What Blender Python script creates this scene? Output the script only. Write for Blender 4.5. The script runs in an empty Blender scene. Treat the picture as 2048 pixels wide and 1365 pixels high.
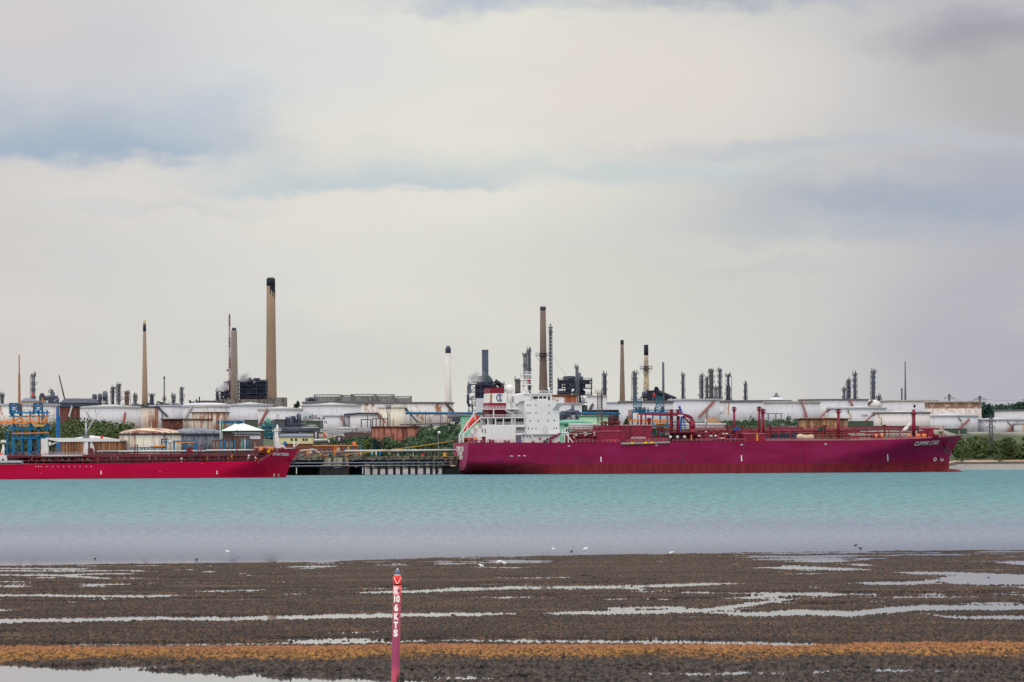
import bpy, bmesh, math, random
import numpy as np
from mathutils import Vector, Matrix
random.seed(7)
RNG = np.random.default_rng(11)
SC = bpy.context.scene
COL = SC.collection
R = math.radians

# ------------------------------------------------------------------ camera
# telephoto view over an estuary: 10 m above the water, 2048 px wide photograph, 9060 px focal length
F, HY, CH, ROLL = 9060.0, 905.0, 10.0, R(0.25)
CR, SR = math.cos(ROLL), math.sin(ROLL)
cam = bpy.data.cameras.new('camera')
cam_ob = bpy.data.objects.new('camera', cam)
COL.objects.link(cam_ob)
cam.sensor_width = 36.0
cam.lens = 36.0 * F / 2048
cam.shift_y = (HY - 682.5) / 2048
cam.clip_start, cam.clip_end = 1.0, 40000
M3 = Matrix(((CR, -SR * 0, -SR), (0, 0, 0), (0, 0, 0)))
cam_ob.matrix_world = Matrix(((CR, SR, 0, 0), (0, 0, -1, 0), (-SR, CR, 0, CH), (0, 0, 0, 1)))
SC.camera = cam_ob

# ------------------------------------------------------------------ node helpers
def lin(c):
    out = []
    for x in c:
        x = x / 255.0
        out.append(x / 12.92 if x <= 0.04045 else ((x + 0.055) / 1.055) ** 2.4)
    return tuple(out)

class NT:
    def __init__(self, tree):
        self.t = tree
        self.n = tree.nodes
        self.l = tree.links
    def node(self, kind, **kw):
        n = self.n.new(kind)
        for k, v in kw.items():
            setattr(n, k, v)
        return n
    def put(self, sock, v):
        if isinstance(v, bpy.types.NodeSocket):
            self.l.new(v, sock)
        elif isinstance(v, (int, float)) and sock.type in ('RGBA', 'VECTOR'):
            sock.default_value = (v, v, v, 1) if sock.type == 'RGBA' else (v, v, v)
        elif sock.type == 'RGBA' and len(v) == 3:
            sock.default_value = (*v, 1)
        else:
            sock.default_value = v
    def m(self, op, a, b=0.0, c=0.0, clamp=False):
        n = self.node('ShaderNodeMath', operation=op, use_clamp=clamp)
        for i, v in enumerate((a, b, c)):
            self.put(n.inputs[i], v)
        return n.outputs[0]
    def sstep(self, x, a, b, o0=0.0, o1=1.0):
        n = self.node('ShaderNodeMapRange', interpolation_type='SMOOTHSTEP')
        for i, v in enumerate((x, a, b, o0, o1)):
            self.put(n.inputs[i], v)
        return n.outputs[0]
    def mix(self, f, a, b, mode='MIX'):
        n = self.node('ShaderNodeMix', data_type='RGBA', blend_type=mode)
        self.put(n.inputs[0], f)
        self.put(n.inputs[6], a)
        self.put(n.inputs[7], b)
        return n.outputs[2]
    def xyz(self, v):
        n = self.node('ShaderNodeSeparateXYZ')
        self.put(n.inputs[0], v)
        return n.outputs
    def comb(self, x, y, z):
        n = self.node('ShaderNodeCombineXYZ')
        for i, v in enumerate((x, y, z)):
            self.put(n.inputs[i], v)
        return n.outputs[0]
    def scale(self, v, s):
        n = self.node('ShaderNodeVectorMath', operation='MULTIPLY')
        self.put(n.inputs[0], v)
        n.inputs[1].default_value = s
        return n.outputs[0]
    def noise(self, v, scale=1.0, detail=3.0, rough=0.55, dist=0.0):
        n = self.node('ShaderNodeTexNoise')
        self.put(n.inputs['Vector'], v)
        n.inputs['Scale'].default_value = scale
        n.inputs['Detail'].default_value = detail
        n.inputs['Roughness'].default_value = rough
        n.inputs['Distortion'].default_value = dist
        return n.outputs[0]
    def ramp(self, f, pts):
        n = self.node('ShaderNodeValToRGB')
        self.put(n.inputs[0], f)
        cr = n.color_ramp
        while len(cr.elements) < len(pts):
            cr.elements.new(0.5)
        for e, (p, c) in zip(cr.elements, pts):
            e.position = p
            e.color = (*c, 1) if len(c) == 3 else c
        return n.outputs[0]

# ------------------------------------------------------------------ world: overcast sky with soft cloud banks
world = bpy.data.worlds.new("World")
SC.world = world
world.use_nodes = True
w = NT(world.node_tree)
w.n.clear()
SUN_DIR = Vector((0.42, 0.74, -0.52)).normalized()      # direction the light travels: from behind and left of the viewer
sun_el = math.asin(-SUN_DIR.z)
sun_rot = math.atan2(-SUN_DIR.x, -SUN_DIR.y)
sky = w.node('ShaderNodeTexSky', sky_type='NISHITA')
sky.sun_disc = False
sky.sun_elevation = sun_el
sky.sun_rotation = sun_rot
sky.altitude = 10
sky.air_density = 1.0
sky.dust_density = 2.0
SKY_STRENGTH = 0.1
tc = w.node('ShaderNodeTexCoord').outputs['Generated']
dx, dy, dz = w.xyz(tc)[0:3]
az = w.m('ARCTAN2', dx, dy)
el = w.m('ARCSINE', dz)
U = w.m('MULTIPLY', az, 9.06)            # azimuth in thousands of photo pixels, elevation likewise
V = w.m('MULTIPLY', el, 9.06)
uv = w.comb(U, w.m('MULTIPLY', V, 2.6), 0.0)
n1 = w.noise(uv, 2.2, 5, 0.55)
n2 = w.noise(w.comb(U, w.m('MULTIPLY', V, 4.0), 3.7), 1.1, 4, 0.5)
n3 = w.noise(w.comb(w.m('ADD', U, 5.1), w.m('MULTIPLY', V, 1.8), 1.2), 5.0, 5, 0.6)
du = w.m('MULTIPLY', w.m('SUBTRACT', n1, 0.5), 0.42)
dv = w.m('MULTIPLY', w.m('SUBTRACT', n3, 0.5), 0.14)
col = w.ramp(w.m('MULTIPLY_ADD', U, 0.5, 0.5), [(0.0, lin((212, 208, 205))), (0.25, lin((225, 222, 214))), (0.5, lin((228, 226, 216))),
             (0.72, lin((212, 211, 206))), (1.0, lin((184, 182, 189)))])
col = w.mix(w.sstep(w.m('ABSOLUTE', U), 1.3, 3.5), col, lin((218, 217, 213)))
# soft mottling of the overcast
col = w.mix(w.sstep(n2, 0.40, 0.80, 0.0, 0.30), col, lin((190, 200, 209)))
col = w.mix(w.sstep(n1, 0.45, 0.75, 0.0, 0.30), col, lin((228, 222, 214)))
# cloud banks: centre u, v (photo px), radii, edge hardness (bottom, top), colour, strength
def bank(col, cu, cv, ru, rv, c, k, hard=0.55):
    a = w.m('DIVIDE', w.m('SUBTRACT', w.m('ADD', U, du), (cu - 1024) / 1000.0), ru / 1000.0)
    b = w.m('DIVIDE', w.m('SUBTRACT', w.m('ADD', V, dv), (905 - cv) / 1000.0), rv / 1000.0)
    d = w.m('SQRT', w.m('ADD', w.m('MULTIPLY', a, a), w.m('MULTIPLY', b, b)))
    return w.mix(w.sstep(d, 1.0, 1.0 - hard, 0.0, k), col, lin(c))
def shelf(col, cu, cv, ru, rv, c, k):
    """a bank with a sharper lower edge that fades upward"""
    a = w.m('DIVIDE', w.m('SUBTRACT', w.m('ADD', U, du), (cu - 1024) / 1000.0), ru / 1000.0)
    b = w.m('DIVIDE', w.m('SUBTRACT', w.m('ADD', V, dv), (905 - cv) / 1000.0), rv / 1000.0)
    low = w.sstep(b, -0.12, 0.12)
    up = w.sstep(b, 1.0, 0.0)
    side = w.sstep(w.m('ABSOLUTE', a), 1.0, 0.35)
    f = w.m('MULTIPLY', w.m('MULTIPLY', low, up), w.m('MULTIPLY', side, k))
    return w.mix(f, col, lin(c))
col = bank(col, 120, 150, 640, 270, (202, 204, 210), 0.9, 0.85)
col = bank(col, 60, 60, 160, 80, (216, 205, 203), 0.6, 0.8)
col = shelf(col, 190, 325, 470, 190, (164, 181, 200), 1.0)
col = bank(col, 420, 220, 190, 120, (190, 200, 211), 0.8, 0.95)
col = bank(col, 610, 110, 420, 170, (218, 221, 223), 0.6, 0.8)
col = bank(col, 280, 395, 420, 70, (222, 217, 212), 0.7, 0.8)
col = shelf(col, 740, 387, 460, 120, (192, 204, 210), 0.9)
col = shelf(col, 300, 430, 330, 50, (206, 208, 210), 0.7)
col = bank(col, 1330, 170, 520, 190, (230, 220, 213), 0.75, 0.8)
col = bank(col, 1120, 30, 900, 40, (176, 182, 194), 0.0, 0.8)
col = bank(col, 960, 4, 300, 34, (180, 190, 204), 0.85, 0.95)
col = bank(col, 1480, 2, 460, 40, (168, 176, 190), 0.85, 0.95)
col = bank(col, 1990, 75, 330, 85, (150, 151, 163), 0.8, 0.98)
col = bank(col, 2010, 170, 260, 150, (182, 177, 176), 0.6, 0.9)
col = bank(col, 1640, 298, 680, 42, (190, 195, 203), 0.8, 0.98)
col = bank(col, 1330, 342, 460, 48, (196, 207, 210), 0.85, 0.95)
col = bank(col, 1900, 410, 760, 115, (166, 175, 191), 0.95, 0.98)
col = bank(col, 1640, 455, 460, 60, (182, 188, 198), 0.75, 0.95)
col = bank(col, 1960, 700, 360, 260, (176, 178, 189), 0.7, 0.85)
col = bank(col, 1300, 560, 620, 200, (207, 207, 200), 0.55, 0.85)
col = bank(col, 1560, 535, 360, 30, (194, 197, 201), 0.4, 0.98)
col = bank(col, 700, 730, 900, 160, (209, 209, 203), 0.6, 0.85)
# an overcast dome is brightest overhead
dome = w.sstep(el, 0.10, 1.1, 1.0, 2.5)
ds = w.node('ShaderNodeVectorMath', operation='SCALE')
w.put(ds.inputs[0], col)
w.put(ds.inputs['Scale'], w.m('MULTIPLY', dome, 1.0 / SKY_STRENGTH))
gapmix = w.mix(0.96, sky.outputs[0], ds.outputs[0])
bg = w.node('ShaderNodeBackground')
w.put(bg.inputs[0], gapmix)
bg.inputs[1].default_value = SKY_STRENGTH
wo = w.node('ShaderNodeOutputWorld')
w.l.new(bg.outputs[0], wo.inputs[0])

# ------------------------------------------------------------------ sun, veiled by cloud
sl = bpy.data.lights.new('sun', 'SUN')
sl.energy = 0.6
sl.angle = R(30)
sl.color = (1.0, 0.96, 0.9)
so = bpy.data.objects.new('sun', sl)
COL.objects.link(so)
so.rotation_euler = SUN_DIR.to_track_quat('-Z', 'Y').to_euler()
so.location = (-300, -300, 400)
SC.view_settings.view_transform = 'Standard'
SC.view_settings.look = 'None'
SC.view_settings.exposure = 0.0
SC.view_settings.gamma = 1.0
SC.view_settings.use_curve_mapping = False
SC.render.engine = 'CYCLES'
SC.cycles.use_denoising = False
SC.cycles.max_bounces = 6
SC.cycles.diffuse_bounces = 2
SC.cycles.glossy_bounces = 3
SC.cycles.volume_bounces = 1

# ------------------------------------------------------------------ pixel -> world helpers
def ray(px, py):
    u, v = (px - 1024) / F, (HY - py) / F
    return CR * u + SR * v, -SR * u + CR * v
def sm(x, a, b):
    t = np.clip((x - a) / (b - a), 0, 1)
    return t * t * (3 - 2 * t)
LP = [(2085, -0.6), (2120, 0.6), (2140, 5), (2200, 10.5), (2250, 14.5), (2400, 19), (2600, 25), (3000, 31), (20000, 31)]
RP = [(2290, -0.6), (2330, 0.15), (2470, 1.7), (2480, 3.2), (2488, 4.8), (2500, 7.5), (2535, 17.5), (2548, 19.6), (2620, 20.2), (2700, 21.5), (3000, 31), (20000, 31)]
def zt(x, d):
    a = np.interp(d, [p[0] for p in LP], [p[1] for p in LP])
    b = np.interp(d, [p[0] for p in RP], [p[1] for p in RP])
    k = sm(np.asarray(x, dtype=float) / np.maximum(d, 1.0), 0.0930, 0.0985)
    return a * (1 - k) + b * k

# ------------------------------------------------------------------ mesh builder
class MB:
    def __init__(self):
        self.v, self.f, self.s = [], [], []
    def add(self, vs, fs, smooth=False):
        o = len(self.v)
        self.v.extend(tuple(p) for p in vs)
        for q in fs:
            self.f.append(tuple(i + o for i in q))
            self.s.append(smooth)
        return self
    def box(self, x0, x1, y0, y1, z0, z1):
        x0, x1 = min(x0, x1), max(x0, x1)
        y0, y1 = min(y0, y1), max(y0, y1)
        z0, z1 = min(z0, z1), max(z0, z1)
        return self.add([(x0, y0, z0), (x1, y0, z0), (x1, y1, z0), (x0, y1, z0), (x0, y0, z1), (x1, y0, z1), (x1, y1, z1), (x0, y1, z1)],
                        [(0, 3, 2, 1), (4, 5, 6, 7), (0, 1, 5, 4), (1, 2, 6, 5), (2, 3, 7, 6), (3, 0, 4, 7)])
    def prism(self, poly, y0, y1):
        """outline in x, z pulled along y"""
        n = len(poly)
        vs = [(x, y0, z) for x, z in poly] + [(x, y1, z) for x, z in poly]
        area = sum(poly[i][0] * poly[(i + 1) % n][1] - poly[(i + 1) % n][0] * poly[i][1] for i in range(n))
        fs = [tuple(range(n)), tuple(range(2 * n - 1, n - 1, -1))] + [(i, n + i, n + (i + 1) % n, (i + 1) % n) for i in range(n)]
        if (area > 0) != (y0 < y1):
            fs = [tuple(reversed(q)) for q in fs]
        return self.add(vs, fs)
    def rod(self, p0, p1, r0, r1=None, n=8, smooth=True):
        r1 = r0 if r1 is None else r1
        a, b = Vector(p0), Vector(p1)
        d = (b - a)
        if d.length < 1e-6:
            return self
        d.normalize()
        up = Vector((0, 0, 1)) if abs(d.z) < 0.9 else Vector((1, 0, 0))
        e1 = d.cross(up).normalized()
        e2 = d.cross(e1)
        vs = []
        for c, r in ((a, r0), (b, r1)):
            for i in range(n):
                t = 2 * math.pi * (i + 0.5) / n
                vs.append(c + e1 * (r * math.cos(t)) + e2 * (r * math.sin(t)))
        self.add(vs, [(i, (i + 1) % n, n + (i + 1) % n, n + i) for i in range(n)], smooth and n > 4)
        o = len(self.v) - 2 * n
        self.f.append(tuple(o + i for i in range(n - 1, -1, -1)))
        self.f.append(tuple(o + n + i for i in range(n)))
        self.s += [False, False]
        return self
    def bar(self, p0, p1, w_):
        return self.rod(p0, p1, w_ * 0.7071, None, 4)
    def path(self, pts, r, n=8):
        for a, b in zip(pts, pts[1:]):
            self.rod(a, b, r, None, n)
        return self
    def lathe(self, cx, cy, prof, n=40, smooth=True):
        """rings of (radius, z) from the bottom up; closed by caps where the radius is not zero"""
        vs, fs = [], []
        for r, z in prof:
            for i in range(n):
                t = 2 * math.pi * i / n
                vs.append((cx + r * math.cos(t), cy + r * math.sin(t), z))
        for k in range(len(prof) - 1):
            for i in range(n):
                j = (i + 1) % n
                fs.append((k * n + i, k * n + j, (k + 1) * n + j, (k + 1) * n + i))
        self.add(vs, fs, smooth)
        o = len(self.v) - len(vs)
        self.f.append(tuple(o + i for i in range(n - 1, -1, -1)))
        self.f.append(tuple(o + (len(prof) - 1) * n + i for i in range(n)))
        self.s += [False, False]
        return self
    def ball(self, c, rx, ry, rz, n=20, m_=12):
        vs, fs = [], []
        for k in range(m_ + 1):
            ph = math.pi * k / m_ - math.pi / 2
            for i in range(n):
                t = 2 * math.pi * i / n
                vs.append((c[0] + rx * math.cos(ph) * math.cos(t), c[1] + ry * math.cos(ph) * math.sin(t), c[2] + rz * math.sin(ph)))
        for k in range(m_):
            for i in range(n):
                j = (i + 1) % n
                fs.append((k * n + i, k * n + j, (k + 1) * n + j, (k + 1) * n + i))
        return self.add(vs, fs, True)
    def lattice(self, cx, cy, z0, z1, a0, a1, n, w_, b0=None, b1=None):
        """four legs with cross bracing; half widths a (x) and b (y) at the bottom and the top"""
        b0 = a0 if b0 is None else b0
        b1 = a1 if b1 is None else b1
        def c(k, i):
            t = k / n
            a, b = a0 + (a1 - a0) * t, b0 + (b1 - b0) * t
            sx, sy = ((-1, -1), (1, -1), (1, 1), (-1, 1))[i]
            return (cx + sx * a, cy + sy * b, z0 + (z1 - z0) * t)
        for i in range(4):
            self.bar(c(0, i), c(n, i), w_)
            j = (i + 1) % 4
            for k in range(n):
                self.bar(c(k, i), c(k + 1, j), w_ * 0.6)
                self.bar(c(k, j), c(k + 1, i), w_ * 0.6)
                self.bar(c(k + 1, i), c(k + 1, j), w_ * 0.6)
        return self
    def rail(self, p0, p1, h=1.1, step=2.0, w_=0.12):
        """a handrail with posts between two points on a floor"""
        a, b = Vector(p0), Vector(p1)
        n = max(1, int((b - a).length / step))
        for k in range(n + 1):
            q = a.lerp(b, k / n)
            self.bar(q, q + Vector((0, 0, h)), w_)
        for z in (h, h * 0.5):
            self.bar(a + Vector((0, 0, z)), b + Vector((0, 0, z)), w_)
        return self
    def build(self, name, mat, parent=None):
        me = bpy.data.meshes.new(name)
        me.from_pydata(self.v, [], self.f)
        me.polygons.foreach_set('use_smooth', self.s)
        me.materials.append(mat)
        me.update()
        o = bpy.data.objects.new(name, me)
        COL.objects.link(o)
        if parent is not None:
            o.parent = parent
        return o

def tag(o, label=None, cat=None, group=None, kind=None):
    if label:
        o['label'] = label
    if cat:
        o['category'] = cat
    if group:
        o['group'] = group
    if kind:
        o['kind'] = kind
    return o

class T:
    """one thing: an Empty at its base and a local frame in metres (x along it, y away from the viewer, z up);
    p() turns a photo pixel into a local point on the vertical plane t metres nearer than the origin"""
    def __init__(self, name, label, cat, px, d, py=None, a=0.0, group=None):
        kx, kz = ray(px, 870 if py is None else py)
        self.O = Vector((kx * d, d, 0))
        self.O.z = float(zt(self.O.x, d)) if py is None else CH + kz * d
        self.a = a
        self.ca, self.sa = math.cos(a), math.sin(a)
        self.root = bpy.data.objects.new(name, None)
        self.root.empty_display_size = 1.0
        COL.objects.link(self.root)
        self.root.location = self.O
        self.root.rotation_euler = (0, 0, a)
        tag(self.root, label, cat, group)
    def p(self, px, py, t=0.0):
        kx, kz = ray(px, py)
        ca, sa, O = self.ca, self.sa, self.O
        s = (kx * (O.y - t * ca) - O.x - t * sa) / (ca - kx * sa)
        Y = O.y + s * sa - t * ca
        return Vector((s, -t, CH + kz * Y - O.z))
    def B(self, mb, px0, py0, px1, py1, t0, t1):
        """box whose nearest face (at t1) covers the pixel rectangle; py1 None = down to the base"""
        a = self.p(px0, py0, t1)
        b = self.p(px1, py0 if py1 is None else py1, t1)
        return mb.box(a.x, b.x, -t0, -t1, (a.z + self.p(px1, py0, t1).z) / 2, -0.4 if py1 is None else (b.z + self.p(px0, py1, t1).z) / 2)
    def part(self, name, mat, mb, parent=None, label=None):
        o = mb.build(name, mat, parent if parent is not None else self.root)
        if label:
            o['label'] = label
        return o
    def mpp(self, px=None):
        return self.O.y / F

def text_mesh(body, size, shear=0.0, bold=0.0):
    """outline lettering from Blender's own built-in font: flat triangles in x, y"""
    cu = bpy.data.curves.new('letters', 'FONT')
    cu.body = body
    cu.size = size
    cu.shear = shear
    cu.offset = bold
    cu.align_x = 'CENTER'
    cu.align_y = 'CENTER'
    cu.resolution_u = 3
    ob = bpy.data.objects.new('letters', cu)
    COL.objects.link(ob)
    bpy.context.view_layer.update()
    me = bpy.data.meshes.new_from_object(ob.evaluated_get(bpy.context.evaluated_depsgraph_get()))
    vs = [tuple(v.co) for v in me.vertices]
    fs = [tuple(p.vertices) for p in me.polygons]
    bpy.data.objects.remove(ob)
    bpy.data.curves.remove(cu)
    bpy.data.meshes.remove(me)
    return vs, fs
def letters(mb, body, size, fn, shear=0.0, bold=0.0, width=None, cuts=0):
    """put lettering on a surface: fn maps the letters' x, y to a point of the surface"""
    vs, fs = text_mesh(body, size, shear, bold)
    if cuts:                                   # finer facets, so that the letters bend with a round surface
        bm = bmesh.new()
        bv = [bm.verts.new(v) for v in vs]
        for q in fs:
            try:
                bm.faces.new([bv[i] for i in q])
            except ValueError:
                pass
        for _ in range(cuts):
            bmesh.ops.triangulate(bm, faces=bm.faces[:])
            bmesh.ops.subdivide_edges(bm, edges=bm.edges[:], cuts=1, use_grid_fill=True)
        bm.verts.index_update()
        vs = [tuple(v.co) for v in bm.verts]
        fs = [tuple(v.index for v in f_.verts) for f_ in bm.faces]
        bm.free()
    xs = [v[0] for v in vs]
    k = 1.0 if width is None else width / (max(xs) - min(xs))
    mb.add([fn(v[0] * k, v[1]) for v in vs], fs)
    return mb

# ------------------------------------------------------------------ materials
MATS = {}
def mat(name, rgb, rough=0.6, var=0.12, vs=0.25, rust=None, rust_amt=0.0, streak=(0.5, 0.5, 0.06), metal=0.0, spec=0.3, thr=0.0, grime=0.0):
    """painted or bare surface; rgb = sRGB of the surface colour itself; optional rust or dirt in vertical streaks"""
    if name in MATS:
        return MATS[name]
    m = bpy.data.materials.new(name)
    m.use_nodes = True
    t = NT(m.node_tree)
    b = t.n['Principled BSDF']
    co = t.node('ShaderNodeTexCoord').outputs['Object']
    base = lin(rgb)
    c = t.mix(t.sstep(t.noise(co, vs, 4, 0.6), 0.3, 0.7), tuple(x * (1 - var) for x in base), tuple(min(1, x * (1 + var)) for x in base))
    if grime:
        c = t.mix(t.sstep(t.noise(t.scale(co, (0.9, 0.9, 0.09)), 1.0, 5, 0.65), 0.45, 0.8, 0.0, grime), c, lin((120, 105, 95)))
    if rust:
        st = t.noise(t.scale(co, streak), 1.0, 6, 0.68)
        pa = t.noise(co, 0.09, 3, 0.5)
        f = t.m('MULTIPLY', t.sstep(st, 0.60 - 0.32 * rust_amt, 0.72 - 0.25 * rust_amt), t.sstep(pa, 0.52 - 0.45 * rust_amt, 0.62 - 0.3 * rust_amt))
        rc = t.mix(t.sstep(t.noise(co, 0.9, 4, 0.6), 0.35, 0.65), tuple(x * 0.6 for x in lin(rust)), lin(rust))
        c = t.mix(f, c, rc)
    t.put(b.inputs['Base Color'], c)
    b.inputs['Roughness'].default_value = rough
    b.inputs['Metallic'].default_value = metal
    b.inputs['Specular IOR Level'].default_value = spec
    MATS[name] = m
    return m
RUST = (150, 88, 52)
WHITE = mat('white_paint', (230, 226, 227), 0.5, 0.04, 0.08, grime=0.12)
WHITE2 = mat('white_tank_paint', (209, 210, 219), 0.55, 0.04, 0.05, rust=(176, 120, 84), rust_amt=0.12, grime=0.22)
WHITE3 = mat('white_tank_paint_rusting', (222, 221, 222), 0.55, 0.05, 0.05, rust=(172, 112, 72), rust_amt=0.36, streak=(0.22, 0.22, 0.11), grime=0.2)
CREAM_T = mat('cream_tank_paint', (226, 220, 206), 0.55, 0.05, 0.05, rust=(186, 126, 70), rust_amt=0.12)
GREY_T = mat('grey_tank_paint', (128, 132, 146), 0.6, 0.07, 0.3, rust=(98, 102, 116), rust_amt=0.5)
DARKRIM = mat('rim_steel', (104, 106, 116), 0.6, 0.15, 0.4)
PALERIM = mat('pale_rim_steel', (172, 180, 196), 0.6, 0.12, 0.4)
RUSTY = mat('rusty_plate', (186, 122, 108), 0.8, 0.2, 0.3, rust=(112, 66, 62), rust_amt=0.5, streak=(0.5, 0.5, 0.04))
RUSTD = mat('rusty_plate_dark', (122, 72, 60), 0.8, 0.2, 0.3, rust=(84, 46, 44), rust_amt=0.7, streak=(0.9, 0.9, 0.07))
RUSTW = mat('flaking_white_over_rust', (212, 202, 192), 0.75, 0.1, 0.2, rust=(152, 92, 66), rust_amt=0.55, streak=(0.7, 0.7, 0.05))
RUSTT = mat('stained_cream_plate', (218, 212, 200), 0.7, 0.06, 0.2, rust=(160, 108, 72), rust_amt=0.36, streak=(0.32, 0.32, 0.012))
RUSTR = mat('rust_blotched_roof', (226, 206, 188), 0.8, 0.1, 0.3, rust=(138, 84, 66), rust_amt=0.6, streak=(0.12, 0.4, 0.5))
TANROOF = mat('tan_rusty_plate', (172, 132, 100), 0.8, 0.15, 0.3, rust=(122, 84, 66), rust_amt=0.6, streak=(0.7, 0.7, 0.1))
BROWNC = mat('brown_brick_stack', (120, 102, 95), 0.85, 0.08, 0.25, grime=0.25)
TANC = mat('tan_concrete_stack', (148, 125, 108), 0.85, 0.06, 0.1, grime=0.2)
GREYC = mat('grey_tan_concrete_stack', (130, 120, 112), 0.85, 0.06, 0.1, grime=0.25)
WHITEC = mat('white_concrete_stack', (212, 208, 206), 0.8, 0.04, 0.15, rust=(160, 120, 90), rust_amt=0.2)
CREAMC = mat('cream_patched_stack', (196, 178, 156), 0.8, 0.08, 0.2, rust=(92, 84, 84), rust_amt=0.35, streak=(0.35, 0.35, 0.16))
CONC = mat('weathered_concrete', (132, 124, 113), 0.9, 0.12, 0.3, rust=(84, 78, 66), rust_amt=0.5, streak=(0.5, 0.5, 0.1))
CONCG = mat('grey_concrete', (128, 124, 120), 0.9, 0.1, 0.3, rust=(86, 80, 76), rust_amt=0.55, streak=(0.8, 0.8, 0.1))
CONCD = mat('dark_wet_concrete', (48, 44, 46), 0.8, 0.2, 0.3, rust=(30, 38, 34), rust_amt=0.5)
NAVY = mat('blue_black_steel', (52, 60, 84), 0.55, 0.15, 0.4)
NAVY2 = mat('slate_steel', (84, 92, 112), 0.55, 0.15, 0.3)
BLACK = mat('soot_black', (30, 34, 48), 0.7, 0.15, 0.4)
STEEL = mat('grey_steel', (112, 114, 124), 0.5, 0.15, 0.3)
PALE = mat('pale_steel', (188, 190, 196), 0.45, 0.08, 0.3)
PIPEW = mat('white_pipe', (206, 206, 204), 0.5, 0.06, 0.3, grime=0.2)
BROWNP = mat('brown_steel', (112, 84, 78), 0.7, 0.15, 0.3)
PINKST = mat('pink_primer_steel', (160, 106, 108), 0.6, 0.1, 0.3)
REDST = mat('red_primer_steel', (150, 52, 46), 0.6, 0.1, 0.3)
BLUE = mat('blue_paint', (16, 104, 152), 0.5, 0.12, 0.4)
BLUE2 = mat('bright_blue_paint', (14, 92, 172), 0.5, 0.1, 0.4)
TEAL = mat('teal_steel', (58, 116, 138), 0.5, 0.15, 0.4)
ORANGE = mat('orange_paint', (226, 132, 64), 0.55, 0.1, 0.4)
YELLOW = mat('yellow_paint', (232, 164, 36), 0.5, 0.08, 0.5)
YELLOWB = mat('bright_yellow_paint', (236, 200, 30), 0.5, 0.06, 0.5)
RED = mat('bright_red_paint', (226, 40, 38), 0.5, 0.06, 0.5)
MINT = mat('mint_green_cladding', (126, 186, 160), 0.6, 0.05, 0.2, grime=0.18)
MINTD = mat('mint_green_roof', (108, 164, 142), 0.6, 0.06, 0.2)
GREENP = mat('dark_green_paint', (20, 74, 70), 0.5, 0.1, 0.5)
BRICK = mat('brown_brick', (108, 80, 70), 0.9, 0.14, 0.8)
BRICKR = mat('red_brown_brick', (118, 74, 62), 0.9, 0.14, 0.8)
CREAMW = mat('cream_render', (212, 206, 160), 0.8, 0.04, 0.3)
ROOFP = mat('pale_green_sheet_roof', (214, 228, 222), 0.5, 0.04, 0.3)
ROOFG = mat('grey_sheet_roof', (112, 118, 132), 0.6, 0.1, 0.3)
GLASS = mat('dark_window_glass', (28, 34, 48), 0.15, 0.1, 0.5, spec=0.5)
BLACKP = mat('black_paint', (22, 24, 34), 0.4, 0.1, 0.5)
ORANGEB = mat('orange_lifeboat_plastic', (226, 74, 52), 0.35, 0.06, 0.6)
LETTER = mat('white_lettering', (236, 232, 228), 0.5, 0.02, 0.5)
NAVYL = mat('navy_lettering', (16, 62, 108), 0.5, 0.02, 0.5)
MARO = mat('maroon_deck_paint', (136, 34, 60), 0.5, 0.12, 0.2, rust=(96, 26, 44), rust_amt=0.35)
MAROD = mat('maroon_machinery_paint', (116, 34, 50), 0.55, 0.16, 0.3)
MAROP = mat('maroon_pipe_paint', (140, 44, 66), 0.5, 0.14, 0.3)
PINKD = mat('faded_deck_paint', (196, 120, 136), 0.6, 0.12, 0.2)
BOXRED = mat('crimson_machinery_paint', (112, 34, 44), 0.55, 0.16, 0.3)
ROPE = mat('yellow_rope', (196, 152, 70), 0.8, 0.1, 0.5)
GUNM = mat('dark_anchor_iron', (58, 60, 70), 0.6, 0.15, 0.6)
COPPER = mat('new_rope_orange', (214, 130, 84), 0.7, 0.14, 0.6)
SLATE = mat('shed_roof_sheet', (62, 68, 86), 0.6, 0.12, 0.3)
BUND = mat('grassy_bund', (70, 84, 72), 0.95, 0.15, 0.15)
SIGNW = mat('white_sign_board', (226, 228, 232), 0.5, 0.03, 0.4)

# ================================================================== SETTING
def grid_mesh(name, X, Y, Z, m, kind='structure', smooth=True):
    ny, nx = X.shape
    co = np.stack([X, Y, Z], -1).reshape(-1, 3).astype(np.float32)
    i = np.arange(ny * nx).reshape(ny, nx)
    q = np.stack([i[:-1, :-1], i[:-1, 1:], i[1:, 1:], i[1:, :-1]], -1).reshape(-1, 4).astype(np.int32)
    me = bpy.data.meshes.new(name)
    me.vertices.add(len(co))
    me.vertices.foreach_set('co', co.ravel())
    me.loops.add(q.size)
    me.loops.foreach_set('vertex_index', q.ravel())
    me.polygons.add(len(q))
    me.polygons.foreach_set('loop_start', np.arange(0, q.size, 4, dtype=np.int32))
    me.polygons.foreach_set('loop_total', np.full(len(q), 4, dtype=np.int32))
    me.polygons.foreach_set('use_smooth', np.full(len(q), smooth, dtype=bool))
    me.update(calc_edges=True)
    me.validate()
    me.materials.append(m)
    o = bpy.data.objects.new(name, me)
    COL.objects.link(o)
    o['kind'] = kind
    return o

def vnoise(x, y, seed):
    """smooth value noise on arrays"""
    r = np.random.default_rng(seed).random((256, 256))
    xi, yi = np.floor(x).astype(int), np.floor(y).astype(int)
    fx, fy = x - xi, y - yi
    fx, fy = fx * fx * (3 - 2 * fx), fy * fy * (3 - 2 * fy)
    a, b = r[xi % 256, yi % 256], r[(xi + 1) % 256, yi % 256]
    c, d = r[xi % 256, (yi + 1) % 256], r[(xi + 1) % 256, (yi + 1) % 256]
    return (a * (1 - fx) + b * fx) * (1 - fy) + (c * (1 - fx) + d * fx) * fy

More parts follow.
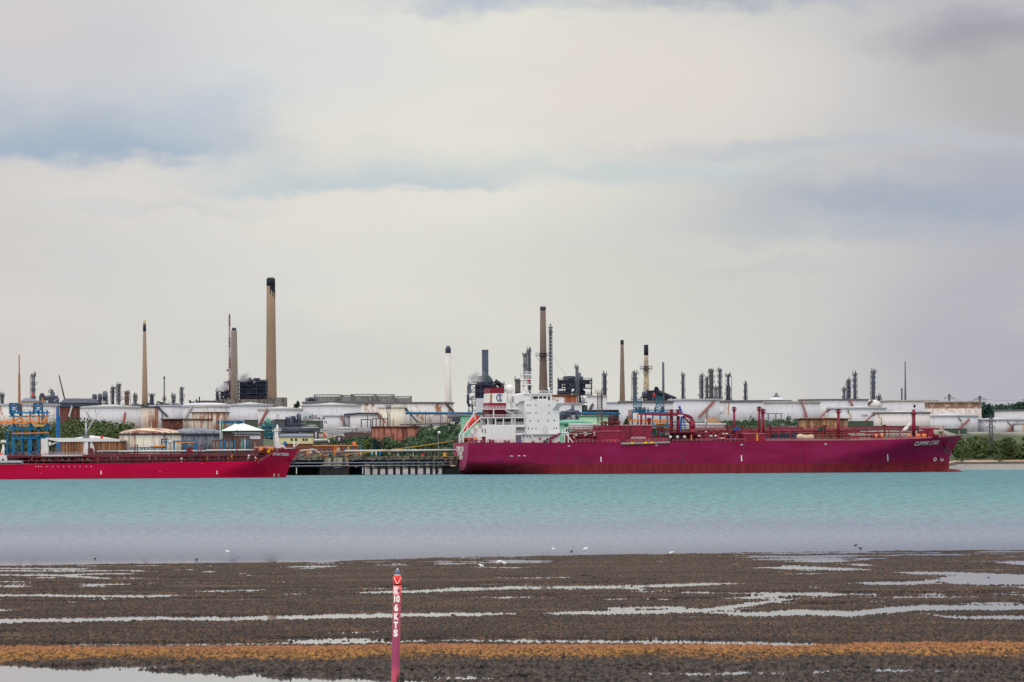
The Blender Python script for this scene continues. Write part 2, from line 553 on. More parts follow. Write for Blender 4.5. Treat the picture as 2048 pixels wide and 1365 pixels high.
# ---------------- water: turbid green estuary, calmer and silty towards the mud
m = bpy.data.materials.new('estuary_water')
m.use_nodes = True
t = NT(m.node_tree)
t.n.clear()
pos = t.node('ShaderNodeNewGeometry').outputs['Position']
X_, Y_, Z_ = t.xyz(pos)[0:3]
big = t.noise(t.scale(pos, (0.004, 0.0009, 1)), 1.0, 4, 0.55)
big2 = t.noise(t.scale(pos, (0.012, 0.0045, 1)), 1.0, 4, 0.6)
# distance from the near shore (m), pushed about by slow drifts of silt
inv = t.m('DIVIDE', 1000.0, t.m('MAXIMUM', Y_, 50.0))                  # 2.5 at 400 m, 0.5 at 2 km
drift = t.m('ADD', inv, t.m('ADD', t.m('MULTIPLY', t.m('SUBTRACT', big, 0.5), 0.30), t.m('MULTIPLY', t.m('SUBTRACT', big2, 0.5), 0.28)))
fx_ = t.m('DIVIDE', t.m('SUBTRACT', drift, 0.3), 2.4)
body = t.ramp(fx_, [(0.0, (0.022, 0.160, 0.195)), (0.09, (0.010, 0.122, 0.162)), (0.17, (0.012, 0.140, 0.175)), (0.30, (0.045, 0.185, 0.205)), (0.46, (0.06, 0.165, 0.205)),
                    (0.56, (0.05, 0.09, 0.165)), (0.70, (0.07, 0.10, 0.175)), (0.86, (0.10, 0.105, 0.165)), (1.0, (0.09, 0.085, 0.10))])
rip1 = t.noise(t.scale(pos, (0.55, 0.16, 1)), 1.0, 5, 0.65)
rip2 = t.noise(t.scale(pos, (0.50, 0.016, 1)), 1.0, 4, 0.65)
rip3 = t.noise(t.scale(pos, (2.2, 0.5, 1)), 1.0, 3, 0.6)
h = t.m('ADD', t.m('MULTIPLY', rip1, 0.5), t.m('ADD', t.m('MULTIPLY', rip2, 0.9), t.m('MULTIPLY', rip3, 0.14)))
calm = t.sstep(Y_, 395, 560)                                           # 0 in the pools, 1 on the open water
bmp = t.node('ShaderNodeBump')
bmp.inputs['Distance'].default_value = 0.6
t.put(bmp.inputs['Height'], h)
t.put(bmp.inputs['Strength'], t.m('MULTIPLY', calm, 0.55))
dif = t.node('ShaderNodeBsdfDiffuse')
rip4 = t.noise(t.scale(pos, (1.5, 0.16, 1)), 1.0, 3, 0.6)
rip5 = t.noise(t.scale(pos, (0.75, 0.055, 1)), 1.0, 3, 0.6)
sp = t.m('ADD', t.m('MULTIPLY', t.m('MULTIPLY', t.m('SUBTRACT', rip4, 0.5), 1.7), t.sstep(Y_, 1000, 560)), t.m('ADD', t.m('MULTIPLY', t.m('MULTIPLY', t.m('SUBTRACT', rip2, 0.5), 2.2), t.sstep(Y_, 900, 1500)), t.m('MULTIPLY', t.m('MULTIPLY', t.m('SUBTRACT', rip5, 0.5), 1.9), t.m('MULTIPLY', t.sstep(Y_, 480, 800), t.sstep(Y_, 1700, 1200)))))
chop_shade = t.m('MULTIPLY', t.m('ADD', 1.0, t.m('MULTIPLY', sp, calm)), 1.0)  # light and shade of the wave facets painted into the body colour
sc_ = t.node('ShaderNodeVectorMath', operation='SCALE')
t.put(sc_.inputs[0], body)
t.put(sc_.inputs['Scale'], chop_shade)
t.put(dif.inputs[0], sc_.outputs[0])
glo = t.node('ShaderNodeBsdfGlossy')
t.put(glo.inputs['Color'], (0.95, 0.95, 0.95))
t.put(glo.inputs['Roughness'], t.sstep(Y_, 385, 560, 0.05, 0.36))
t.put(glo.inputs['Normal'], bmp.outputs[0])
ms = t.node('ShaderNodeMixShader')
t.put(ms.inputs[0], t.m('MULTIPLY', t.m('ADD', t.sstep(inv, 0.9, 2.2, 0.19, 0.38), t.sstep(inv, 2.32, 2.52, 0.0, 0.36)), t.m('ADD', 1.0, t.m('MULTIPLY', t.m('MULTIPLY', sp, calm), 0.3))))
t.l.new(dif.outputs[0], ms.inputs[1])
t.l.new(glo.outputs[0], ms.inputs[2])
t.l.new(ms.outputs[0], t.node('ShaderNodeOutputMaterial').inputs[0])
xs = np.array([-9000, -1500, 0, 1500, 9000.0])
ys = np.array([-400, 150, 460, 1000, 2080, 2600, 5000.0])
gx, gy = np.meshgrid(xs, ys)
WATER = grid_mesh('water', gx, gy, gx * 0, m)

# ---------------- land on the far shore
m = bpy.data.materials.new('far_shore_ground')
m.use_nodes = True
t = NT(m.node_tree)
b = t.n['Principled BSDF']
pos = t.node('ShaderNodeNewGeometry').outputs['Position']
zz = t.xyz(pos)[2]
g1 = t.noise(pos, 0.03, 5, 0.6)
g2 = t.noise(pos, 0.4, 4, 0.65)
grass = t.mix(t.sstep(g1, 0.35, 0.65), lin((58, 74, 52)), lin((86, 90, 62)))
grass = t.mix(t.sstep(g2, 0.4, 0.75, 0, 0.7), grass, lin((46, 56, 44)))
shore = t.mix(t.sstep(g2, 0.35, 0.65), lin((150, 146, 146)), lin((122, 116, 116)))
sand = lin((186, 156, 132))
c = t.mix(t.sstep(zz, 2.3, 2.5), shore, lin((70, 66, 58)))
c = t.mix(t.sstep(t.m('ADD', zz, t.m('MULTIPLY', g1, .8)), 4.0, 4.2), c, sand)
c = t.mix(t.sstep(t.m('ADD', zz, t.m('MULTIPLY', g2, .8)), 4.7, 5.0), c, grass)
track = t.sstep(t.noise(t.scale(pos, (0.004, 0.02, 0.1)), 1.0, 3, 0.5), 0.60, 0.66)
c = t.mix(t.sstep(t.m('ADD', zz, t.m('MULTIPLY', g1, 4.0)), 19.5, 22.5, 0, 0.75), c, lin((158, 152, 144)))  # upper ground lightened to bounce light onto the tank walls
c = t.mix(t.m('MULTIPLY', track, t.sstep(zz, 15, 20)), c, lin((150, 130, 112)))
t.put(b.inputs['Base Color'], c)
b.inputs['Roughness'].default_value = 0.95
xs = np.concatenate([[-9000, -4000, -1500, -800], np.arange(-500, 501, 6.0), [800, 1500, 4000, 9000]])
ys = np.concatenate([np.arange(2060, 2720, 5.0), np.arange(2720, 3200, 30.0), [4000, 6000, 12000, 22000]])
gx, gy = np.meshgrid(xs, ys)
gz = zt(gx, gy)
rough = (vnoise(gx * 0.06, gy * 0.06, 3) - 0.5) * 1.6 * sm(gz, 3, 9)
LAND = grid_mesh('terrain', gx, gy, gz + rough, m)

# ---------------- mudflat at low tide with standing pools (hollows that reach below the water level)
POOLS = [  # polyline in photo pixels of ground points, half width in px, depth
    ([(0, 1243), (160, 1240), (300, 1237), (450, 1238), (600, 1234), (760, 1231), (900, 1229), (1030, 1228), (1100, 1227)], 4.6, 1),
    ([(1030, 1228), (1150, 1226), (1300, 1224), (1400, 1221), (1480, 1211), (1560, 1201), (1620, 1197)], 3.8, 1),
    ([(1180, 1217), (1300, 1215), (1400, 1213)], 2.6, 1),
    ([(1448, 1228), (1600, 1224), (1700, 1228), (1760, 1222), (1840, 1216), (1930, 1216), (2150, 1216)], 5.5, 1),
    ([(1400, 1224), (1500, 1228), (1620, 1227)], 4.5, 1),
    ([(1840, 1226), (1890, 1235), (1960, 1236), (2150, 1236)], 4.0, .8),
    ([(1910, 1208), (2150, 1206)], 2.5, 1),
    ([(1700, 1196), (1850, 1195), (2000, 1195)], 2.0, 1),
    ([(640, 1186), (780, 1184), (900, 1180), (1050, 1176), (1250, 1174), (1400, 1169), (1530, 1167), (1560, 1170)], 3.2, 1),
    ([(1590, 1172), (1640, 1176), (1680, 1181)], 3.0, .8),
    ([(1490, 1186), (1680, 1186)], 2.0, .9),
    ([(1440, 1195), (1600, 1190), (1640, 1193)], 2.4, 1),
    ([(1680, 1167), (1800, 1166), (1900, 1162)], 3.0, 1),
    ([(1860, 1162), (1930, 1158), (2150, 1160)], 10.0, 1.2),
    ([(1760, 1145), (1900, 1147), (2150, 1154)], 3.4, 1),
    ([(1500, 1135), (1720, 1139), (1760, 1140)], 3.2, .9),
    ([(1560, 1124), (1730, 1122)], 2.2, .9),
    ([(1680, 1128), (1765, 1131)], 3.0, 1),
    ([(1480, 1112), (1600, 1114), (1760, 1111)], 2.4, .8),
    ([(60, 1290), (300, 1291), (430, 1291), (560, 1288), (700, 1286), (900, 1284)], 2.8, 1.2),
    ([(900, 1284), (1130, 1284), (1280, 1285.5), (1450, 1286), (1540, 1287.5), (1700, 1291)], 3.6, 1.3),
    ([(1230, 1277), (1360, 1278)], 2.2, .9),
    ([(0, 1267), (80, 1265)], 1.8, .8), ([(130, 1272), (270, 1266)], 1.6, .8),
    ([(470, 1267), (570, 1266)], 1.8, .9), ([(620, 1267), (720, 1265), (812, 1260)], 2.2, .9),
    ([(1090, 1268), (1150, 1268)], 1.6, .7),
    ([(0, 1137), (220, 1138)], 1.6, .8), ([(0, 1143), (330, 1141)], 1.3, .7), ([(0, 1151), (120, 1152), (240, 1158)], 1.8, .9), ([(130, 1149), (300, 1147)], 1.3, .7),
    ([(180, 1157), (250, 1158)], 2.0, .9), ([(0, 1164), (110, 1165)], 1.6, .8), ([(0, 1172), (100, 1173)], 1.6, .8), ([(170, 1174), (240, 1173)], 1.6, .8),
    ([(0, 1190), (140, 1192), (280, 1193), (420, 1189)], 3.2, .75), ([(160, 1199), (260, 1198)], 1.6, .7),
    ([(370, 1144), (460, 1145)], 1.4, .8), ([(450, 1147), (520, 1148)], 1.4, .7), ([(330, 1140), (420, 1140)], 1.2, .7), ([(250, 1147), (280, 1147)], 1.3, .7),
    ([(0, 1221), (80, 1223)], 2.4, .8), ([(160, 1222), (200, 1221)], 2.4, .9), ([(230, 1222), (310, 1219)], 1.8, .8),
    ([(350, 1184), (480, 1181)], 1.4, .7), ([(520, 1190), (660, 1187)], 1.6, .7), ([(560, 1134), (700, 1132)], 1.6, .8), ([(590, 1138), (640, 1136)], 1.5, .8),
    ([(775, 1128), (815, 1128)], 1.6, .9), ([(850, 1129), (960, 1128)], 1.4, .7), ([(900, 1134), (1100, 1136)], 1.6, .5), ([(1220, 1137), (1290, 1138)], 1.2, .8),
    ([(980, 1190), (1030, 1190)], 1.5, .7), ([(1100, 1184), (1130, 1185)], 1.3, .7), ([(1280, 1200), (1380, 1199)], 1.8, .8), ([(1180, 1199), (1240, 1201)], 1.4, .7),
    ([(1290, 1182), (1350, 1183)], 1.4, .6), ([(740, 1213), (830, 1212)], 1.4, .6), ([(1960, 1190), (2150, 1190)], 1.4, .8), ([(1700, 1205), (1800, 1203)], 1.8, .6),
    ([(2000, 1262), (2030, 1261)], 1.4, .6), ([(1990, 1269), (2040, 1269)], 1.4, .6),
    ([(1740, 1330), (1850, 1327)], 1.8, .6), ([(1230, 1345), (1500, 1348)], 2.6, .35), ([(820, 1358), (1010, 1352)], 5.0, .45), ([(880, 1350), (960, 1345)], 2.5, .35),
]
ROWS = np.arange(1450, 1092, -0.85)
ys = CH * F / (ROWS - HY)
ys = np.concatenate([[120, 140, 155], ys])
xs = np.concatenate([[-140, -110, -90], np.arange(-66, 66.01, 0.085), [90, 110, 140]])
gx, gy = np.meshgrid(xs, ys)
def to_px(x, y, z):
    a, b_ = x / y, (z - CH) / y
    return 1024 + F * (CR * a - SR * b_), HY - F * (SR * a + CR * b_)
PXg, PYg = to_px(gx, gy, 0.0)
nz = lambda sx, sy, k: vnoise(gx * sx + 500, gy * sy + 500, k)
wob = (nz(0.12, 0.03, 21) - 0.5) * 7 + (nz(0.5, 0.12, 22) - 0.5) * 4 + (nz(2.4, 0.6, 23) - 0.5) * 2.4
mh = 0.085 + 0.05 * (nz(0.05, 0.015, 31) - 0.5)
pool = np.zeros_like(gx)
low = np.zeros_like(gx)
shred = np.random.default_rng(8).random(gx.shape) * 0.55
for pts, hw, dep in POOLS:
    px_ = np.array([q[0] for q in pts], float)
    py_ = np.array([q[1] for q in pts], float)
    line = np.interp(PXg, px_, py_)
    end = np.minimum(sm(PXg, px_[0] - 12, px_[0] + 55 + 0.12 * (px_[-1] - px_[0])) if px_[0] > 0 else 1.0,
                     1 - sm(PXg, px_[-1] - 55 - 0.12 * (px_[-1] - px_[0]), px_[-1] + 12) if px_[-1] < 2048 else 1.0)
    w_ = hw * (0.35 + 0.65 * end)
    q = np.clip(1.65 - shred - np.abs(PYg + wob * 0.28 * min(1.2, 0.35 + hw / 6) - line) / w_, -1, 1) * (end > 0.001) * (0.35 + 0.65 * end)
    pool = np.maximum(pool, np.clip(q, 0, 1) * dep)
    low = np.maximum(low, np.clip(1.6 - np.abs(PYg - line - 4) / (hw + 5), 0, 1) * end)
# the wet corner bottom left and the water's edge
cor = np.interp(PXg, [-200, 0, 150, 350, 500, 700, 830, 1000], [1331, 1332, 1334, 1341, 1349, 1354, 1362, 1384])
pool = np.maximum(pool, np.clip((PYg + wob * 0.7 - cor) / 5 + 0.4, 0, 1.4))
edge = np.interp(PXg, [-300, 0, 400, 700, 900, 1200, 1500, 2048, 2400], [1137, 1132.5, 1127, 1122, 1116, 1111, 1105.5, 1101, 1098])
sea = np.clip((edge - PYg - wob * 0.22) / 3.0 + 0.35, 0, 6)
wetn = nz(0.10, 0.34, 61) * 0.65 + nz(0.45, 1.3, 62) * 0.35
zone = np.maximum.reduce([sm(PXg, 620, 60) * sm(PYg, 1132, 1140) * (1 - sm(PYg, 1196, 1232)), sm(PXg, 1380, 1560) * (1 - sm(PYg, 1140, 1160)), sm(PXg, 1600, 1760) * sm(PYg, 1160, 1180) * (1 - sm(PYg, 1236, 1250)) * .5,
                          0.45 * (1 - sm(np.abs(PYg - 1195), 20, 45)), 0.55 * (1 - sm(np.abs(PYg - 1284), 4, 10)), 0.5 * (1 - sm(np.abs(PYg - 1345), 8, 26)), 0.6 * (1 - sm(PYg, 1128, 1136))])
wet = np.clip(wetn - (0.70 - 0.20 * zone), 0, 1) * 1.9 * (zone > .02)
fine = np.random.default_rng(5).normal(0, 1, gx.shape)
clump = np.clip(nz(1.7, 0.55, 41) - 0.45, 0, 1) * 0.16 + np.clip(nz(0.7, 0.25, 43) - 0.55, 0, 1) * 0.16
band = sm(PYg + wob * 0.6, 1288, 1296) * (1 - sm(PYg + wob * 1.2, 1312, 1330))
mz = mh + fine * (0.030 + 0.020 * sm(PYg, 1150, 1330)) + clump * (0.7 + 0.5 * sm(PYg, 1250, 1340)) * (1 - 0.85 * low) - 0.03 * low + band * 0.02 * (1 - np.clip(pool, 0, 1)) - pool * 0.21 - wet * 0.95 - sea * 0.22
far_scale = 1 - 0.35 * sm(gy, 300, 420)
m = bpy.data.materials.new('mudflat_mud')
m.use_nodes = True
t = NT(m.node_tree)
b = t.n['Principled BSDF']
pos = t.node('ShaderNodeNewGeometry').outputs['Position']
X_, Y_, Z_ = t.xyz(pos)[0:3]
p1 = t.noise(t.scale(pos, (4.2, 0.55, 6.0)), 1.0, 3, 0.7)
p2 = t.noise(t.scale(pos, (0.22, 0.07, 1)), 1.0, 4, 0.6)
p3 = t.noise(t.scale(pos, (7.0, 0.8, 9.0)), 1.0, 2, 0.6)
p4 = t.noise(t.scale(pos, (0.05, 0.22, 1.0)), 1.0, 4, 0.6)
mud = t.mix(t.sstep(p1, 0.38, 0.62), lin((17, 12, 10)), lin((62, 46, 36)))
mud = t.mix(t.m('MULTIPLY', t.sstep(p3, 0.50, 0.60), t.sstep(p2, 0.30, 0.62, 0.25, 0.95)), mud, lin((100, 70, 42)))
mud = t.mix(t.sstep(p3, 0.48, 0.36, 0, 0.9), mud, lin((16, 14, 15)))
mud = t.mix(t.sstep(p4, 0.42, 0.66, 0.0, 0.55), mud, lin((26, 18, 15)))
mud = t.mix(t.sstep(p4, 0.46, 0.30, 0.0, 0.40), mud, lin((98, 76, 60)))
near = t.sstep(Y_, 226, 208)
mud = t.mix(near, mud, t.mix(t.sstep(p1, 0.40, 0.60), lin((18, 14, 13)), lin((74, 62, 55))))
# the belt of golden wrack lies on the low bank between 214 and 236 m
yb = t.m('ADD', Y_, t.m('ADD', t.m('MULTIPLY', t.m('SUBTRACT', p2, 0.5), 18.0), t.m('MULTIPLY', t.m('SUBTRACT', p1, 0.5), 13.0)))
wr = t.m('MULTIPLY', t.sstep(yb, 215.5, 223.5), t.sstep(t.m('ADD', Y_, t.m('MULTIPLY', t.m('SUBTRACT', p1, 0.5), 2.0)), 234.5, 232.5))
wcol = t.mix(t.sstep(p1, 0.35, 0.62), lin((70, 50, 34)), lin((160, 114, 66)))
wcol = t.mix(t.sstep(Y_, 224, 232, 0, 0.6), wcol, lin((154, 100, 74)))
wcol = t.mix(t.sstep(p3, 0.46, 0.32, 0, 0.75), wcol, lin((66, 42, 26)))
mud = t.mix(t.m('MULTIPLY', wr, t.sstep(p2, 0.25, 0.5, 0.7, 0.97)), mud, wcol)
t.put(b.inputs['Base Color'], mud)
t.put(b.inputs['Roughness'], t.m('ADD', 0.62, t.m('MULTIPLY', wr, 0.25)))
b.inputs['Specular IOR Level'].default_value = 0.06
mz[:3] = -0.3
MUD = grid_mesh('mudflat', gx, gy, mz * far_scale, m)

# ================================================================== TREES
def foliage_mat(name, c0, c1, c2):
    m = bpy.data.materials.new(name)
    m.use_nodes = True
    t = NT(m.node_tree)
    b = t.n['Principled BSDF']
    pos = t.node('ShaderNodeNewGeometry').outputs['Position']
    n = t.noise(pos, 0.16, 3, 0.6)
    k = t.noise(pos, 0.9, 3, 0.65)
    c = t.mix(t.sstep(n, 0.35, 0.65), lin(c0), lin(c1))
    c = t.mix(t.sstep(k, 0.48, 0.72, 0, 0.7), c, lin(c2))
    t.put(b.inputs['Base Color'], c)
    b.inputs['Roughness'].default_value = 0.7
    b.inputs['Specular IOR Level'].default_value = 0.15
    return m
LEAF = foliage_mat('mixed_green_foliage', (52, 72, 46), (84, 98, 58), (108, 114, 66))
LEAFD = foliage_mat('dark_green_foliage', (34, 60, 60), (50, 76, 64), (64, 90, 68))
LEAFB = foliage_mat('blue_green_foliage', (54, 80, 66), (80, 104, 76), (98, 118, 82))
LEAFS = foliage_mat('scrub_foliage', (66, 90, 52), (96, 108, 64), (100, 86, 66))
BARK = mat('bark', (74, 62, 52), 0.9, 0.2, 1.0)

def crown_geo(c, rx, ry, rz, n, leaf, rng, lobes=6):
    """leaf clumps spread through an uneven crown of several lobes"""
    L = [((rng.normal(0, 0.42), rng.normal(0, 0.42), rng.uniform(-0.35, 0.6)), rng.uniform(0.42, 0.68)) for _ in range(lobes)]
    P, N = [], []
    for i in range(n):
        (lx, ly, lz), lr = L[rng.integers(len(L))]
        d = rng.normal(0, 1, 3)
        d /= np.linalg.norm(d) + 1e-9
        if d[2] < -0.35:
            d[2] *= -0.6
        r = lr * rng.uniform(0.72, 1.06)
        P.append((c[0] + rx * (lx + d[0] * r), c[1] + ry * (ly + d[1] * r), c[2] + rz * (lz + d[2] * r)))
        N.append(d + rng.normal(0, 0.45, 3))
    vs, fs = [], []
    for p, nn in zip(P, N):
        nn = nn / (np.linalg.norm(nn) + 1e-9)
        e1 = np.cross(nn, rng.normal(0, 1, 3))
        e1 /= np.linalg.norm(e1) + 1e-9
        e2 = np.cross(nn, e1)
        s = leaf * rng.uniform(0.6, 1.3)
        p = np.array(p)
        o = len(vs)
        vs += [tuple(p - e1 * s), tuple(p + e2 * s * 0.7 + nn * s * 0.15), tuple(p + e1 * s), tuple(p - e2 * s * 0.7 + nn * s * 0.1)]
        fs.append((o, o + 1, o + 2, o + 3))
    return vs, fs
def limb_geo(mb, h, r, rng, n=6, spread=0.5):
    mb.rod((0, 0, -0.5), (0, 0, h * 0.35), r, r * 0.8, 7)
    for k in range(n):
        a = 2 * math.pi * k / n + rng.uniform(-0.3, 0.3)
        z0 = h * rng.uniform(0.2, 0.4)
        e = (math.cos(a) * h * spread * rng.uniform(0.5, 1), math.sin(a) * h * spread * rng.uniform(0.5, 1), h * rng.uniform(0.55, 0.85))
        mb.rod((0, 0, z0), e, r * 0.5, r * 0.15, 5)
    return mb
def tree(name, label, px, d, py_top, wpx, m_, group=None, n=420, leaf=0.55, seed=1, cat='tree', ground=None):
    rng = np.random.default_rng(seed)
    th = T(name, label, cat, px, d, group=group)
    h = th.p(px, py_top).z
    r = wpx * d / F / 2
    mb = limb_geo(MB(), h, max(0.15, h * 0.025), rng)
    th.part('trunk', BARK, mb)
    vs, fs = crown_geo((0, 0, h * 0.50), r, r, h * 0.46, n, leaf, rng, 8)
    th.part('crown', m_, MB().add(vs, fs))
    return th

def woods(name, px0, px1, d0, d1, n, hr, m_, seed, leaf=0.75, per=110, label=None, top=None):
    """one far mass of trees or scrub on the bank"""
    rng = np.random.default_rng(seed)
    V, Fc = [], []
    for i in range(n):
        d = d0 + (d1 - d0) * rng.random()
        px = px0 + (px1 - px0) * rng.random()
        x = ray(px, 870)[0] * d
        z = float(zt(x, d))
        h = rng.uniform(*hr)
        if top is not None:
            zmax = CH + ray(px, np.interp(px, [q[0] for q in top], [q[1] for q in top]))[1] * d
            h = min(h, zmax - z)
            if h < 1.0:
                continue
        r = max(1.0, h * rng.uniform(0.55, 0.9))
        vs, fs = crown_geo((x, d, z + h * 0.45), r, r, h * 0.5, per, leaf, rng, 5)
        o = len(V)
        V += vs
        Fc += [tuple(k + o for k in q) for q in fs]
    mb = MB()
    mb.add(V, Fc)
    o = mb.build(name, m_)
    tag(o, label, 'woodland', kind='stuff')
    return o
woods('woodland', 105, 250, 2165, 2330, 170, (5, 15), LEAF, 1, label='mixed green wood on the bank above the red tanker deck', top=[(0, 850), (120, 845), (160, 827), (200, 834), (250, 846)])
woods('woodland', -140, 112, 2165, 2300, 90, (5, 13), LEAF, 2, label='mixed green wood behind the blue loading arms', top=[(-200, 838), (0, 838), (60, 842), (120, 846)])
woods('scrub', 255, 470, 2270, 2380, 80, (2, 5), LEAF, 3, label='strip of green scrub between the rusty domed tank and the upper tanks', top=[(250, 850), (320, 852), (380, 850), (430, 846), (470, 855)])
woods('woodland', 812, 1000, 2160, 2420, 150, (3, 7), LEAFB, 4, label='green wooded slope behind the stern of the purple tanker', top=[(800, 852), (850, 848), (900, 846), (1000, 850)])
woods('scrub', 625, 745, 2180, 2300, 60, (1.5, 4), LEAFB, 5, label='low green scrub on the slope below the pipe bundle', top=[(620, 882), (745, 872)])
woods('scrub', 690, 905, 2130, 2180, 90, (2, 4), LEAFB, 6, label='green scrub behind the long jetty pipe', top=[(690, 893), (720, 880), (800, 884), (905, 880)])
woods('woodland', 1395, 1620, 2330, 2560, 170, (2.5, 6), LEAFB, 7, label='blue green scrub slope below the row of white tanks', top=[(1390, 846), (1440, 842), (1500, 840), (1540, 836), (1580, 832), (1620, 842)])
woods('scrub', 1300, 1400, 2330, 2520, 60, (2, 5), LEAFB, 8, label='green scrub behind the purple tanker crane', top=[(1290, 836), (1400, 840)])
woods('scrub', 1885, 2100, 2490, 2600, 260, (1.5, 6.5), LEAFS, 9, label='olive scrub bank above the small sandy beach', leaf=0.7, top=[(1880, 884), (1950, 872), (2000, 874), (2048, 868), (2100, 866)])
woods('scrub', 1880, 2110, 2484, 2512, 120, (1, 2.6), LEAFS, 10, label='low brown scrub along the top of the sandy beach', leaf=0.6, per=70)
woods('woodland', 1960, 2120, 2900, 3000, 60, (8, 14), LEAFD, 12, label='dark wood on the skyline behind the end tanks', leaf=1.0, top=[(1960, 815), (1985, 808), (2010, 806), (2050, 800), (2100, 802)])
woods('woodland', 1195, 1310, 2300, 2420, 30, (2, 5), LEAFB, 13, label='green scrub beside the tall white tank behind the purple deck house', top=[(1190, 850), (1240, 838), (1265, 833), (1310, 845)])
woods('woodland', 212, 480, 2880, 2960, 90, (9, 15), LEAFD, 15, label='dark skyline trees behind the left tanks and columns', leaf=1.0, top=[(210, 803), (240, 799), (300, 797), (340, 801), (400, 799), (440, 802), (480, 801)])
woods('woodland', 1562, 1606, 2860, 2900, 16, (8, 14), LEAFD, 16, label='dark skyline trees right of the white dome', leaf=1.0, top=[(1560, 798), (1575, 795), (1590, 793), (1606, 799)])
woods('woodland', 1000, 1180, 2880, 2960, 40, (6, 12), LEAFD, 17, label='dark trees behind the process frame by the brick chimney', leaf=1.0, top=[(1000, 806), (1180, 804)])
tree('broadleaf_tree', 'small dark pointed tree on the skyline left of the grey concrete tanks', 594, 2900, 799, 12, LEAFD, seed=21, n=260, leaf=0.8)
tree('broadleaf_tree', 'dark blue green round tree in front of the rusty ribbed tank', 753, 2150, 875, 26, LEAFD, seed=3)
tree('broadleaf_tree', 'olive green bushy tree left of the dark tree by the rusty ribbed tank', 734, 2152, 877, 26, LEAF, seed=4)
tree('broadleaf_tree', 'wide mid green tree covering the foot of the rusty ribbed tank', 791, 2156, 872, 38, LEAFB, seed=5, n=600)
tree('broadleaf_tree', 'yellow green bushy tree between the dark tree and the wide tree', 773, 2160, 872, 22, LEAF, seed=6)
tree('broadleaf_tree', 'small green tree at the right foot of the rusty ribbed tank', 838, 2160, 882, 22, LEAFB, seed=7)
tree('broadleaf_tree', 'bright green bush behind the jetty pipe near the ship stern', 868, 2150, 880, 30, LEAF, seed=8)
tree('broadleaf_tree', 'round dark olive tree on the bank above the sandy beach', 2022, 2490, 878, 44, LEAF, seed=9, n=700)
tree('broadleaf_tree', 'small dark bush standing clear before the long white tank', 1505, 2440, 829, 10, LEAFB, seed=10, n=200)
tree('broadleaf_tree', 'wide dark bush at the foot of the white tank under the pipe frame', 1573, 2440, 829, 18, LEAFB, seed=11, n=260)
tree('broadleaf_tree', 'dark green bush left of the beige cylinder beside the tall white tank', 1251, 2300, 832, 14, LEAFD, seed=12, n=220)
tree('broadleaf_tree', 'big dark tree between the rust stained tank and the end tanks', 1972, 2790, 806, 30, LEAFD, seed=13, n=600, leaf=0.8)
tree('broadleaf_tree', 'dark tree on the skyline by the right end tank roof', 2040, 2850, 801, 44, LEAFD, seed=14, n=500, leaf=0.9)

# ================================================================== REFINERY ON THE FAR SHORE
def chimney(label, px, d, prof, m_, caps=(), rings=(), n=24, name='chimney', group=None, extra=None):
    """prof: (photo row, width in px) from the top down; runs to the ground"""
    th = T(name, label, 'chimney', px, d, group=group)
    k = d / F
    pts = [(th.p(px, py).z, w_ * k / 2) for py, w_ in prof]
    zl, rl = pts[-1]
    zp, rp = pts[-2] if len(pts) > 1 else pts[-1]
    if zl > 0:
        g = (rl - rp) / (zp - zl) if zp != zl else 0
        pts.append((-0.5, rl + max(0, g) * (zl + 0.5)))
    pts = sorted([(r, z) for z, r in pts], key=lambda q: q[1])
    rad = lambda z: float(np.interp(z, [q[1] for q in pts], [q[0] for q in pts]))
    sh = th.part('shaft', m_, MB().lathe(0, 0, pts, n))
    for py0, py1, cm, ex in caps:
        z1, z0 = th.p(px, py0).z, th.p(px, py1).z
        th.part('cap', cm, MB().lathe(0, 0, [(rad(z0) + ex, z0), (rad(min(z1, pts[-1][1])) + ex, z1)], n))
    for py, wp in rings:
        z = th.p(px, py).z
        r = wp * k / 2
        mb = MB().lathe(0, 0, [(rad(z), z - 0.3), (r, z - 0.2), (r, z + 0.2), (rad(z), z + 0.2)], n, False)
        mb.lathe(0, 0, [(r, z + 1.3), (r + 0.12, z + 1.3), (r + 0.12, z + 1.5), (r, z + 1.5)], n, False)
        for i in range(n // 2):
            a = 4 * math.pi * i / n
            mb.bar((r * math.cos(a), r * math.sin(a), z), (r * math.cos(a), r * math.sin(a), z + 1.5), 0.15)
        for i in range(6):
            a = math.pi * i / 3
            mb.bar((r * math.cos(a), r * math.sin(a), z - 0.2), (rad(z - r) * math.cos(a), rad(z - r) * math.sin(a), z - r * 0.8), 0.25)
        th.part('platform', DARKRIM, mb)
    if extra:
        extra(th, rad)
    return th
def ladder(th, rad):
    zt_ = th.p(0, 0).z
    return None
SOOT = BLACK
def stain_patch(th, rad, px, py0, py1, a0, a1):
    """soot run-down: a thin skin on part of the shaft's round"""
    mb = MB()
    z0, z1 = th.p(px, py1).z, th.p(px, py0).z
    n = 10
    for i in range(n):
        b0, b1 = a0 + (a1 - a0) * i / n, a0 + (a1 - a0) * (i + 1) / n
        zl = z0 + (z1 - z0) * (0.35 * abs(math.sin(i * 2.1)) + 0.5 * (1 - i / n))
        q = []
        for bb, z in ((b0, zl), (b1, zl), (b1, z1), (b0, z1)):
            r = rad(z) + 0.05
            q.append((r * math.cos(bb), r * math.sin(bb), z))
        mb.add(q, [(0, 1, 2, 3)])
    return th.part('soot_stain', SOOT, mb)
def crown_cap(px, py0, py1, wp, m_):
    def f(th, rad):
        k = th.O.y / F
        th.part('crown', m_, MB().lathe(0, 0, [(wp * k / 2, th.p(px, py1).z), (wp * k / 2, th.p(px, py0).z)], 20))
    return f
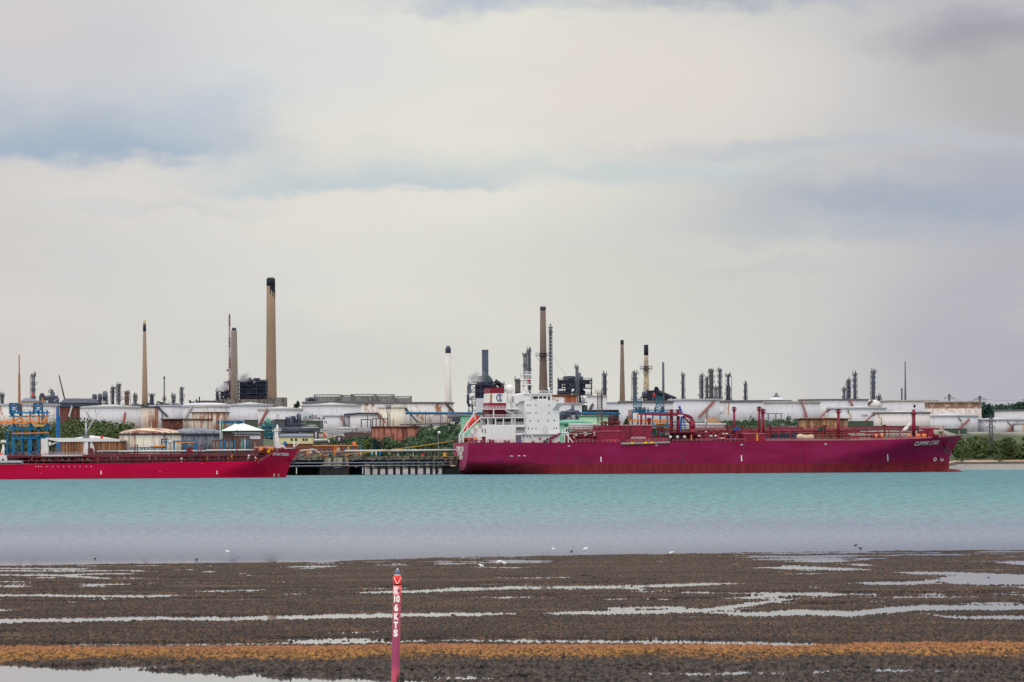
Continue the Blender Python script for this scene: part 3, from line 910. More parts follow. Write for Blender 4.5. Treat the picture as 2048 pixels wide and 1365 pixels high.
chimney('tall tan chimney with a sooty top, tallest of all the stacks', 543, 3050, [(558, 17), (660, 18.5), (795, 22)], TANC,
        [(558, 572, SOOT, 0.08)], extra=lambda th, rad: (crown_cap(543, 555.5, 558, 14, DARKRIM)(th, rad), stain_patch(th, rad, 543, 572, 606, -1.75, 0.1)))
chimney('grey tan chimney beside the red lattice mast', 469, 3000, [(661, 11.5), (795, 16)], GREYC, extra=crown_cap(469, 656, 661, 8.5, NAVY))
chimney('slim tan tapering chimney with a dark band under a pale tip', 290, 2900, [(650, 5.6), (810, 12)], TANC, [(650, 663, SOOT, 0.06)], extra=crown_cap(290, 640, 650, 5.2, CREAMC))
chimney('very thin orange brown stack behind the blue loading arms', 39, 2700, [(710, 2.6), (748, 2.8), (750, 4.2), (800, 5.2)], mat('orange_brown_steel', (158, 106, 66), 0.7, 0.1, 0.3), n=12)
chimney('white chimney with a dark blue cap and domed tip', 897, 2820, [(706, 10.5), (805, 14)], WHITEC, [(696, 706.5, NAVY, 0.1)], extra=crown_cap(897, 692, 696, 7, STEEL))
chimney('brown brick chimney with a ringed platform behind the white bridge', 1087, 2950, [(614, 11), (710, 13.5), (783, 17.5)], BROWNC, [(613.5, 621, NAVY, 0.1)], [(711, 30)])
chimney('plain brown chimney with a short black top', 1245, 2900, [(681, 6), (803, 11)], BROWNC, [(680.5, 689, SOOT, 0.08)])
chimney('cream patched chimney with a black upper part and a ringed platform', 1293, 2850, [(690, 8), (711, 8.4), (803, 12.5)], CREAMC, [(690, 711, SOOT, 0.1)], [(737, 25)])
chimney('thin dark steel stack beside the cream patched chimney', 1327, 2850, [(725, 4.4), (795, 5.2)], NAVY2, n=12)
chimney('thin grey vent stack on its own right of the slim tan chimney', 329, 2850, [(753, 3), (798, 3.4)], STEEL, [(753, 758, DARKRIM, 0.15)], [(799, 8)], n=12)
chimney('tall needle thin grey stack near the right end', 1811, 2900, [(723, 2.2), (770, 3), (800, 4.4)], NAVY2, n=12)
chimney('short thin dark pipe stack beside the needle thin stack', 1804, 2880, [(779, 3), (800, 3)], NAVY, n=12, extra=crown_cap(1804, 777.5, 779, 4, NAVY))
chimney('short black pipe stack on the skyline left of the boiler house', 399, 2850, [(794, 2.6), (805, 2.6)], BLACK, n=10)

# ---- square stack on a flared hood
th = T('square_stack', 'square dark grey steel stack rising from a flared hood with steam', 'chimney', 971, 2800)
k = 2800 / F
z = lambda py: th.p(971, py).z
mb = MB().box(-6.4 * k, 6.4 * k, -6.4 * k, 6.4 * k, z(751), z(702))
mb.box(-6.7 * k, 6.7 * k, -6.7 * k, 6.7 * k, z(702), z(700))
th.part('shaft', NAVY2, mb)
def frustum(mb, a0, b0, z0, a1, b1, z1):
    vs = [(-a0, -b0, z0), (a0, -b0, z0), (a0, b0, z0), (-a0, b0, z0), (-a1, -b1, z1), (a1, -b1, z1), (a1, b1, z1), (-a1, b1, z1)]
    return mb.add(vs, [(0, 1, 5, 4), (1, 2, 6, 5), (2, 3, 7, 6), (3, 0, 4, 7), (4, 5, 6, 7), (3, 2, 1, 0)])
th.part('hood', mat('verdigris_steel', (72, 92, 98), 0.6, 0.15, 0.3, rust=(96, 92, 78), rust_amt=0.4), frustum(frustum(MB(), 20 * k, 8 * k, z(772), 13 * k, 7.5 * k, z(757)), 13 * k, 7.5 * k, z(757), 6.6 * k, 6.6 * k, z(750.5)))
mb = MB()
th.B(mb, 953, 753, 965, 764, -2, 7.4 * k)
th.part('damper_box', NAVY, mb)

# ---- lattice stack, red and white mast, boom
def mast(name, label, cat, px, d, py_top, w0, w1, n, m_, bw=0.35, group=None, py_base=None):
    th = T(name, label, cat, px, d, py_base, group=group)
    k = d / F
    th.part('lattice', m_, MB().lattice(0, 0, -0.3, th.p(px, py_top).z, w0 * k / 2, w1 * k / 2, n, bw))
    return th
th = mast('lattice_stack', 'tall dark lattice stack standing right beside the brown brick chimney', 'stack', 1102, 2940, 655, 6.4, 5.4, 26, NAVY2, 0.5)
k = 2940 / F
th.part('flue', NAVY, MB().rod((0, 0, 0), (0, 0, th.p(1102, 650).z), 1.1 * k, None, 8))
for py in (657, 666):
    mb = MB()
    zz = th.p(1102, py).z
    mb.lathe(0, 0, [(1.2 * k, zz - .2), (4.4 * k, zz), (4.4 * k, zz + 1.0), (4.2 * k, zz + 1.0)], 12, False)
    th.part('platform', DARKRIM, mb)
th.part('flare_tip', BLACK, MB().ball((0, 0, th.p(1102, 649.5).z), 1.5 * k, 1.5 * k, 1.7 * k, 10, 6))
th = T('lattice_mast', 'red and white banded lattice mast beside the grey tan chimney', 'mast', 460, 2990)
k = 2990 / F
zs = np.linspace(-0.3, th.p(460, 632).z, 11)
REDM = mat('mast_red_paint', (128, 84, 92), 0.5, 0.1, 0.4)
for i in range(10):
    w_ = lambda q: (1.8 - 0.9 * q / 10) * k
    th.part('mast_section', REDM if (i % 2 or i > 8) else mat('mast_white_paint', (168, 146, 154), 0.5, 0.1, 0.4), MB().lattice(0, 0, zs[i], zs[i + 1], w_(i), w_(i + 1), 3, 0.5))
th.part('mast_head', DARKRIM, MB().ball((0, 0, th.p(460, 630).z), 1.5 * k, 1.5 * k, 1.8 * k, 8, 6))
mb = MB().ball((-4.5 * k, 0, th.p(460, 741).z), 1.9 * k, 1.4 * k, 2.2 * k, 10, 6)
mb.bar((-4.5 * k, 0, th.p(460, 741).z), (0, 0, th.p(460, 741).z), 0.4)
th.part('dish_aerial', BLACK, mb)
th = T('crane', 'dark slewing boom of a mobile crane sloping up to the left', 'crane', 131, 2750)
th.part('boom', mat('dark_brown_boom', (58, 42, 44), 0.6, 0.1, 0.4), MB().rod(th.p(131, 806), th.p(118, 751), 0.62, 0.40, 4))
th.part('hoist_rope', STEEL, MB().rod(th.p(118, 752), th.p(117.6, 800), 0.06, None, 4))
mb = MB()
th.B(mb, 126, 803, 140, 812, -3, 3)
th.part('cab', NAVY, mb)

# ---- process columns
def column(label, px, d, py_top, wpx, m_=NAVY2, rings=5, seed=1, pipe=1, top=1, group=None, py_low=None, taper=None, ringw=1.9, name='process_column'):
    rng = random.Random(seed)
    th = T(name, label, 'process column', px, d, group=group)
    k = d / F
    z1 = th.p(px, py_top).z
    r = wpx * k / 2
    zb = -0.4
    if taper:
        zt_ = th.p(px, taper[0]).z
        r2 = taper[1] * k / 2
        prof = [(r, zb), (r, zt_ - 1.2), (r2, zt_), (r2, z1 - r2 * 0.7), (r2 * 0.7, z1 - r2 * 0.2), (0.01, z1)]
    else:
        prof = [(r, zb), (r, z1 - r * 0.8), (r * 0.75, z1 - r * 0.3), (0.01, z1)]
    th.part('vessel', m_, MB().lathe(0, 0, prof, 18))
    rad = lambda z: float(np.interp(z, [q[1] for q in prof], [q[0] for q in prof]))
    zv = th.p(px, 806).z
    for i in range(rings):
        zz = zv + (z1 - zv) * ((i + 0.75) / rings) - rng.uniform(0, 0.6)
        if i == rings - 1:
            zz = z1 - r * 0.9
        rr = rad(zz) * rng.uniform(1.3, ringw)
        side = rng.choice((0, 0, 1, -1)) * r * 0.4
        mb = MB().lathe(side, 0, [(rr * 0.5, zz - 0.25), (rr, zz - 0.25), (rr, zz + 0.1), (rr * 0.5, zz + 0.1)], 14, False)
        for q in range(8):
            a = math.pi * q / 4
            mb.bar((side + rr * math.cos(a), rr * math.sin(a), zz), (side + rr * math.cos(a), rr * math.sin(a), zz + 1.3), 0.14)
        mb.lathe(side, 0, [(rr - 0.1, zz + 1.2), (rr, zz + 1.2), (rr, zz + 1.4), (rr - 0.1, zz + 1.4)], 14, False)
        th.part('platform', DARKRIM if m_ is not DARKRIM else NAVY, mb)
    if pipe:
        s = rng.choice((-1, 1))
        mb = MB().path([(s * r * 1.5, -0.3, zb), (s * r * 1.5, -0.3, z1 - r), (s * r * 0.9, -0.2, z1 + 0.6), (0, 0, z1 + 0.4)], max(0.22, r * 0.16), 8)
        th.part('overhead_pipe', STEEL, mb)
    if top:
        mb = MB()
        for q in range(5):
            x = rng.uniform(-1.2, 1.2) * r
            mb.bar((x, 0, z1 - r), (x, 0, z1 + rng.uniform(0.3, 2.2)), 0.3)
        th.part('vent', NAVY, mb)
    return th
column('grey column with stacked platforms behind the blue loading arms', 67, 2750, 750, 7.5, STEEL, 4, 2, ringw=1.7)
column('small column topped by round caged platform left of the dark shed', 103, 2650, 783, 4, NAVY2, 3, 3, ringw=3.0)
column('dark blue column at the far left edge', 5, 2800, 789, 6, NAVY, 3, 31)
column('slim blue black column left in the group before the slim chimney', 226, 2800, 776, 5.5, NAVY, 4, 4)
column('taller ringed column beside the slim blue black one', 238, 2780, 770, 6.4, STEEL, 5, 5)
column('fat column hugged by an arched white pipe', 254, 2760, 783, 9, BROWNP, 2, 6, top=0)
column('small ringed column left of the slim tan chimney', 271, 2780, 791, 5, NAVY2, 4, 7)
column('plain dark squat column right of the slim tan chimney', 304, 2800, 788, 8, NAVY, 1, 8, pipe=0, top=0)
column('short ringed column between two thin stacks on the left', 347, 2780, 791, 5, NAVY2, 4, 9)
column('ringed column with red tip lamp left of the boiler house', 364, 2780, 777, 5.5, NAVY2, 4, 10)
column('tall twin column with caged top behind the ship mast', 1051, 2850, 708, 8, STEEL, 5, 11, ringw=1.5)
column('right hand half of the tall twin column behind the ship mast', 1059, 2853, 700, 7, NAVY2, 6, 12, ringw=1.6)
column('short fat dark column left of the ship mast', 1036, 2820, 758, 11, mat('dark_grey_vessel', (92, 88, 92), 0.6, 0.1, 0.3), 2, 13, pipe=0, ringw=1.35)
column('dark column standing through the process frame right of the brick chimney', 1154, 2780, 734, 5.5, NAVY2, 3, 14)
column('blue black column with a bent vent and a side pipe', 1210, 2780, 748, 7, NAVY, 4, 15, ringw=1.5)
column('ringed grey blue column left of the cream patched chimney', 1270, 2760, 745, 8, NAVY2, 6, 16, ringw=1.7)
column('lone dark column above the left white tank', 1366, 2800, 750, 5, NAVY, 4, 17, ringw=2.0)
column('heavily ringed column, leftmost of the cluster above the white tanks', 1404, 2800, 751, 6, NAVY2, 7, 18, ringw=2.1)
column('stout brown column, tallest of the cluster above the white tanks', 1423, 2790, 740, 8.5, mat('brown_grey_vessel', (86, 76, 78), 0.6, 0.1, 0.3), 6, 19, ringw=1.5)
column('half height column pressed against the stout brown column', 1415, 2795, 757, 5, NAVY, 4, 20)
column('slender column with wide caps in the cluster above the white tanks', 1440, 2800, 740, 5.5, NAVY2, 6, 21, ringw=2.2)
column('low pale column between the brown and the slender columns', 1432, 2770, 776, 7, STEEL, 2, 22)
column('dark column with a thin upper half, rightmost of the cluster', 1457, 2800, 750, 9, NAVY, 6, 23, taper=(770, 5), ringw=1.7)
column('small column with a red tip right of the cluster', 1491, 2800, 768, 5, NAVY, 3, 24, ringw=2.0)
column('short column, leftmost of the three above the domed white tank', 1689, 2800, 780, 4, NAVY2, 2, 25, ringw=2.6)
column('middle column of the three above the domed white tank', 1698, 2790, 761, 7, NAVY, 6, 26, ringw=1.5)
column('tallest column of the three above the domed white tank', 1710, 2800, 748, 6, NAVY2, 5, 27, ringw=1.6)
column('tall grey column with left hand brackets above the striped dome', 1747, 2800, 743, 7.5, NAVY2, 6, 28, ringw=1.5)
column('low dark vessel at the right foot of the tall grey column', 1758, 2790, 793, 7, NAVY, 2, 29, ringw=1.3)

# ---- caged frame on the twin column
def frame_tower(name, label, cat, px0, px1, d, py_top, floors, m_, seed, clutter=14, depth=12, py0=812, group=None, colm=NAVY2, walls=0.0, bw=0.5):
    """open steel process frame: columns, floors, braces, vessels and pipes"""
    rng = random.Random(seed)
    th = T(name, label, cat, (px0 + px1) / 2, d, group=group)
    k = d / F
    hw = (px1 - px0) * k / 2
    zt_ = th.p((px0 + px1) / 2, py_top).z
    zb = -0.3
    mb = MB()
    nb = max(2, int(hw * 2 / 5.5))
    for i in range(nb + 1):
        x = -hw + 2 * hw * i / nb
        for y in (-depth / 2, depth / 2):
            mb.bar((x, y, zb), (x, y, zt_ + rng.uniform(-0.5, 1.2)), bw)
    lv = [th.p((px0 + px1) / 2, f).z for f in floors]
    for i in range(nb):
        x0, x1 = -hw + 2 * hw * i / nb, -hw + 2 * hw * (i + 1) / nb
        for a, b_ in zip(lv, lv[1:]):
            if rng.random() < 0.55:
                mb.bar((x0, -depth / 2, a), (x1, -depth / 2, b_), bw * 0.6)
            if rng.random() < 0.35:
                mb.bar((x1, -depth / 2, a), (x0, -depth / 2, b_), bw * 0.6)
    for x in (-hw, hw):
        for zz in (lv[0], lv[-1]):
            mb.bar((x, -depth / 2, zz), (x, depth / 2, zz), bw * 0.7)
    mb.bar((-hw, -depth / 2, lv[0]), (hw, -depth / 2, lv[0]), bw * 0.7)
    mb.bar((-hw, -depth / 2, lv[-1]), (hw, -depth / 2, lv[-1]), bw * 0.7)
    th.part('frame', m_, mb)
    for zz in lv:
        mb = MB().box(-hw - 0.6, hw + 0.6, -depth / 2 - 0.5, depth / 2, zz - 0.35, zz + 0.1)
        mb.rail((-hw - 0.5, -depth / 2 - 0.45, zz + 0.1), (hw + 0.5, -depth / 2 - 0.45, zz + 0.1), 1.2, 2.2, 0.16)
        th.part('floor', m_, mb)
    for q in range(clutter):
        mb = MB()
        zz = rng.choice(lv)
        x = rng.uniform(-hw * 0.9, hw * 0.9)
        y = rng.uniform(-depth / 2.2, depth / 3)
        kind = rng.random()
        nm = 'vessel'
        if kind < 0.35:
            r = rng.uniform(0.7, 1.6)
            h = rng.uniform(2, 5)
            mb.lathe(x, y, [(r, zz), (r, zz + h), (r * 0.6, zz + h + r * 0.4), (0.05, zz + h + r * 0.5)], 12)
        elif kind < 0.6:
            r = rng.uniform(0.6, 1.3)
            L_ = rng.uniform(1.5, 4)
            mb.rod((x - L_, y, zz + 1.4), (x + L_, y, zz + 1.4), r, None, 12)
        else:
            nm = 'pipe'
            r = rng.uniform(0.18, 0.45)
            x2 = max(-hw, min(hw, x + rng.uniform(-8, 8)))
            z2 = rng.choice(lv) + rng.uniform(0.5, 2.5)
            mb.path([(x, y, zb), (x, y, z2), (x2, y, z2), (x2, y, z2 - rng.uniform(1, 6))], r, 7)
        th.part(nm, rng.choice((colm, STEEL, NAVY, m_, colm, DARKRIM)), mb)
    return th, hw, lv
th, hw, lv = frame_tower('boiler_house', 'blue black boiler house in open steelwork between the two big chimneys', 'building', 476, 534, 3020, 762, (795, 787, 779, 771, 764), NAVY, 3, 16, 16)
mb = MB()
th.B(mb, 479, 766, 533, None, -6, 3)
th.part('cladding', mat('blue_black_cladding', (40, 48, 72), 0.6, 0.3, 0.35, rust=(86, 92, 112), rust_amt=0.35, streak=(0.6, 0.6, 0.3)), mb)
mb = MB()
th.B(mb, 482, 760.5, 505, 766, -5, 3)
th.B(mb, 520, 761.5, 533, 766, -5, 3)
th.part('roof_fans', BLACK, mb)
frame_tower('process_unit', 'small dark frame with two tiers left of the red lattice mast', 'process unit', 434, 452, 2980, 783, (800, 792, 784), NAVY, 4, 6, 8)
frame_tower('process_unit', 'dark red clad block left of the grey tan chimney', 'process unit', 450, 459, 2985, 767, (795, 781, 769), mat('dark_red_cladding', (84, 42, 58), 0.6, 0.1, 0.3), 41, 4, 8)
th, hw, lv = frame_tower('process_unit', 'dark blue process unit in steelwork under the square stack', 'process unit', 938, 1008, 2790, 767, (840, 826, 812, 798, 784, 769), NAVY, 5, 26, 14)
mb = MB()
th.B(mb, 950, 771, 992, 812, -5, 4)
th.part('casing', mat('dark_blue_casing', (56, 62, 88), 0.6, 0.15, 0.3, rust=(84, 60, 74), rust_amt=0.4), mb)
mb = MB()
th.B(mb, 934, 771, 942, 787, -3, 7.6)
th.part('hopper', NAVY2, mb)
mb = MB()
th.B(mb, 951, 797, 1000, None, -5, 8)
th.part('white_cladding', mat('pale_cladding', (196, 200, 212), 0.5, 0.03, 0.2, grime=0.15), mb)
mb = MB().path([th.p(936, 789, 8), th.p(936, 808, 8), th.p(940, 812, 8)], 0.9, 8)
th.part('duct', NAVY, mb)
th, hw, lv = frame_tower('process_unit', 'dark blue process frame with a long flat top right of the brick chimney', 'process unit', 1117, 1183, 2790, 759, (835, 820, 805, 790, 777, 768, 761), NAVY, 6, 34, 14)
mb = MB()
th.B(mb, 1131, 768, 1140, 800, -3, 5)
th.B(mb, 1123, 762, 1180, 768, -4, 6)
th.part('air_coolers', mat('dark_blue_casing', (56, 62, 88)), mb)
frame_tower('process_unit', 'low dark plant with a flat dome behind the left white tanks', 'process unit', 82, 116, 2640, 797, (812, 806, 800), NAVY2, 7, 12, 8)
frame_tower('process_unit', 'low dark frame with sheds right of the dark shed roof', 'process unit', 188, 214, 2740, 792, (808, 801, 794), NAVY2, 8, 8, 8)
frame_tower('process_unit', 'low dark frame with a black slide beside the cream patched chimney', 'process unit', 1288, 1302, 2840, 794, (806, 800, 795), BLACK, 9, 5, 8)
# furnace with a sloping duct
th = T('furnace', 'black furnace with a peaked flue and a long duct sloping to the right', 'furnace', 1312, 2830)
th.part('casing', BLACK, MB().prism([tuple(th.p(*q).xz) for q in ((1295, 806), (1340, 806), (1340, 794), (1324, 790), (1316, 776), (1315, 774), (1310, 774), (1308, 781), (1295, 782))], -4, 4))
mb = MB()
for (a, b_) in (((1316, 783), (1335, 791)), ((1335, 791), (1352, 798))):
    mb.rod(th.p(*a, 4.5), th.p(*b_, 4.5), 1.1, None, 8)
th.part('duct', NAVY, mb)
# sheds and parapets on the skyline
def shed(label, px0, px1, d, py_eave, py_ridge, mw, mr, depth=14, ridge=None, name='shed', cat='building', group=None):
    th = T(name, label, cat, (px0 + px1) / 2, d, group=group)
    mb = MB()
    th.B(mb, px0, py_eave, px1, None, -depth, 0)
    th.part('wall', mw, mb)
    a, b_ = ridge or (px0 + 8, px1 - 8)
    e0, e1 = th.p(px0 - 1, py_eave, 0), th.p(px1 + 1, py_eave, 0)
    r0, r1 = th.p(a, py_ridge, -depth / 2), th.p(b_, py_ridge, -depth / 2)
    y0, y1 = -0.6, depth + 0.6
    vs = [(e0.x, y0, e0.z), (e1.x, y0, e1.z), (e1.x, y1, e1.z), (e0.x, y1, e0.z), (r0.x, depth / 2, r0.z), (r1.x, depth / 2, r1.z)]
    th.part('roof', mr, MB().add(vs, [(0, 1, 5, 4), (1, 2, 5), (2, 3, 4, 5), (3, 0, 4), (3, 2, 1, 0)]))
    return th
th = shed('long dark slate roofed shed below the crane boom', 120, 196, 2720, 806, 797, SLATE, SLATE, 24, (130, 188))
mb = MB()
for i in range(9):
    a = th.p(134 + i * 5.2, 798.0, -9)
    mb.box(a.x, a.x + 1.1, -9.2 + 18, -9 + 18.4, a.z - .3, a.z + .4)
th.part('roof_vents', PALE, mb)
shed('beige gabled shed behind the grey platform column', 42, 80, 2720, 803, 796, mat('beige_cladding', (164, 148, 132)), ROOFG, 16, (50, 58))
shed('low flat grey building on the skyline behind the gabled white tank', 395, 434, 2900, 803, 801, CONCG, CONCG, 10)
th = T('parapet_building', 'long grey concrete building below the boiler house', 'building', 502, 2880)
mb = MB()
th.B(mb, 430, 799, 534, None, -18, 0)
th.part('wall', CONCG, mb)
mb = MB()
th.B(mb, 534, 795.5, 572, None, -14, 0.6)
th.part('annexe', CONCG, mb)
mb = MB()
for i in range(12):
    th.B(mb, 432 + i * 12, 797.5, 434 + i * 12, 799, -1, 0.2)
th.part('roof_vents', RUSTD, mb)
# terraces seen below the dark shed: small concrete tanks on the skyline
def tank(label, px0, px1, py_top, d, m_, roof='float', py_roof=None, rim=None, py_rim=None, stair=None, pipes=(), mroof=None, ribs=0, number=None, group=None, name='storage_tank', clips=()):
    """cylindrical tank standing on the ground; roof 'float' (open, rim only), 'dome' or 'cone'"""
    pc = (px0 + px1) / 2
    th = T(name, label, 'tank', pc, d, group=group)
    k = d / F
    r = (px1 - px0) * k / 2
    zt_ = th.p(pc, py_top).z
    zr = th.p(pc, py_rim).z if py_rim else zt_ - 0.5
    n = 72
    sh = MB().lathe(0, 0, [(r, -1.5), (r, zt_)], n)
    th.part('shell', m_, sh)
    if rim is not None:
        w_ = 0.75
        th.part('rim', rim, MB().lathe(0, 0, [(r + 0.01, zr - 0.25), (r + w_, zr), (r + w_, zt_ + 0.15), (r - 0.3, zt_ + 0.15)], n, False))
    if roof != 'float' and py_roof is not None:
        zc = th.p(pc, py_roof).z - zt_
        prof = [(r - 0.05, zt_ + 0.16)]
        if roof == 'dome':
            for i in range(1, 9):
                a = i / 9 * math.pi / 2
                prof.append((max(0.05, (r - 0.05) * math.cos(a)), zt_ + 0.16 + zc * math.sin(a)))
            prof.append((0.03, zt_ + 0.16 + zc))
        else:
            prof.append((0.03, zt_ + 0.16 + zc))
        th.part('roof', mroof or m_, MB().lathe(0, 0, prof, n))
    if ribs:
        mb = MB()
        for i in range(ribs):
            a = math.pi + math.pi * (i + 0.5) / ribs
            mb.bar((r * math.cos(a), r * math.sin(a), -1), (r * math.cos(a), r * math.sin(a), zt_), 0.28)
        th.part('ribs', m_, mb)
    if stair:
        for (a, b_, sm_) in stair:     # pixel start, pixel end on the near side
            p0, p1 = th.p(*a, 0), th.p(*b_, 0)
            def on(pt):
                y = -math.sqrt(max(0.0, r * r - pt.x * pt.x)) if abs(pt.x) < r else 0
                return Vector((pt.x, y - 0.9, pt.z))
            q = [on(p0.lerp(p1, i / 8)) for i in range(9)]
            mb = MB()
            for u_, v_ in zip(q, q[1:]):
                mb.rod(u_, v_, 0.62, None, 4)
                mb.bar(u_ + Vector((0, -0.2, 1.2)), v_ + Vector((0, -0.2, 1.2)), 0.18)
            mb.bar(q[4], (q[4].x, q[4].y, -0.5), 0.35)
            th.part('staircase', sm_, mb)
    for (pts, pm, pr) in pipes:
        q = []
        for pt in pts:
            v = th.p(*pt, 0)
            y = -math.sqrt(max(0.0, r * r - v.x * v.x)) - 0.45
            q.append(Vector((v.x, y, v.z)))
        th.part('pipe', pm, MB().path(q, pr, 7))
    if number:
        body, px, py, size = number
        v = th.p(px, py)
        def fn(x, y):
            xx = v.x + x
            return (xx, -math.sqrt(max(0.01, r * r - xx * xx)) - 0.12, v.z + y)
        th.part('number', GREY_T, letters(MB(), body, size, fn, bold=0.05))
    for (px, py, cm) in clips:
        v = th.p(px, py, 0)
        mb = MB().box(v.x - 0.9, v.x + 0.9, -r * 0.4 - 0.8, -r * 0.4 + 0.8, zt_, v.z + 0.4)
        th.part('hatch', cm, mb)
    return th
CONCT = mat('grey_concrete_tank', (120, 120, 120), 0.9, 0.1, 0.3, rust=(84, 84, 84), rust_amt=0.6, streak=(0.8, 0.8, 0.12))
def parapet(th, px0, px1, py, d):
    r = (px1 - px0) * d / F / 2
    z_ = th.p((px0 + px1) / 2, py).z
    mb = MB()
    for i in range(40):
        a = 2 * math.pi * i / 40
        mb.bar((r * math.cos(a), r * math.sin(a), z_), (r * math.cos(a), r * math.sin(a), z_ + 1.3), 0.18)
    mb.lathe(0, 0, [(r - .1, z_ + 1.2), (r, z_ + 1.2), (r, z_ + 1.4), (r - .1, z_ + 1.4)], 40, False)
    th.part('handrail', DARKRIM, mb)
for (a, b_, y, d, lb) in ((628, 684, 794, 2860, 'grey concrete tank on the skyline, leftmost of the grey row'), (683, 708, 795, 2880, 'narrow grey concrete tank second in the grey skyline row'),
                        (702, 752, 793, 2840, 'widest grey concrete tank in the middle of the grey skyline row'), (751, 789, 793.5, 2860, 'grey concrete tank fourth in the grey skyline row'),
                        (787, 824, 797, 2880, 'lower grey concrete tank at the right end of the grey skyline row')):
    parapet(tank(lb, a, b_, y, d, CONCT), a, b_, y, d)
frame_tower('process_unit', 'small dark stand left of the grey skyline tanks', 'process unit', 619, 629, 2830, 798, (804, 799), NAVY, 51, 3, 5)

# ---- the tank farm
COLLAR = bpy.data.materials.new('white_tank_rust_collar')
COLLAR.use_nodes = True
t = NT(COLLAR.node_tree)
co = t.node('ShaderNodeTexCoord').outputs['Object']
zc_ = t.xyz(co)[2]
n_ = t.noise(t.scale(co, (.25, .25, .3)), 1.0, 5, .7)
n2_ = t.noise(t.scale(co, (.9, .9, .5)), 1.0, 4, .65)
c = t.mix(t.sstep(n_, .3, .7), lin((214, 210, 212)), lin((224, 218, 218)))
up = t.m('MULTIPLY', t.sstep(zc_, 12.0, 12.8), t.sstep(zc_, 17.3, 16.9))
c = t.mix(t.m('MULTIPLY', t.sstep(n2_, .46, .58, 0, .8), t.sstep(zc_, 5.0, 13.0)), c, lin((176, 136, 108)))
c = t.mix(t.m('MULTIPLY', up, t.sstep(n_, .36, .52, .35, 1)), c, lin((122, 88, 68)))
t.put(t.n['Principled BSDF'].inputs['Base Color'], c)
t.n['Principled BSDF'].inputs['Roughness'].default_value = .6
tank('white tank with rusty top edge behind the blue loading arms', -20, 114, 809, 2600, WHITE3, rim=PALERIM, py_rim=812)
tank('dark rust brown tank on the bank below the dark shed', 119, 160, 812, 2500, RUSTD, rim=SLATE, py_rim=814, stair=[((140, 834), (146, 814), PALE)])
tank('wide white tank with a shallow domed roof and dark stains under its rim', 158, 287, 814, 2570, WHITE2, 'cone', 810, PALE, 816, stair=[((256, 826), (252, 850), REDST)], pipes=[([(176, 824), (190, 842)], DARKRIM, .18)])
tank('tall narrow rust streaked tank in front of the slim tan chimney', 284, 317, 814, 2470, RUSTW, rim=SLATE, py_rim=815)
tank('white tank behind the stair of the narrow rust streaked tank', 300, 372, 811, 2620, WHITE2, rim=PALERIM, py_rim=813, stair=[((316, 814), (338, 834), SLATE)])
tank('white domed tank left of the rust blotched tank', 366, 460, 811, 2600, WHITE2, 'dome', 806.5, PALE, 814, stair=[((386, 815), (372, 838), PALE)])
tank('white tank blotched with brown rust beside the pyramid roof', 384, 458, 825, 2450, RUSTW, rim=BROWNP, py_rim=826)
tank('small low rusty tank in front of the white domed tank', 324, 366, 838.5, 2380, RUSTD, rim=RUSTD, py_rim=840)
tank('low rust and white streaked tank beside the small rusty one', 368, 425, 838.5, 2390, RUSTW, rim=BROWNP, py_rim=840)
tank('white tank with a gently domed roof below the boiler house', 455, 545, 810, 2640, WHITE2, 'cone', 805.5, PALERIM, 812)
tank('white conical roofed tank right of the pyramid roof with a pink stair', 516, 606, 818, 2560, WHITE2, 'cone', 814, PALE, 820, stair=[((537, 820), (519, 852), PINKST)], number=('457', 585, 837, 3.2))
tank('large white tank with a domed roof below the grey skyline row', 603, 722, 811, 2580, WHITE2, 'cone', 806.5, PALE, 812, number=('458', 628, 835, 3.2))
tank('white tank partly hidden behind the domed one with a grey walkway rim', 606, 760, 804, 2720, WHITE2, rim=DARKRIM, py_rim=807)
tank('long white tank with brown rust clouds left of the white chimney', 712, 907, 806, 2660, WHITE3, rim=DARKRIM, py_rim=808, stair=[((893, 808), (908, 826), BROWNP)])
tank('cream tank standing before the rust clouded white tank', 757, 812, 814.5, 2560, CREAM_T, 'cone', 813, PALE, 816, stair=[((811, 818), (836, 846), SLATE)])
tank('small white tank with a pink ladder and number on its side', 646, 708, 831, 2500, WHITE2, 'cone', 829.5, PALERIM, 833, stair=[((683, 833), (692, 852), PINKST)], number=('46', 651, 845, 2.4))
tank('small white tank under a blue pipe bridge', 700, 762, 829, 2490, WHITE2, 'cone', 827, PALE, 831, stair=[((757, 829), (772, 847), PINKST)])
tank('rust red ribbed tank above the trees and the jetty pipe', 743, 837, 854, 2252, RUSTY, rim=RUSTD, py_rim=855.5, ribs=26)
tank('cream tank with rust stains and a rust blotched domed roof behind the red tanker', 238, 362, 868.5, 2160, RUSTT, 'dome', 857, SLATE, 869.5, mroof=RUSTR, ribs=12)
tank('grey domed tank behind the right side of the rust blotched roof', 338, 448, 869, 2190, GREY_T, 'dome', 857, SLATE, 870.5)
tank('long low tank of rusty plates with a white roof behind the white ship crane', 116, 250, 881, 2150, RUSTW if False else mat('rusty_wood_brown_plate', (170, 122, 84), 0.8, 0.15, 0.3, rust=(104, 70, 58), rust_amt=0.55, streak=(1.2, 1.2, 0.02)), 'cone', 872, PALE, 883, mroof=WHITE, ribs=30)
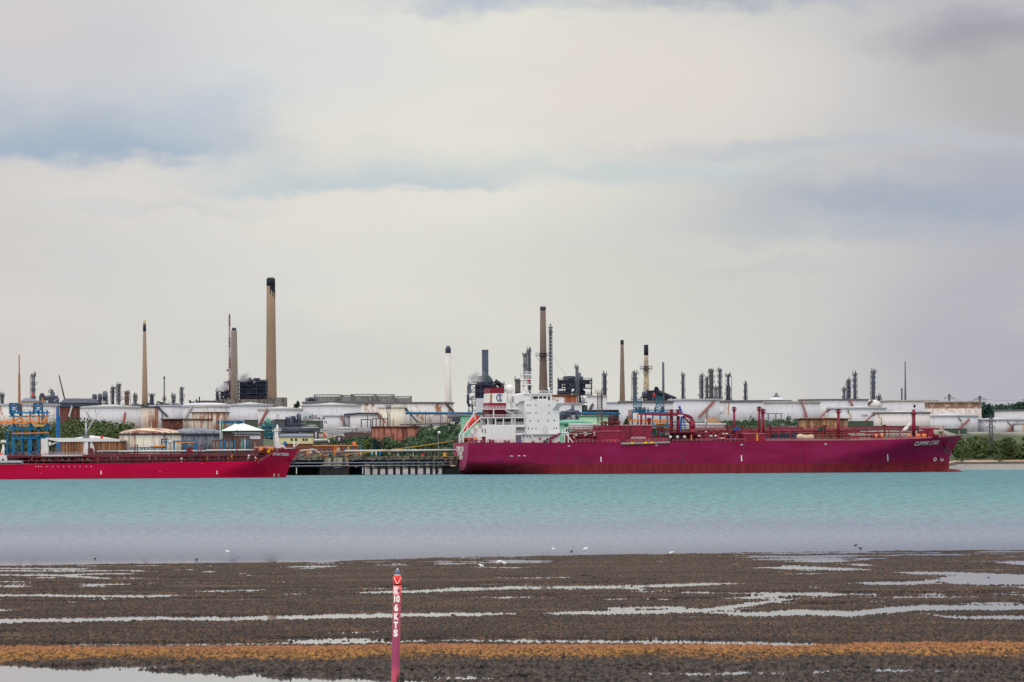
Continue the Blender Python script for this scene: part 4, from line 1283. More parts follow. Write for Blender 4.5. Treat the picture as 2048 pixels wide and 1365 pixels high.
# right hand side, behind the purple tanker
tank('white tank with a rust streaked top band behind the bridge wing', 1096, 1155, 790.5, 2600, mat('white_and_rust_top_band', (214, 206, 200), 0.6, 0.05, 0.2, rust=(160, 84, 50), rust_amt=0.75, streak=(0.8, 0.8, 0.02)), rim=BROWNP, py_rim=792)
tank('white tank stepped below the rust banded one beside the bridge wing', 1084, 1164, 807, 2480, WHITE2, rim=PALERIM, py_rim=808)
tank('plain tall white tank right of the dark process frame', 1175, 1213, 792, 2640, WHITE2, rim=PALE, py_rim=793, stair=[((1186, 809), (1179, 819), BROWNP)])
tank('low brown rusty tank behind the lattice tower', 1146, 1242, 821, 2520, mat('brown_violet_rust_plate', (120, 82, 84), 0.75, 0.15, 0.3, rust=(80, 52, 60), rust_amt=0.6), rim=SLATE, py_rim=822)
tank('pale streaked tank between the lattice tower and the tall white tank', 1206, 1246, 805, 2660, WHITE2, rim=PALERIM, py_rim=806.5)
tank('tall white tank with a dark rim behind the purple deck house', 1238, 1346, 803, 2500, WHITE2, rim=DARKRIM, py_rim=806)
tank('white tank with a thin grey band and a pink stair behind the deck crane', 1338, 1440, 799, 2560, WHITE2, rim=PALERIM, py_rim=801.5, stair=[((1428, 803), (1395, 836), PINKST)], pipes=[([(1346, 815), (1420, 815)], STEEL, .12)])
tank('wide white tank with a grey rim in the middle of the right hand row', 1428, 1582, 802, 2620, WHITE2, rim=DARKRIM, py_rim=805, number=('461', 1439, 827, 2.4))
tank('wide white tank with a thick beige rim and a pink stair', 1528, 1640, 804, 2580, WHITE2, rim=mat('beige_rim_steel', (170, 164, 158)), py_rim=806.5, stair=[((1599, 803), (1611, 836), PINKST)])
tank('white tank at the back right of the beige rimmed one', 1598, 1736, 799.5, 2720, WHITE2, rim=DARKRIM, py_rim=801, stair=[((1694, 800), (1702, 816), PINKST)])
tank('white tank with a blue edged shallow dome and yellow rust pipe', 1655, 1772, 816.5, 2560, WHITE2, 'cone', 813.5, PALERIM, 818, stair=[((1658, 818), (1638, 838), PINKST)], pipes=[([(1692, 818), (1692, 826), (1697, 829), (1697, 842)], CREAMC, .3)], number=('1254', 1724, 832, 2.0))
tank('white tank behind the purple foremast with a flat grey walkway', 1746, 1860, 825.5, 2500, mat('white_pinkish_tank', (224, 218, 220), 0.55, 0.04, 0.05, grime=0.2), 'cone', 822.5, DARKRIM, 827, stair=[((1748, 828), (1722, 852), PINKST)], pipes=[([(1754, 825), (1754, 834), (1759, 836), (1759, 851)], CREAMC, .3)])
tank('white tank with dark rust around its upper wall near the right end', 1850, 1963, 803.5, 2720, COLLAR, rim=mat('beige_rim_steel', (170, 164, 158)), py_rim=805.5)
tank('clean white tank behind the foremast adjoining the rust collared tank', 1762, 1876, 801.5, 2760, WHITE2, rim=mat('beige_rim_steel', (170, 164, 158)), py_rim=803.5)
tank('white shallow domed tank above the purple bow with a pink stair', 1840, 1956, 832, 2600, WHITE2, 'cone', 828, PALERIM, 833.5, stair=[((1934, 840), (1908, 864), PINKST)], pipes=[([(1848, 832), (1848, 846), (1851, 850), (1851, 858)], CREAMC, .3), ([(1912, 832), (1912, 839), (1918, 842), (1918, 852)], CREAMC, .3)])
tank('white tank behind the lattice pylon with two yellow rust pipes', 1934, 2052, 839.5, 2620, WHITE2, 'cone', 836.5, PALERIM, 841, stair=[((2031, 846), (1996, 875), PINKST)], pipes=[([(1943, 841), (1943, 846), (1947, 850), (1947, 866)], CREAMC, .3), ([(2010, 841), (2010, 847), (2016, 850), (2016, 862)], CREAMC, .3)])
tank('white tank cut off by the right edge of the view', 2028, 2140, 846.5, 2600, WHITE2, 'cone', 844, PALERIM, 848, pipes=[([(2041, 848), (2041, 872)], CREAMC, .35)])
tank('white flat roofed tank on the skyline before the dark wood', 1989, 2110, 820.5, 2780, WHITE2, rim=DARKRIM, py_rim=822)
tank('blotched tan brown tank behind the purple pipe racks', 1597, 1696, 838, 2300, TANROOF, 'cone', 836.5, RUSTD, 839)
# domes and bits on the skyline
th = T('dome_roof', 'white eight sided dome standing on the skyline above the white tanks', 'dome', 1553, 2760)
k = 2760 / F
th.part('dome', WHITE2, MB().lathe(0, 0, [(15 * k, -0.5), (15 * k, th.p(1553, 800).z), (8 * k, th.p(1553, 794).z), (7 * k, th.p(1553, 793.5).z), (0.1, th.p(1553, 793).z)], 8, False))
th.part('rim', NAVY, MB().lathe(0, 0, [(8.4 * k, th.p(1553, 794.2).z), (8.6 * k, th.p(1553, 793.4).z), (7 * k, th.p(1553, 793.2).z)], 8, False))
th.part('handrail', NAVY2, MB().lattice(0, 0, th.p(1553, 793.5).z, th.p(1553, 786.5).z, 1.2, .3, 3, .25))
th = T('sphere_tank', 'white striped half sphere between two flat tanks', 'tank', 1747, 2740)
k = 2740 / F
th.part('shell', WHITEC, MB().ball((0, 0, th.p(1747, 811).z), 16 * k, 16 * k, 11 * k, 24, 12))
th.part('base', CONCG, MB().lathe(0, 0, [(15 * k, -1), (15 * k, th.p(1747, 811).z)], 24))
th.part('stripe', BROWNP, MB().rod(th.p(1731, 811, 16 * k), th.p(1745, 802, 12 * k), 0.8, None, 6))
def bund(label, px0, px1, d, py_top):
    th = T('bund_wall', label, 'wall', (px0 + px1) / 2, d)
    a, b_ = th.p(px0, py_top), th.p(px1, py_top)
    th.part('wall', BUND, MB().box(a.x, b_.x, 0, 1.2, -1.5, a.z))
    th.part('coping', CONCD, MB().box(a.x - .1, b_.x + .1, -0.15, 1.35, a.z, a.z + 0.3))
for a, b_, d, y, lb in ((1696, 1747, 2460, 844, 'dark green bund wall right of the blotched tan tank'), (1747, 1838, 2460, 853.5, 'green bund wall behind the purple foremast'),
                      (1866, 1934, 2552, 859, 'green bund wall just above the purple bow'), (1934, 2031, 2546, 869, 'green bund wall below the lattice pylon'), (603, 646, 2450, 843.5, 'dark green bund wall below the big white domed tank'),
                      (488, 516, 2440, 841.5, 'short brown bund wall behind the pyramid roof')):
    bund(lb, a, b_, d, y)
# green tanks
tank('mint green cladded tank behind the orange lifeboat', 922, 982, 831, 2150, MINT, rim=MINTD, py_rim=832, ribs=16, name='storage_tank')
tank('mint green tank with a domed roof right of the white superstructure', 1112, 1172, 847, 2140, MINT, 'dome', 840, MINTD, 848, mroof=MINTD, ribs=10)
tank('mint green tank with a low green dome behind the white pipe shed', 1130, 1186, 848, 2170, MINT, 'dome', 842, MINTD, 849, mroof=MINTD)
tank('pale green rust streaked tank behind the lattice tower', 1158, 1216, 832, 2240, mat('pale_green_plate', (176, 214, 186), 0.6, 0.06, 0.2, rust=(170, 130, 90), rust_amt=0.25), rim=MINTD, py_rim=833)

# ---- steam
def steam(label, px, py, d, rx, rz, seed, dens=0.02):
    m = bpy.data.materials.new('steam_%d' % seed)
    m.use_nodes = True
    t = NT(m.node_tree)
    t.n.clear()
    co = t.node('ShaderNodeTexCoord').outputs['Object']
    n_ = t.noise(co, 0.11, 4, 0.6)
    ln = t.node('ShaderNodeVectorMath', operation='LENGTH')
    t.put(ln.inputs[0], t.scale(co, (1 / rx, 1 / (rx * 0.8), 1 / rz)))
    fall = t.sstep(ln.outputs['Value'], 1.0, 0.1)
    v = t.node('ShaderNodeVolumePrincipled')
    v.inputs['Color'].default_value = (0.86, 0.87, 0.92, 1)
    v.inputs['Anisotropy'].default_value = 0.2
    t.put(v.inputs['Density'], t.m('MULTIPLY', t.m('MULTIPLY', t.sstep(n_, 0.46, 0.66), fall), dens))
    t.l.new(v.outputs[0], t.node('ShaderNodeOutputMaterial').inputs['Volume'])
    o = MB().ball((0, 0, 0), rx, rx * 0.8, rz, 24, 14).build('steam_plume', m)
    kx, kz = ray(px, py)
    o.location = (kx * d, d, CH + kz * d)
    tag(o, label, 'steam', kind='stuff')
steam('grey steam drifting left of the square stack', 950, 750, 2760, 7.5, 6.5, 1, 0.9)
steam('white steam puffs above the boiler house roof', 489, 751, 2990, 6.5, 5.5, 2, 1.0)
steam('white steam above the small dark frame left of the red mast', 447, 771, 2960, 5.5, 4.5, 3, 1.0)
frame_tower('process_unit', 'low dark blue plant in steelwork between the tower block and the small bund wall', 'process unit', 570, 603, 2385, 847, (868, 861, 854, 848), NAVY2, 61, 22, 8)
frame_tower('process_unit', 'low green and grey pipe plant just right of the pyramid roof', 'process unit', 524, 548, 2340, 851, (874, 866, 859, 852), TEAL, 62, 20, 8, colm=MINTD)
frame_tower('process_unit', 'dark plant on the ground behind the green dome right of the superstructure', 'process unit', 1118, 1160, 2400, 828, (846, 838, 830), NAVY2, 63, 16, 8)
frame_tower('process_unit', 'low dark plant below the blue pipe bridge beside the mint tank', 'process unit', 905, 925, 2450, 829, (846, 838, 830), NAVY2, 64, 8, 8)
frame_tower('process_unit', 'slate blue jetty plant seen between the purple pipe racks', 'process unit', 1532, 1602, 2120, 867, (884, 876, 868), mat('slate_blue_steel', (78, 92, 112), .6, .2, .3), 65, 30, 6, colm=NAVY2)
th = T('switch_shed', 'dark slate blue shed behind the purple pipe racks and the jetty plant', 'building', 1567, 2132)
mb = MB()
th.B(mb, 1534, 868.5, 1600, None, -6, 0)
th.part('wall', mat('slate_blue_sheet', (74, 86, 104), .7, .2, .5), mb)
th.part('roof', SLATE, MB().box(th.p(1533, 868, 0).x, th.p(1601, 868, 0).x, -.4, 6.4, th.p(1567, 868.5).z, th.p(1567, 867.6).z))

# ================================================================== SHIPS
def hull_paint(name, top, low, zb, worn, stripe=None):
    m = bpy.data.materials.new(name)
    m.use_nodes = True
    t = NT(m.node_tree)
    b = t.n['Principled BSDF']
    co = t.node('ShaderNodeTexCoord').outputs['Object']
    x, y, z = t.xyz(co)[0:3]
    n = t.noise(t.scale(co, (0.05, 0.05, 0.16)), 1.0, 5, 0.6)
    s = t.noise(t.scale(co, (0.45, 0.3, 0.05)), 1.0, 5, 0.65)
    c = t.mix(t.sstep(n, 0.35, 0.68), lin(top[0]), lin(top[1]))
    c = t.mix(t.sstep(s, 0.50, 0.78, 0, 0.65 * worn), c, lin(top[2]))
    sc = t.noise(t.scale(co, (0.10, 0.1, 0.9)), 1.0, 5, 0.7)
    c = t.mix(t.m('MULTIPLY', t.sstep(sc, 0.52, 0.62, 0, 0.75 * worn), t.sstep(z, zb + 4.5, zb + 0.2)), c, lin((70, 36, 56)))
    lowc = t.mix(t.sstep(s, 0.38, 0.62), lin(low[0]), lin(low[1]))
    lowc = t.mix(t.sstep(sc, 0.52, 0.64, 0, 0.55), lowc, lin(low[2]))
    line = t.m('ADD', zb, t.m('MULTIPLY', t.m('SUBTRACT', sc, 0.5), 0.35 * worn))
    c = t.mix(t.sstep(t.m('SUBTRACT', z, line), 0.06, -0.06), c, lowc)
    c = t.mix(t.sstep(z, 0.45, 0.1, 0, 0.6), c, lin((52, 40, 44)))
    t.put(b.inputs['Base Color'], c)
    b.inputs['Roughness'].default_value = 0.55
    b.inputs['Specular IOR Level'].default_value = 0.12
    return m

class Hull:
    """hull in the ship's own frame: x from the transom to the stem, y = 0 the near side, y = B the far side"""
    def __init__(self, B, L, stem, top, stern_k, bow_dk, bow_wl, zc, px_=2.2):
        self.B, self.L, self.stem, self.top = B, L, stem, top
        self.sk, self.bd, self.bw, self.zc, self.pw = stern_k, bow_dk, bow_wl, zc, px_
    def ztop(self, x):
        return float(np.interp(x, [q[0] for q in self.top], [q[1] for q in self.top]))
    def xe(self, z):
        return float(np.interp(z, [q[1] for q in self.stem], [q[0] for q in self.stem]))
    def hb(self, x, z):
        H = self.B / 2
        zd = self.ztop(min(x, self.L))
        f = max(0.0, min(1.0, (z - 0.0) / max(zd, 1)))
        ff = f ** 1.5
        ent = self.bw + (self.bd - self.bw) * ff        # length over which the bow closes
        xe = self.xe(z)
        x0 = xe - ent
        k = 1.0
        if x > x0:
            q = min(1.0, (x - x0) / (xe - x0))
            p = 1.7 + (self.pw - 1.7 + 0.6) * ff
            k = 1 - q ** p
        if self.sk and z < self.zc:
            q = max(0.0, 1 - (x + 2.0) / 48.0)
            k *= 1 - min(1.0, (0.30 + 0.7 * q) * q * 1.15) * (1 - max(z, -1) / self.zc) ** 1.25
        return max(0.0, H * k)
    def near(self, x, z, off=0.0):
        return self.B / 2 - self.hb(x, z) - off

def build_hull(h, th, m_, deck_m, transom=None, x_start=0.0):
    zs_n = 17
    xs = np.concatenate([np.linspace(x_start, max(h.L * 0.25, x_start + 1), 22)[:-1], np.linspace(max(h.L * 0.25, x_start + 1), h.L * 0.68, 14)[:-1], np.linspace(h.L * 0.68, h.L, 46)])
    vs, fs = [], []
    nx = len(xs)
    def zlev(x, k):
        zt_ = h.ztop(x)
        f = k / (zs_n - 1)
        return -1.0 + (zt_ + 1.0) * f
    P = {}
    for side in (0, 1):
        for i, x in enumerate(xs):
            for k in range(zs_n):
                z = zlev(x, k)
                xx = min(x, h.xe(z))
                hb = h.hb(xx, z)
                y = h.B / 2 - hb if side == 0 else h.B / 2 + hb
                P[side, i, k] = len(vs)
                vs.append((xx, y, z))
    for i in range(nx - 1):
        for k in range(zs_n - 1):
            fs.append((P[0, i, k], P[0, i + 1, k], P[0, i + 1, k + 1], P[0, i, k + 1]))
            fs.append((P[1, i, k + 1], P[1, i + 1, k + 1], P[1, i + 1, k], P[1, i, k]))
    mb = MB().add(vs, fs, True)
    hull = th.part('hull', m_, mb)
    dv, df = [], []
    for i, x in enumerate(xs):
        z = h.ztop(x) - 0.12
        xx = min(x, h.xe(z))
        hb = max(0.0, h.hb(xx, h.ztop(x)) - 0.06)
        dv += [(xx, h.B / 2 - hb, z), (xx, h.B / 2 + hb, z)]
    for i in range(nx - 1):
        df.append((2 * i, 2 * i + 2, 2 * i + 3, 2 * i + 1))
    th.part('deck', deck_m, MB().add(dv, df))
    return hull

# ------------------------------------------------------------------ purple red gas tanker
S = T('gas_tanker', 'long purple red gas tanker with a white stern superstructure, moored on the right', 'ship', 937, 2050, 949.6, R(11))
S.O.z = 0.0
S.root.location = S.O
B = 36.0
zq = lambda px, py, t=0: S.p(px, py, t).z
LB = S.p(1925, 871, -18).x
stem = [(S.p(1899, 940, -18).x, -1.0), (S.p(1898, 930, -18).x, zq(1898, 930, -18)), (S.p(1899, 915, -18).x, zq(1899, 915, -18)), (S.p(1905, 900, -18).x, zq(1905, 900, -18)),
        (S.p(1914, 886, -18).x, zq(1914, 886, -18)), (LB, zq(1925, 871, -18)), (LB + 0.3, 60)]
top = [(0, zq(937, 885.5)), (S.p(1190, 885.5).x, zq(1190, 885.5)), (S.p(1440, 883).x, zq(1440, 883)), (S.p(1740, 881).x, zq(1740, 881)), (S.p(1800, 879.5).x, zq(1800, 879.5)),
       (S.p(1860, 876, -8).x, zq(1860, 876, -8)), (LB, zq(1925, 871, -18))]
H = Hull(B, LB, stem, top, True, 32, 84, 5.2)
HP = hull_paint('purple_red_hull_paint', ((130, 20, 66), (142, 32, 80), (116, 46, 62)), ((116, 34, 46), (134, 44, 52), (88, 32, 50)), 4.5, 1.0)
_hull = build_hull(H, S, HP, MARO)
# transom: flat U shaped stern plate
tp = []
zT = H.ztop(0)
for i in range(25):
    a = math.pi * i / 24
    yy = B / 2 - (B / 2 - 0.0) * math.cos(a) * (1 - 0.10 * math.sin(a))
    zz = zT - (zT - 1.6) * math.sin(a) ** 0.42
    tp.append((yy, zz))
mb = MB()
vs = [(-0.35, y, z) for y, z in tp]
vs2 = [(1.2, y, z) for y, z in tp]
n = len(tp)
mb.add(vs + vs2, [tuple(range(n - 1, -1, -1))] + [(i, i + 1, n + i + 1, n + i) for i in range(n - 1)])
TRP = hull_paint('transom_paint_lit', ((156, 62, 100), (164, 72, 108), (150, 76, 98)), ((138, 62, 90), (128, 66, 88), (120, 60, 80)), 3.6, 0.4)  # paler than the hull sides: light from the left put into the colour
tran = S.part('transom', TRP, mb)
WLET = LETTER
for body, py, size in (("CLIPPER STAR", 899, 3.0), ("STAVANGER", 908, 2.3), ("IMO 9377157", 916.5, 1.9)):
    zc = zq(921, py, -18)
    S.part('lettering', WLET, letters(MB(), body, size, lambda x, y: (-0.47, B / 2 + 1.0 - x, zc + y), bold=0.14, width={"CLIPPER STAR": 19.0, "STAVANGER": 12.0, "IMO 9377157": 14.0}[body]), tran)
# bulbous bow at the waterline
mb = MB().ball((S.p(1899, 944, -18).x, B / 2, -0.55), 6.6, 3.0, 2.0, 20, 12)
S.part('bulb', hull_paint('bulb_paint', ((120, 44, 56), (138, 54, 60), (96, 40, 58)), ((124, 48, 54), (140, 56, 58), (96, 40, 58)), 9, 1.0), mb)
# bow name and marks on the flare
def on_hull(px, py):
    """point of the near hull side seen at that pixel"""
    t_ = 0.0
    for _ in range(14):
        q = S.p(px, py, t_)
        t_ = 0.6 * t_ + 0.4 * (-H.near(q.x, q.z))
    return S.p(px, py, t_)
def hull_text(body, px, py, size, width, shear, slope=0.0, bold=0.04, name='lettering'):
    c = on_hull(px, py)
    fn = lambda x, y: (c.x + x, H.near(c.x + x, c.z + y + slope * x, 0.10), c.z + y + slope * x)
    S.part(name, WLET, letters(MB(), body, size, fn, shear, bold, width))
hull_text("CLIPPER STAR", 1853, 887.0, 2.5, 11.9 * 1.12, 0.35, 0.045)
def hull_quad(name, px0, py0, px1, py1, m_, off=0.09, slant=0):
    mb = MB()
    nseg = 6
    for i in range(nseg):
        p_ = []
        for fx, fy in ((i / nseg, 0), ((i + 1) / nseg, 0), ((i + 1) / nseg, 1), (i / nseg, 1)):
            q = on_hull(px0 + (px1 - px0) * fx + slant * fy, py0 + (py1 - py0) * fy)
            p_.append((q.x, H.near(q.x, q.z, off), q.z))
        mb.add(p_, [(3, 2, 1, 0)])
    S.part(name, m_, mb)
for px, a, b_ in ((1201.5, 914, 924), (1482.5, 911, 923), (1775, 909, 922.5)):
    hull_quad('draught_mark', px - 1.1, a, px + 1.1, b_, WLET, slant=0.8)
for px, py in ((1138, 892.5), (1313, 891), (1483, 890), (1651, 888.5), (1023, 912.5), (1038, 912), (1049, 912)):
    hull_quad('tug_mark', px - 2.4, py - 0.7, px + 2.4, py + 0.7, LETTER)
RSTK = mat('rust_run_on_hull', (110, 40, 60), 0.7, 0.1, 0.3)
for px, a, b_ in ((1365, 903, 928), (1601, 902, 922), (1147, 906, 930), (1046, 886, 928)):
    hull_quad('fender_rub', px - 0.9, a, px + 0.9, b_, RSTK, 0.06)
for px, nm in ((1870, 'thruster'), (1884, 'bulb')):
    c = on_hull(px, 919)
    ring = []
    for i in range(16):
        a0, a1 = 2 * math.pi * i / 16, 2 * math.pi * (i + 1) / 16
        if nm == 'bulb' and 0.3 < a0 < 1.9:
            continue
        for a in (a0,):
            q = []
            for aa, rr in ((a0, .55), (a1, .55), (a1, .9), (a0, .9)):
                xx, zz = c.x + rr * math.cos(aa), c.z + rr * math.sin(aa)
                q.append((xx, H.near(xx, zz, .09), zz))
            ring.append(q)
    mb = MB()
    for q in ring:
        mb.add(q, [(0, 1, 2, 3)])
    S.part('bow_mark', LETTER, mb)
# anchor in its bolster
c = on_hull(1892, 888)
mb = MB().rod((c.x - 0.5, H.near(c.x, c.z) + 1.5, c.z + 0.6), (c.x + 0.3, H.near(c.x, c.z) - 1.2, c.z - 0.6), 1.5, 1.2, 14)
S.part('hawse_bolster', HP, mb)
mb = MB().rod((c.x, H.near(c.x, c.z) - 1.2, c.z - 0.6), (c.x + 0.3, H.near(c.x, c.z) - 1.6, c.z - 4.2), 0.32, None, 8)
mb.bar((c.x - 1.5, H.near(c.x, c.z) - 1.7, c.z - 3.0), (c.x + 0.3, H.near(c.x, c.z) - 1.8, c.z - 4.3), 0.6)
mb.bar((c.x + 2.0, H.near(c.x, c.z) - 1.7, c.z - 3.0), (c.x + 0.3, H.near(c.x, c.z) - 1.8, c.z - 4.3), 0.6)
S.part('anchor', GUNM, mb)

def SB(name, m_, rects, parent=None, label=None):
    """one part made of boxes: (px0, py0, px1, py1, t_back, t_front)"""
    mb = MB()
    for q in rects:
        S.B(mb, *q)
    return S.part(name, m_, mb, parent, label)
ZD = H.ztop(30)
# -- superstructure
acc = SB('accommodation_block', WHITE, [(1050, 801, 1119, 886, -31, -4)])
SB('deck_house', WHITE, [(1044, 869.5, 1119.3, 886, -32, -2.5), (972, 851, 1050, 886.5, -31, -2.5)])
SB('deck_edge', PALE, [(1043, 868.2, 1120, 869.6, -32, -1.2)])
def windows(pts, w_, h_, t_, parent, m_=GLASS, name='window'):
    for px, py in pts:
        mb = MB()
        S.B(mb, px - w_ / 2, py - h_ / 2, px + w_ / 2, py + h_ / 2, t_ - 0.3, t_ + 0.06)
        S.part(name, m_, mb, parent)
windows([(1055.5, 811), (1060, 811), (1072, 811), (1098, 811), (1056, 826.5), (1060, 826.5), (1072, 826.5), (1098, 826.5), (1060.5, 842), (1076.5, 842), (1096.5, 841.5), (1108.5, 841.5),
         (1057, 857.5), (1064.5, 857.5), (1072, 857.5), (1108, 857), (1113, 857)], 1.9, 3.0, -4, acc)
windows([(1047, 874), (1055, 874), (1062, 874), (1069, 874), (1076, 874), (1083, 874)], 1.6, 2.6, -2.5, acc)
DOORW = mat('door_frame_grey', (178, 178, 184), 0.5, 0.05, 0.3)
windows([(1090, 859), (1090.5, 877)], 5, 11, -2.4, acc, DOORW, 'door')
windows([(1090, 859.5), (1090.5, 877.5)], 3.4, 9, -2.33, acc, WHITE, 'door_leaf')
# wheelhouse and wing
wh = SB('wheelhouse', WHITE, [(1049, 789, 1104, 802, -28, -5)])
SB('wheelhouse_roof', WHITE, [(1048, 786.5, 1106, 789.2, -28.5, -4.4)])
windows([(1071, 795.7)], 10, 5.2, -5, wh)
windows([(1081.5, 795.5), (1089.5, 795.5)], 6.2, 5.0, -5, wh)
windows([(1063.5, 796)], 1.2, 4.8, -5, wh)
windows([(1098, 797)], 4.6, 8.5, -5, wh, mat('tinted_glass', (60, 92, 96), 0.2, 0.05, 0.4))
mb = MB()
c0 = S.p(1064, 801.2, -4.95)
letters(mb, "CLIPPER STAR", 0.95, lambda x, y: (c0.x + x, 4.92, c0.z + y), width=5.0)
S.part('name_board', NAVYL, mb)
zt0, zt1 = zq(1110, 797, 0), zq(1110, 807, 0)
xa, xb = S.p(1101, 800, -5).x, S.p(1120, 800, -1).x
# wing: a tray reaching outboard towards the ship's side and a tapering bracket beneath it
wing = MB()
x0, x1 = S.p(1103, 802, -4).x, S.p(1128.5, 802, 0.4).x
wing.box(x0 + 1.5, x1, -0.4, 4.0, zt1, zt0)
wing.add([(x0 + 1.5, -0.4, zt1 - .02), (x1, -0.4, zt1 - .02), (x1 - 2.4, 4.02, zq(1118, 821, -4)), (x0 + 0.2, 4.02, zq(1095, 821, -4)), (x0 + 1.5, 4.02, zt1 - .02), (x1, 4.02, zt1 - .02)], [(0, 1, 2, 3), (1, 5, 2), (0, 3, 4)])
S.part('bridge_wing', WHITE, wing)
S.part('wing_lamp', RED, MB().ball(S.p(1115, 801, 0.5), .35, .2, .6, 10, 6))
mb = MB()
for a, b_ in ((1048, 1106),):
    mb.rail(S.p(a, 786.4, -4.6), S.p(b_, 786.4, -4.6), 1.1, 1.5, 0.16)
mb.rail(S.p(1104, 797, .3), S.p(1128, 797, .3), .4, 2, 0.12)
S.part('monkey_island_rail', WHITE, mb)
# roof clutter and domes
for px, py, r in ((1097.5, 779, .75), (1071, 782, .35), (1079, 783, .3)):
    q = S.p(px, py, -10)
    mb = MB().ball(q, r, r, r, 12, 8).rod((q.x, q.y, zq(px, 787, -10)), q, .12, None, 6)
    S.part('satellite_dome', WHITE, mb)
S.part('roof_locker', NAVY, MB().box(S.p(1091, 783, -9).x, S.p(1096, 783, -9).x, 9, 11, zq(1092, 787, -9), zq(1092, 778, -9)))
# inclined stay housings between mast and house
S.part('stair_screen', WHITE, MB().prism([tuple(S.p(*q, -6).xz) for q in ((1030, 792), (1050, 786), (1050, 802), (1040, 803), (1034, 808), (1030, 806))], 6, 20))
# radar mast
mst = MB()
q = lambda px, py: S.p(px, py, -14)
mst.rod(q(1051.5, 788), q(1051.5, 758), 1.1, 0.8, 10)
mst.add([q(1044.5, 788) + Vector((0, -1, 0)), q(1058, 788) + Vector((0, -1, 0)), q(1053, 776) + Vector((0, -.4, 0)), q(1050, 776) + Vector((0, -.4, 0)),
         q(1044.5, 788) + Vector((0, 1, 0)), q(1058, 788) + Vector((0, 1, 0)), q(1053, 776) + Vector((0, .4, 0)), q(1050, 776) + Vector((0, .4, 0))],
        [(0, 1, 2, 3), (7, 6, 5, 4), (1, 5, 6, 2), (0, 3, 7, 4)])
S.part('radar_mast', WHITE, mst)
for py, a, b_ in ((770, 1045, 1062), (759, 1040, 1063), (749.5, 1045, 1063)):
    mb = MB()
    p0, p1 = q(a, py), q(b_, py)
    mb.box(p0.x, p1.x, 12.6, 15.4, p0.z - .2, p0.z + .2)
    mb.rail((p0.x, 12.7, p0.z + .2), (p1.x, 12.7, p0.z + .2), 1.2, 1.3, .12)
    S.part('mast_platform', WHITE, mb)
S.part('radar_scanner', WHITE, MB().box(q(1049, 752).x, q(1064, 752).x, 13.6, 14.2, q(1050, 752.6).z, q(1050, 750.9).z))
S.part('whip_aerial', PALE, MB().rod(q(1042, 759), q(1040.5, 740), .12, None, 6).rod(q(1053, 749), q(1053, 741), .14, None, 6))
S.part('mast_lamp', RED, MB().box(q(1054, 764).x, q(1056.5, 764).x, 12.4, 12.8, q(1055, 765).z, q(1055, 761).z))
# radome on pedestal
q = lambda px, py: S.p(px, py, -10)
S.part('radome', WHITE, MB().ball(q(1019.5, 779), 2.15, 2.15, 2.15, 24, 16))
S.part('radome_pedestal', WHITE, MB().lathe(q(1019.5, 790).x, 10, [(1.25, q(1019, 808).z), (1.2, q(1019, 795).z), (1.5, q(1019, 788).z), (.9, q(1019, 786).z)], 16))
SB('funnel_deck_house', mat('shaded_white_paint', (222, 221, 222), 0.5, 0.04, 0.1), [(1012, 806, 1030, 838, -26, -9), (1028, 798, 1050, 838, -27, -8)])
windows([(1021.5, 811.5), (1024, 811.5), (1032.5, 811.5), (1035, 811.5), (1032, 826.5), (1034.5, 826.5), (1041, 826.5)], 1.1, 3, -7.95, acc, STEEL)
mb = MB().rail(q(1009, 805), q(1050, 805), 1.1, 1.6, .14).rail(q(1010, 799), q(1028, 799), 1.1, 1.6, .14)
S.part('funnel_deck_rail', WHITE, mb)
# engine casing decks: slabs on posts with dark openings
for (a, b_, py, t_) in ((967, 1041, 818.6, -3.5), (968, 1051, 835.8, -3), (974, 1051, 850.6, -2.6)):
    mb = MB()
    S.B(mb, a, py - 0.9, b_, py + 0.9, -28, t_)
    S.part('casing_deck', WHITE, mb)
SB('casing_core', mat('casing_wall_paint', (206, 204, 206), 0.55, 0.05, 0.1), [(976, 837, 1050, 851, -27, -8)])
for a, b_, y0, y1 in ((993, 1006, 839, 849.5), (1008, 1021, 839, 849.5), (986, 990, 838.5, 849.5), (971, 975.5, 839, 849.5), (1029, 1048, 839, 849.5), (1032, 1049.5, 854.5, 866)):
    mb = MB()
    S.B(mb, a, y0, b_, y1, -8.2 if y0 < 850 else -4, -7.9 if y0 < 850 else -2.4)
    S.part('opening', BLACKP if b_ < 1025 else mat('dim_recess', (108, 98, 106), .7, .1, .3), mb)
for px, y0, y1 in ((987.5, 820, 835), (991, 837, 850), (1007, 837, 850), (1024, 837, 850), (1049, 820, 851), (1030, 838, 851), (976, 837, 850)):
    mb = MB()
    S.B(mb, px - .9, y0, px + .9, y1, -4.2, -3.3)
    S.part('post', WHITE, mb)
SB('casing_side', WHITE, [(1021, 838, 1028, 850, -27, -7), (1030, 820, 1039, 836, -26, -9)])
SB('davit_house', PALE, [(1022.5, 828, 1030, 836, -8, -5)])
mb = MB()
for a, b_, py, t_ in ((967, 1012, 817.6, -3.6), (970, 1050, 834.8, -3.1), (992, 1050, 849.6, -2.7), (1030, 1049, 867, -2.4)):
    mb.rail(S.p(a, py, t_), S.p(b_, py, t_), 1.1, 1.4, .14)
S.part('casing_rail', WHITE, mb)
# provision crane on the casing
S.part('provision_crane', WHITE, MB().rod(S.p(1027, 829, -5), S.p(1010, 820, -4), .45, .3, 6).rod(S.p(1025, 836, -6), S.p(1025, 822, -6), .7, .5, 8))
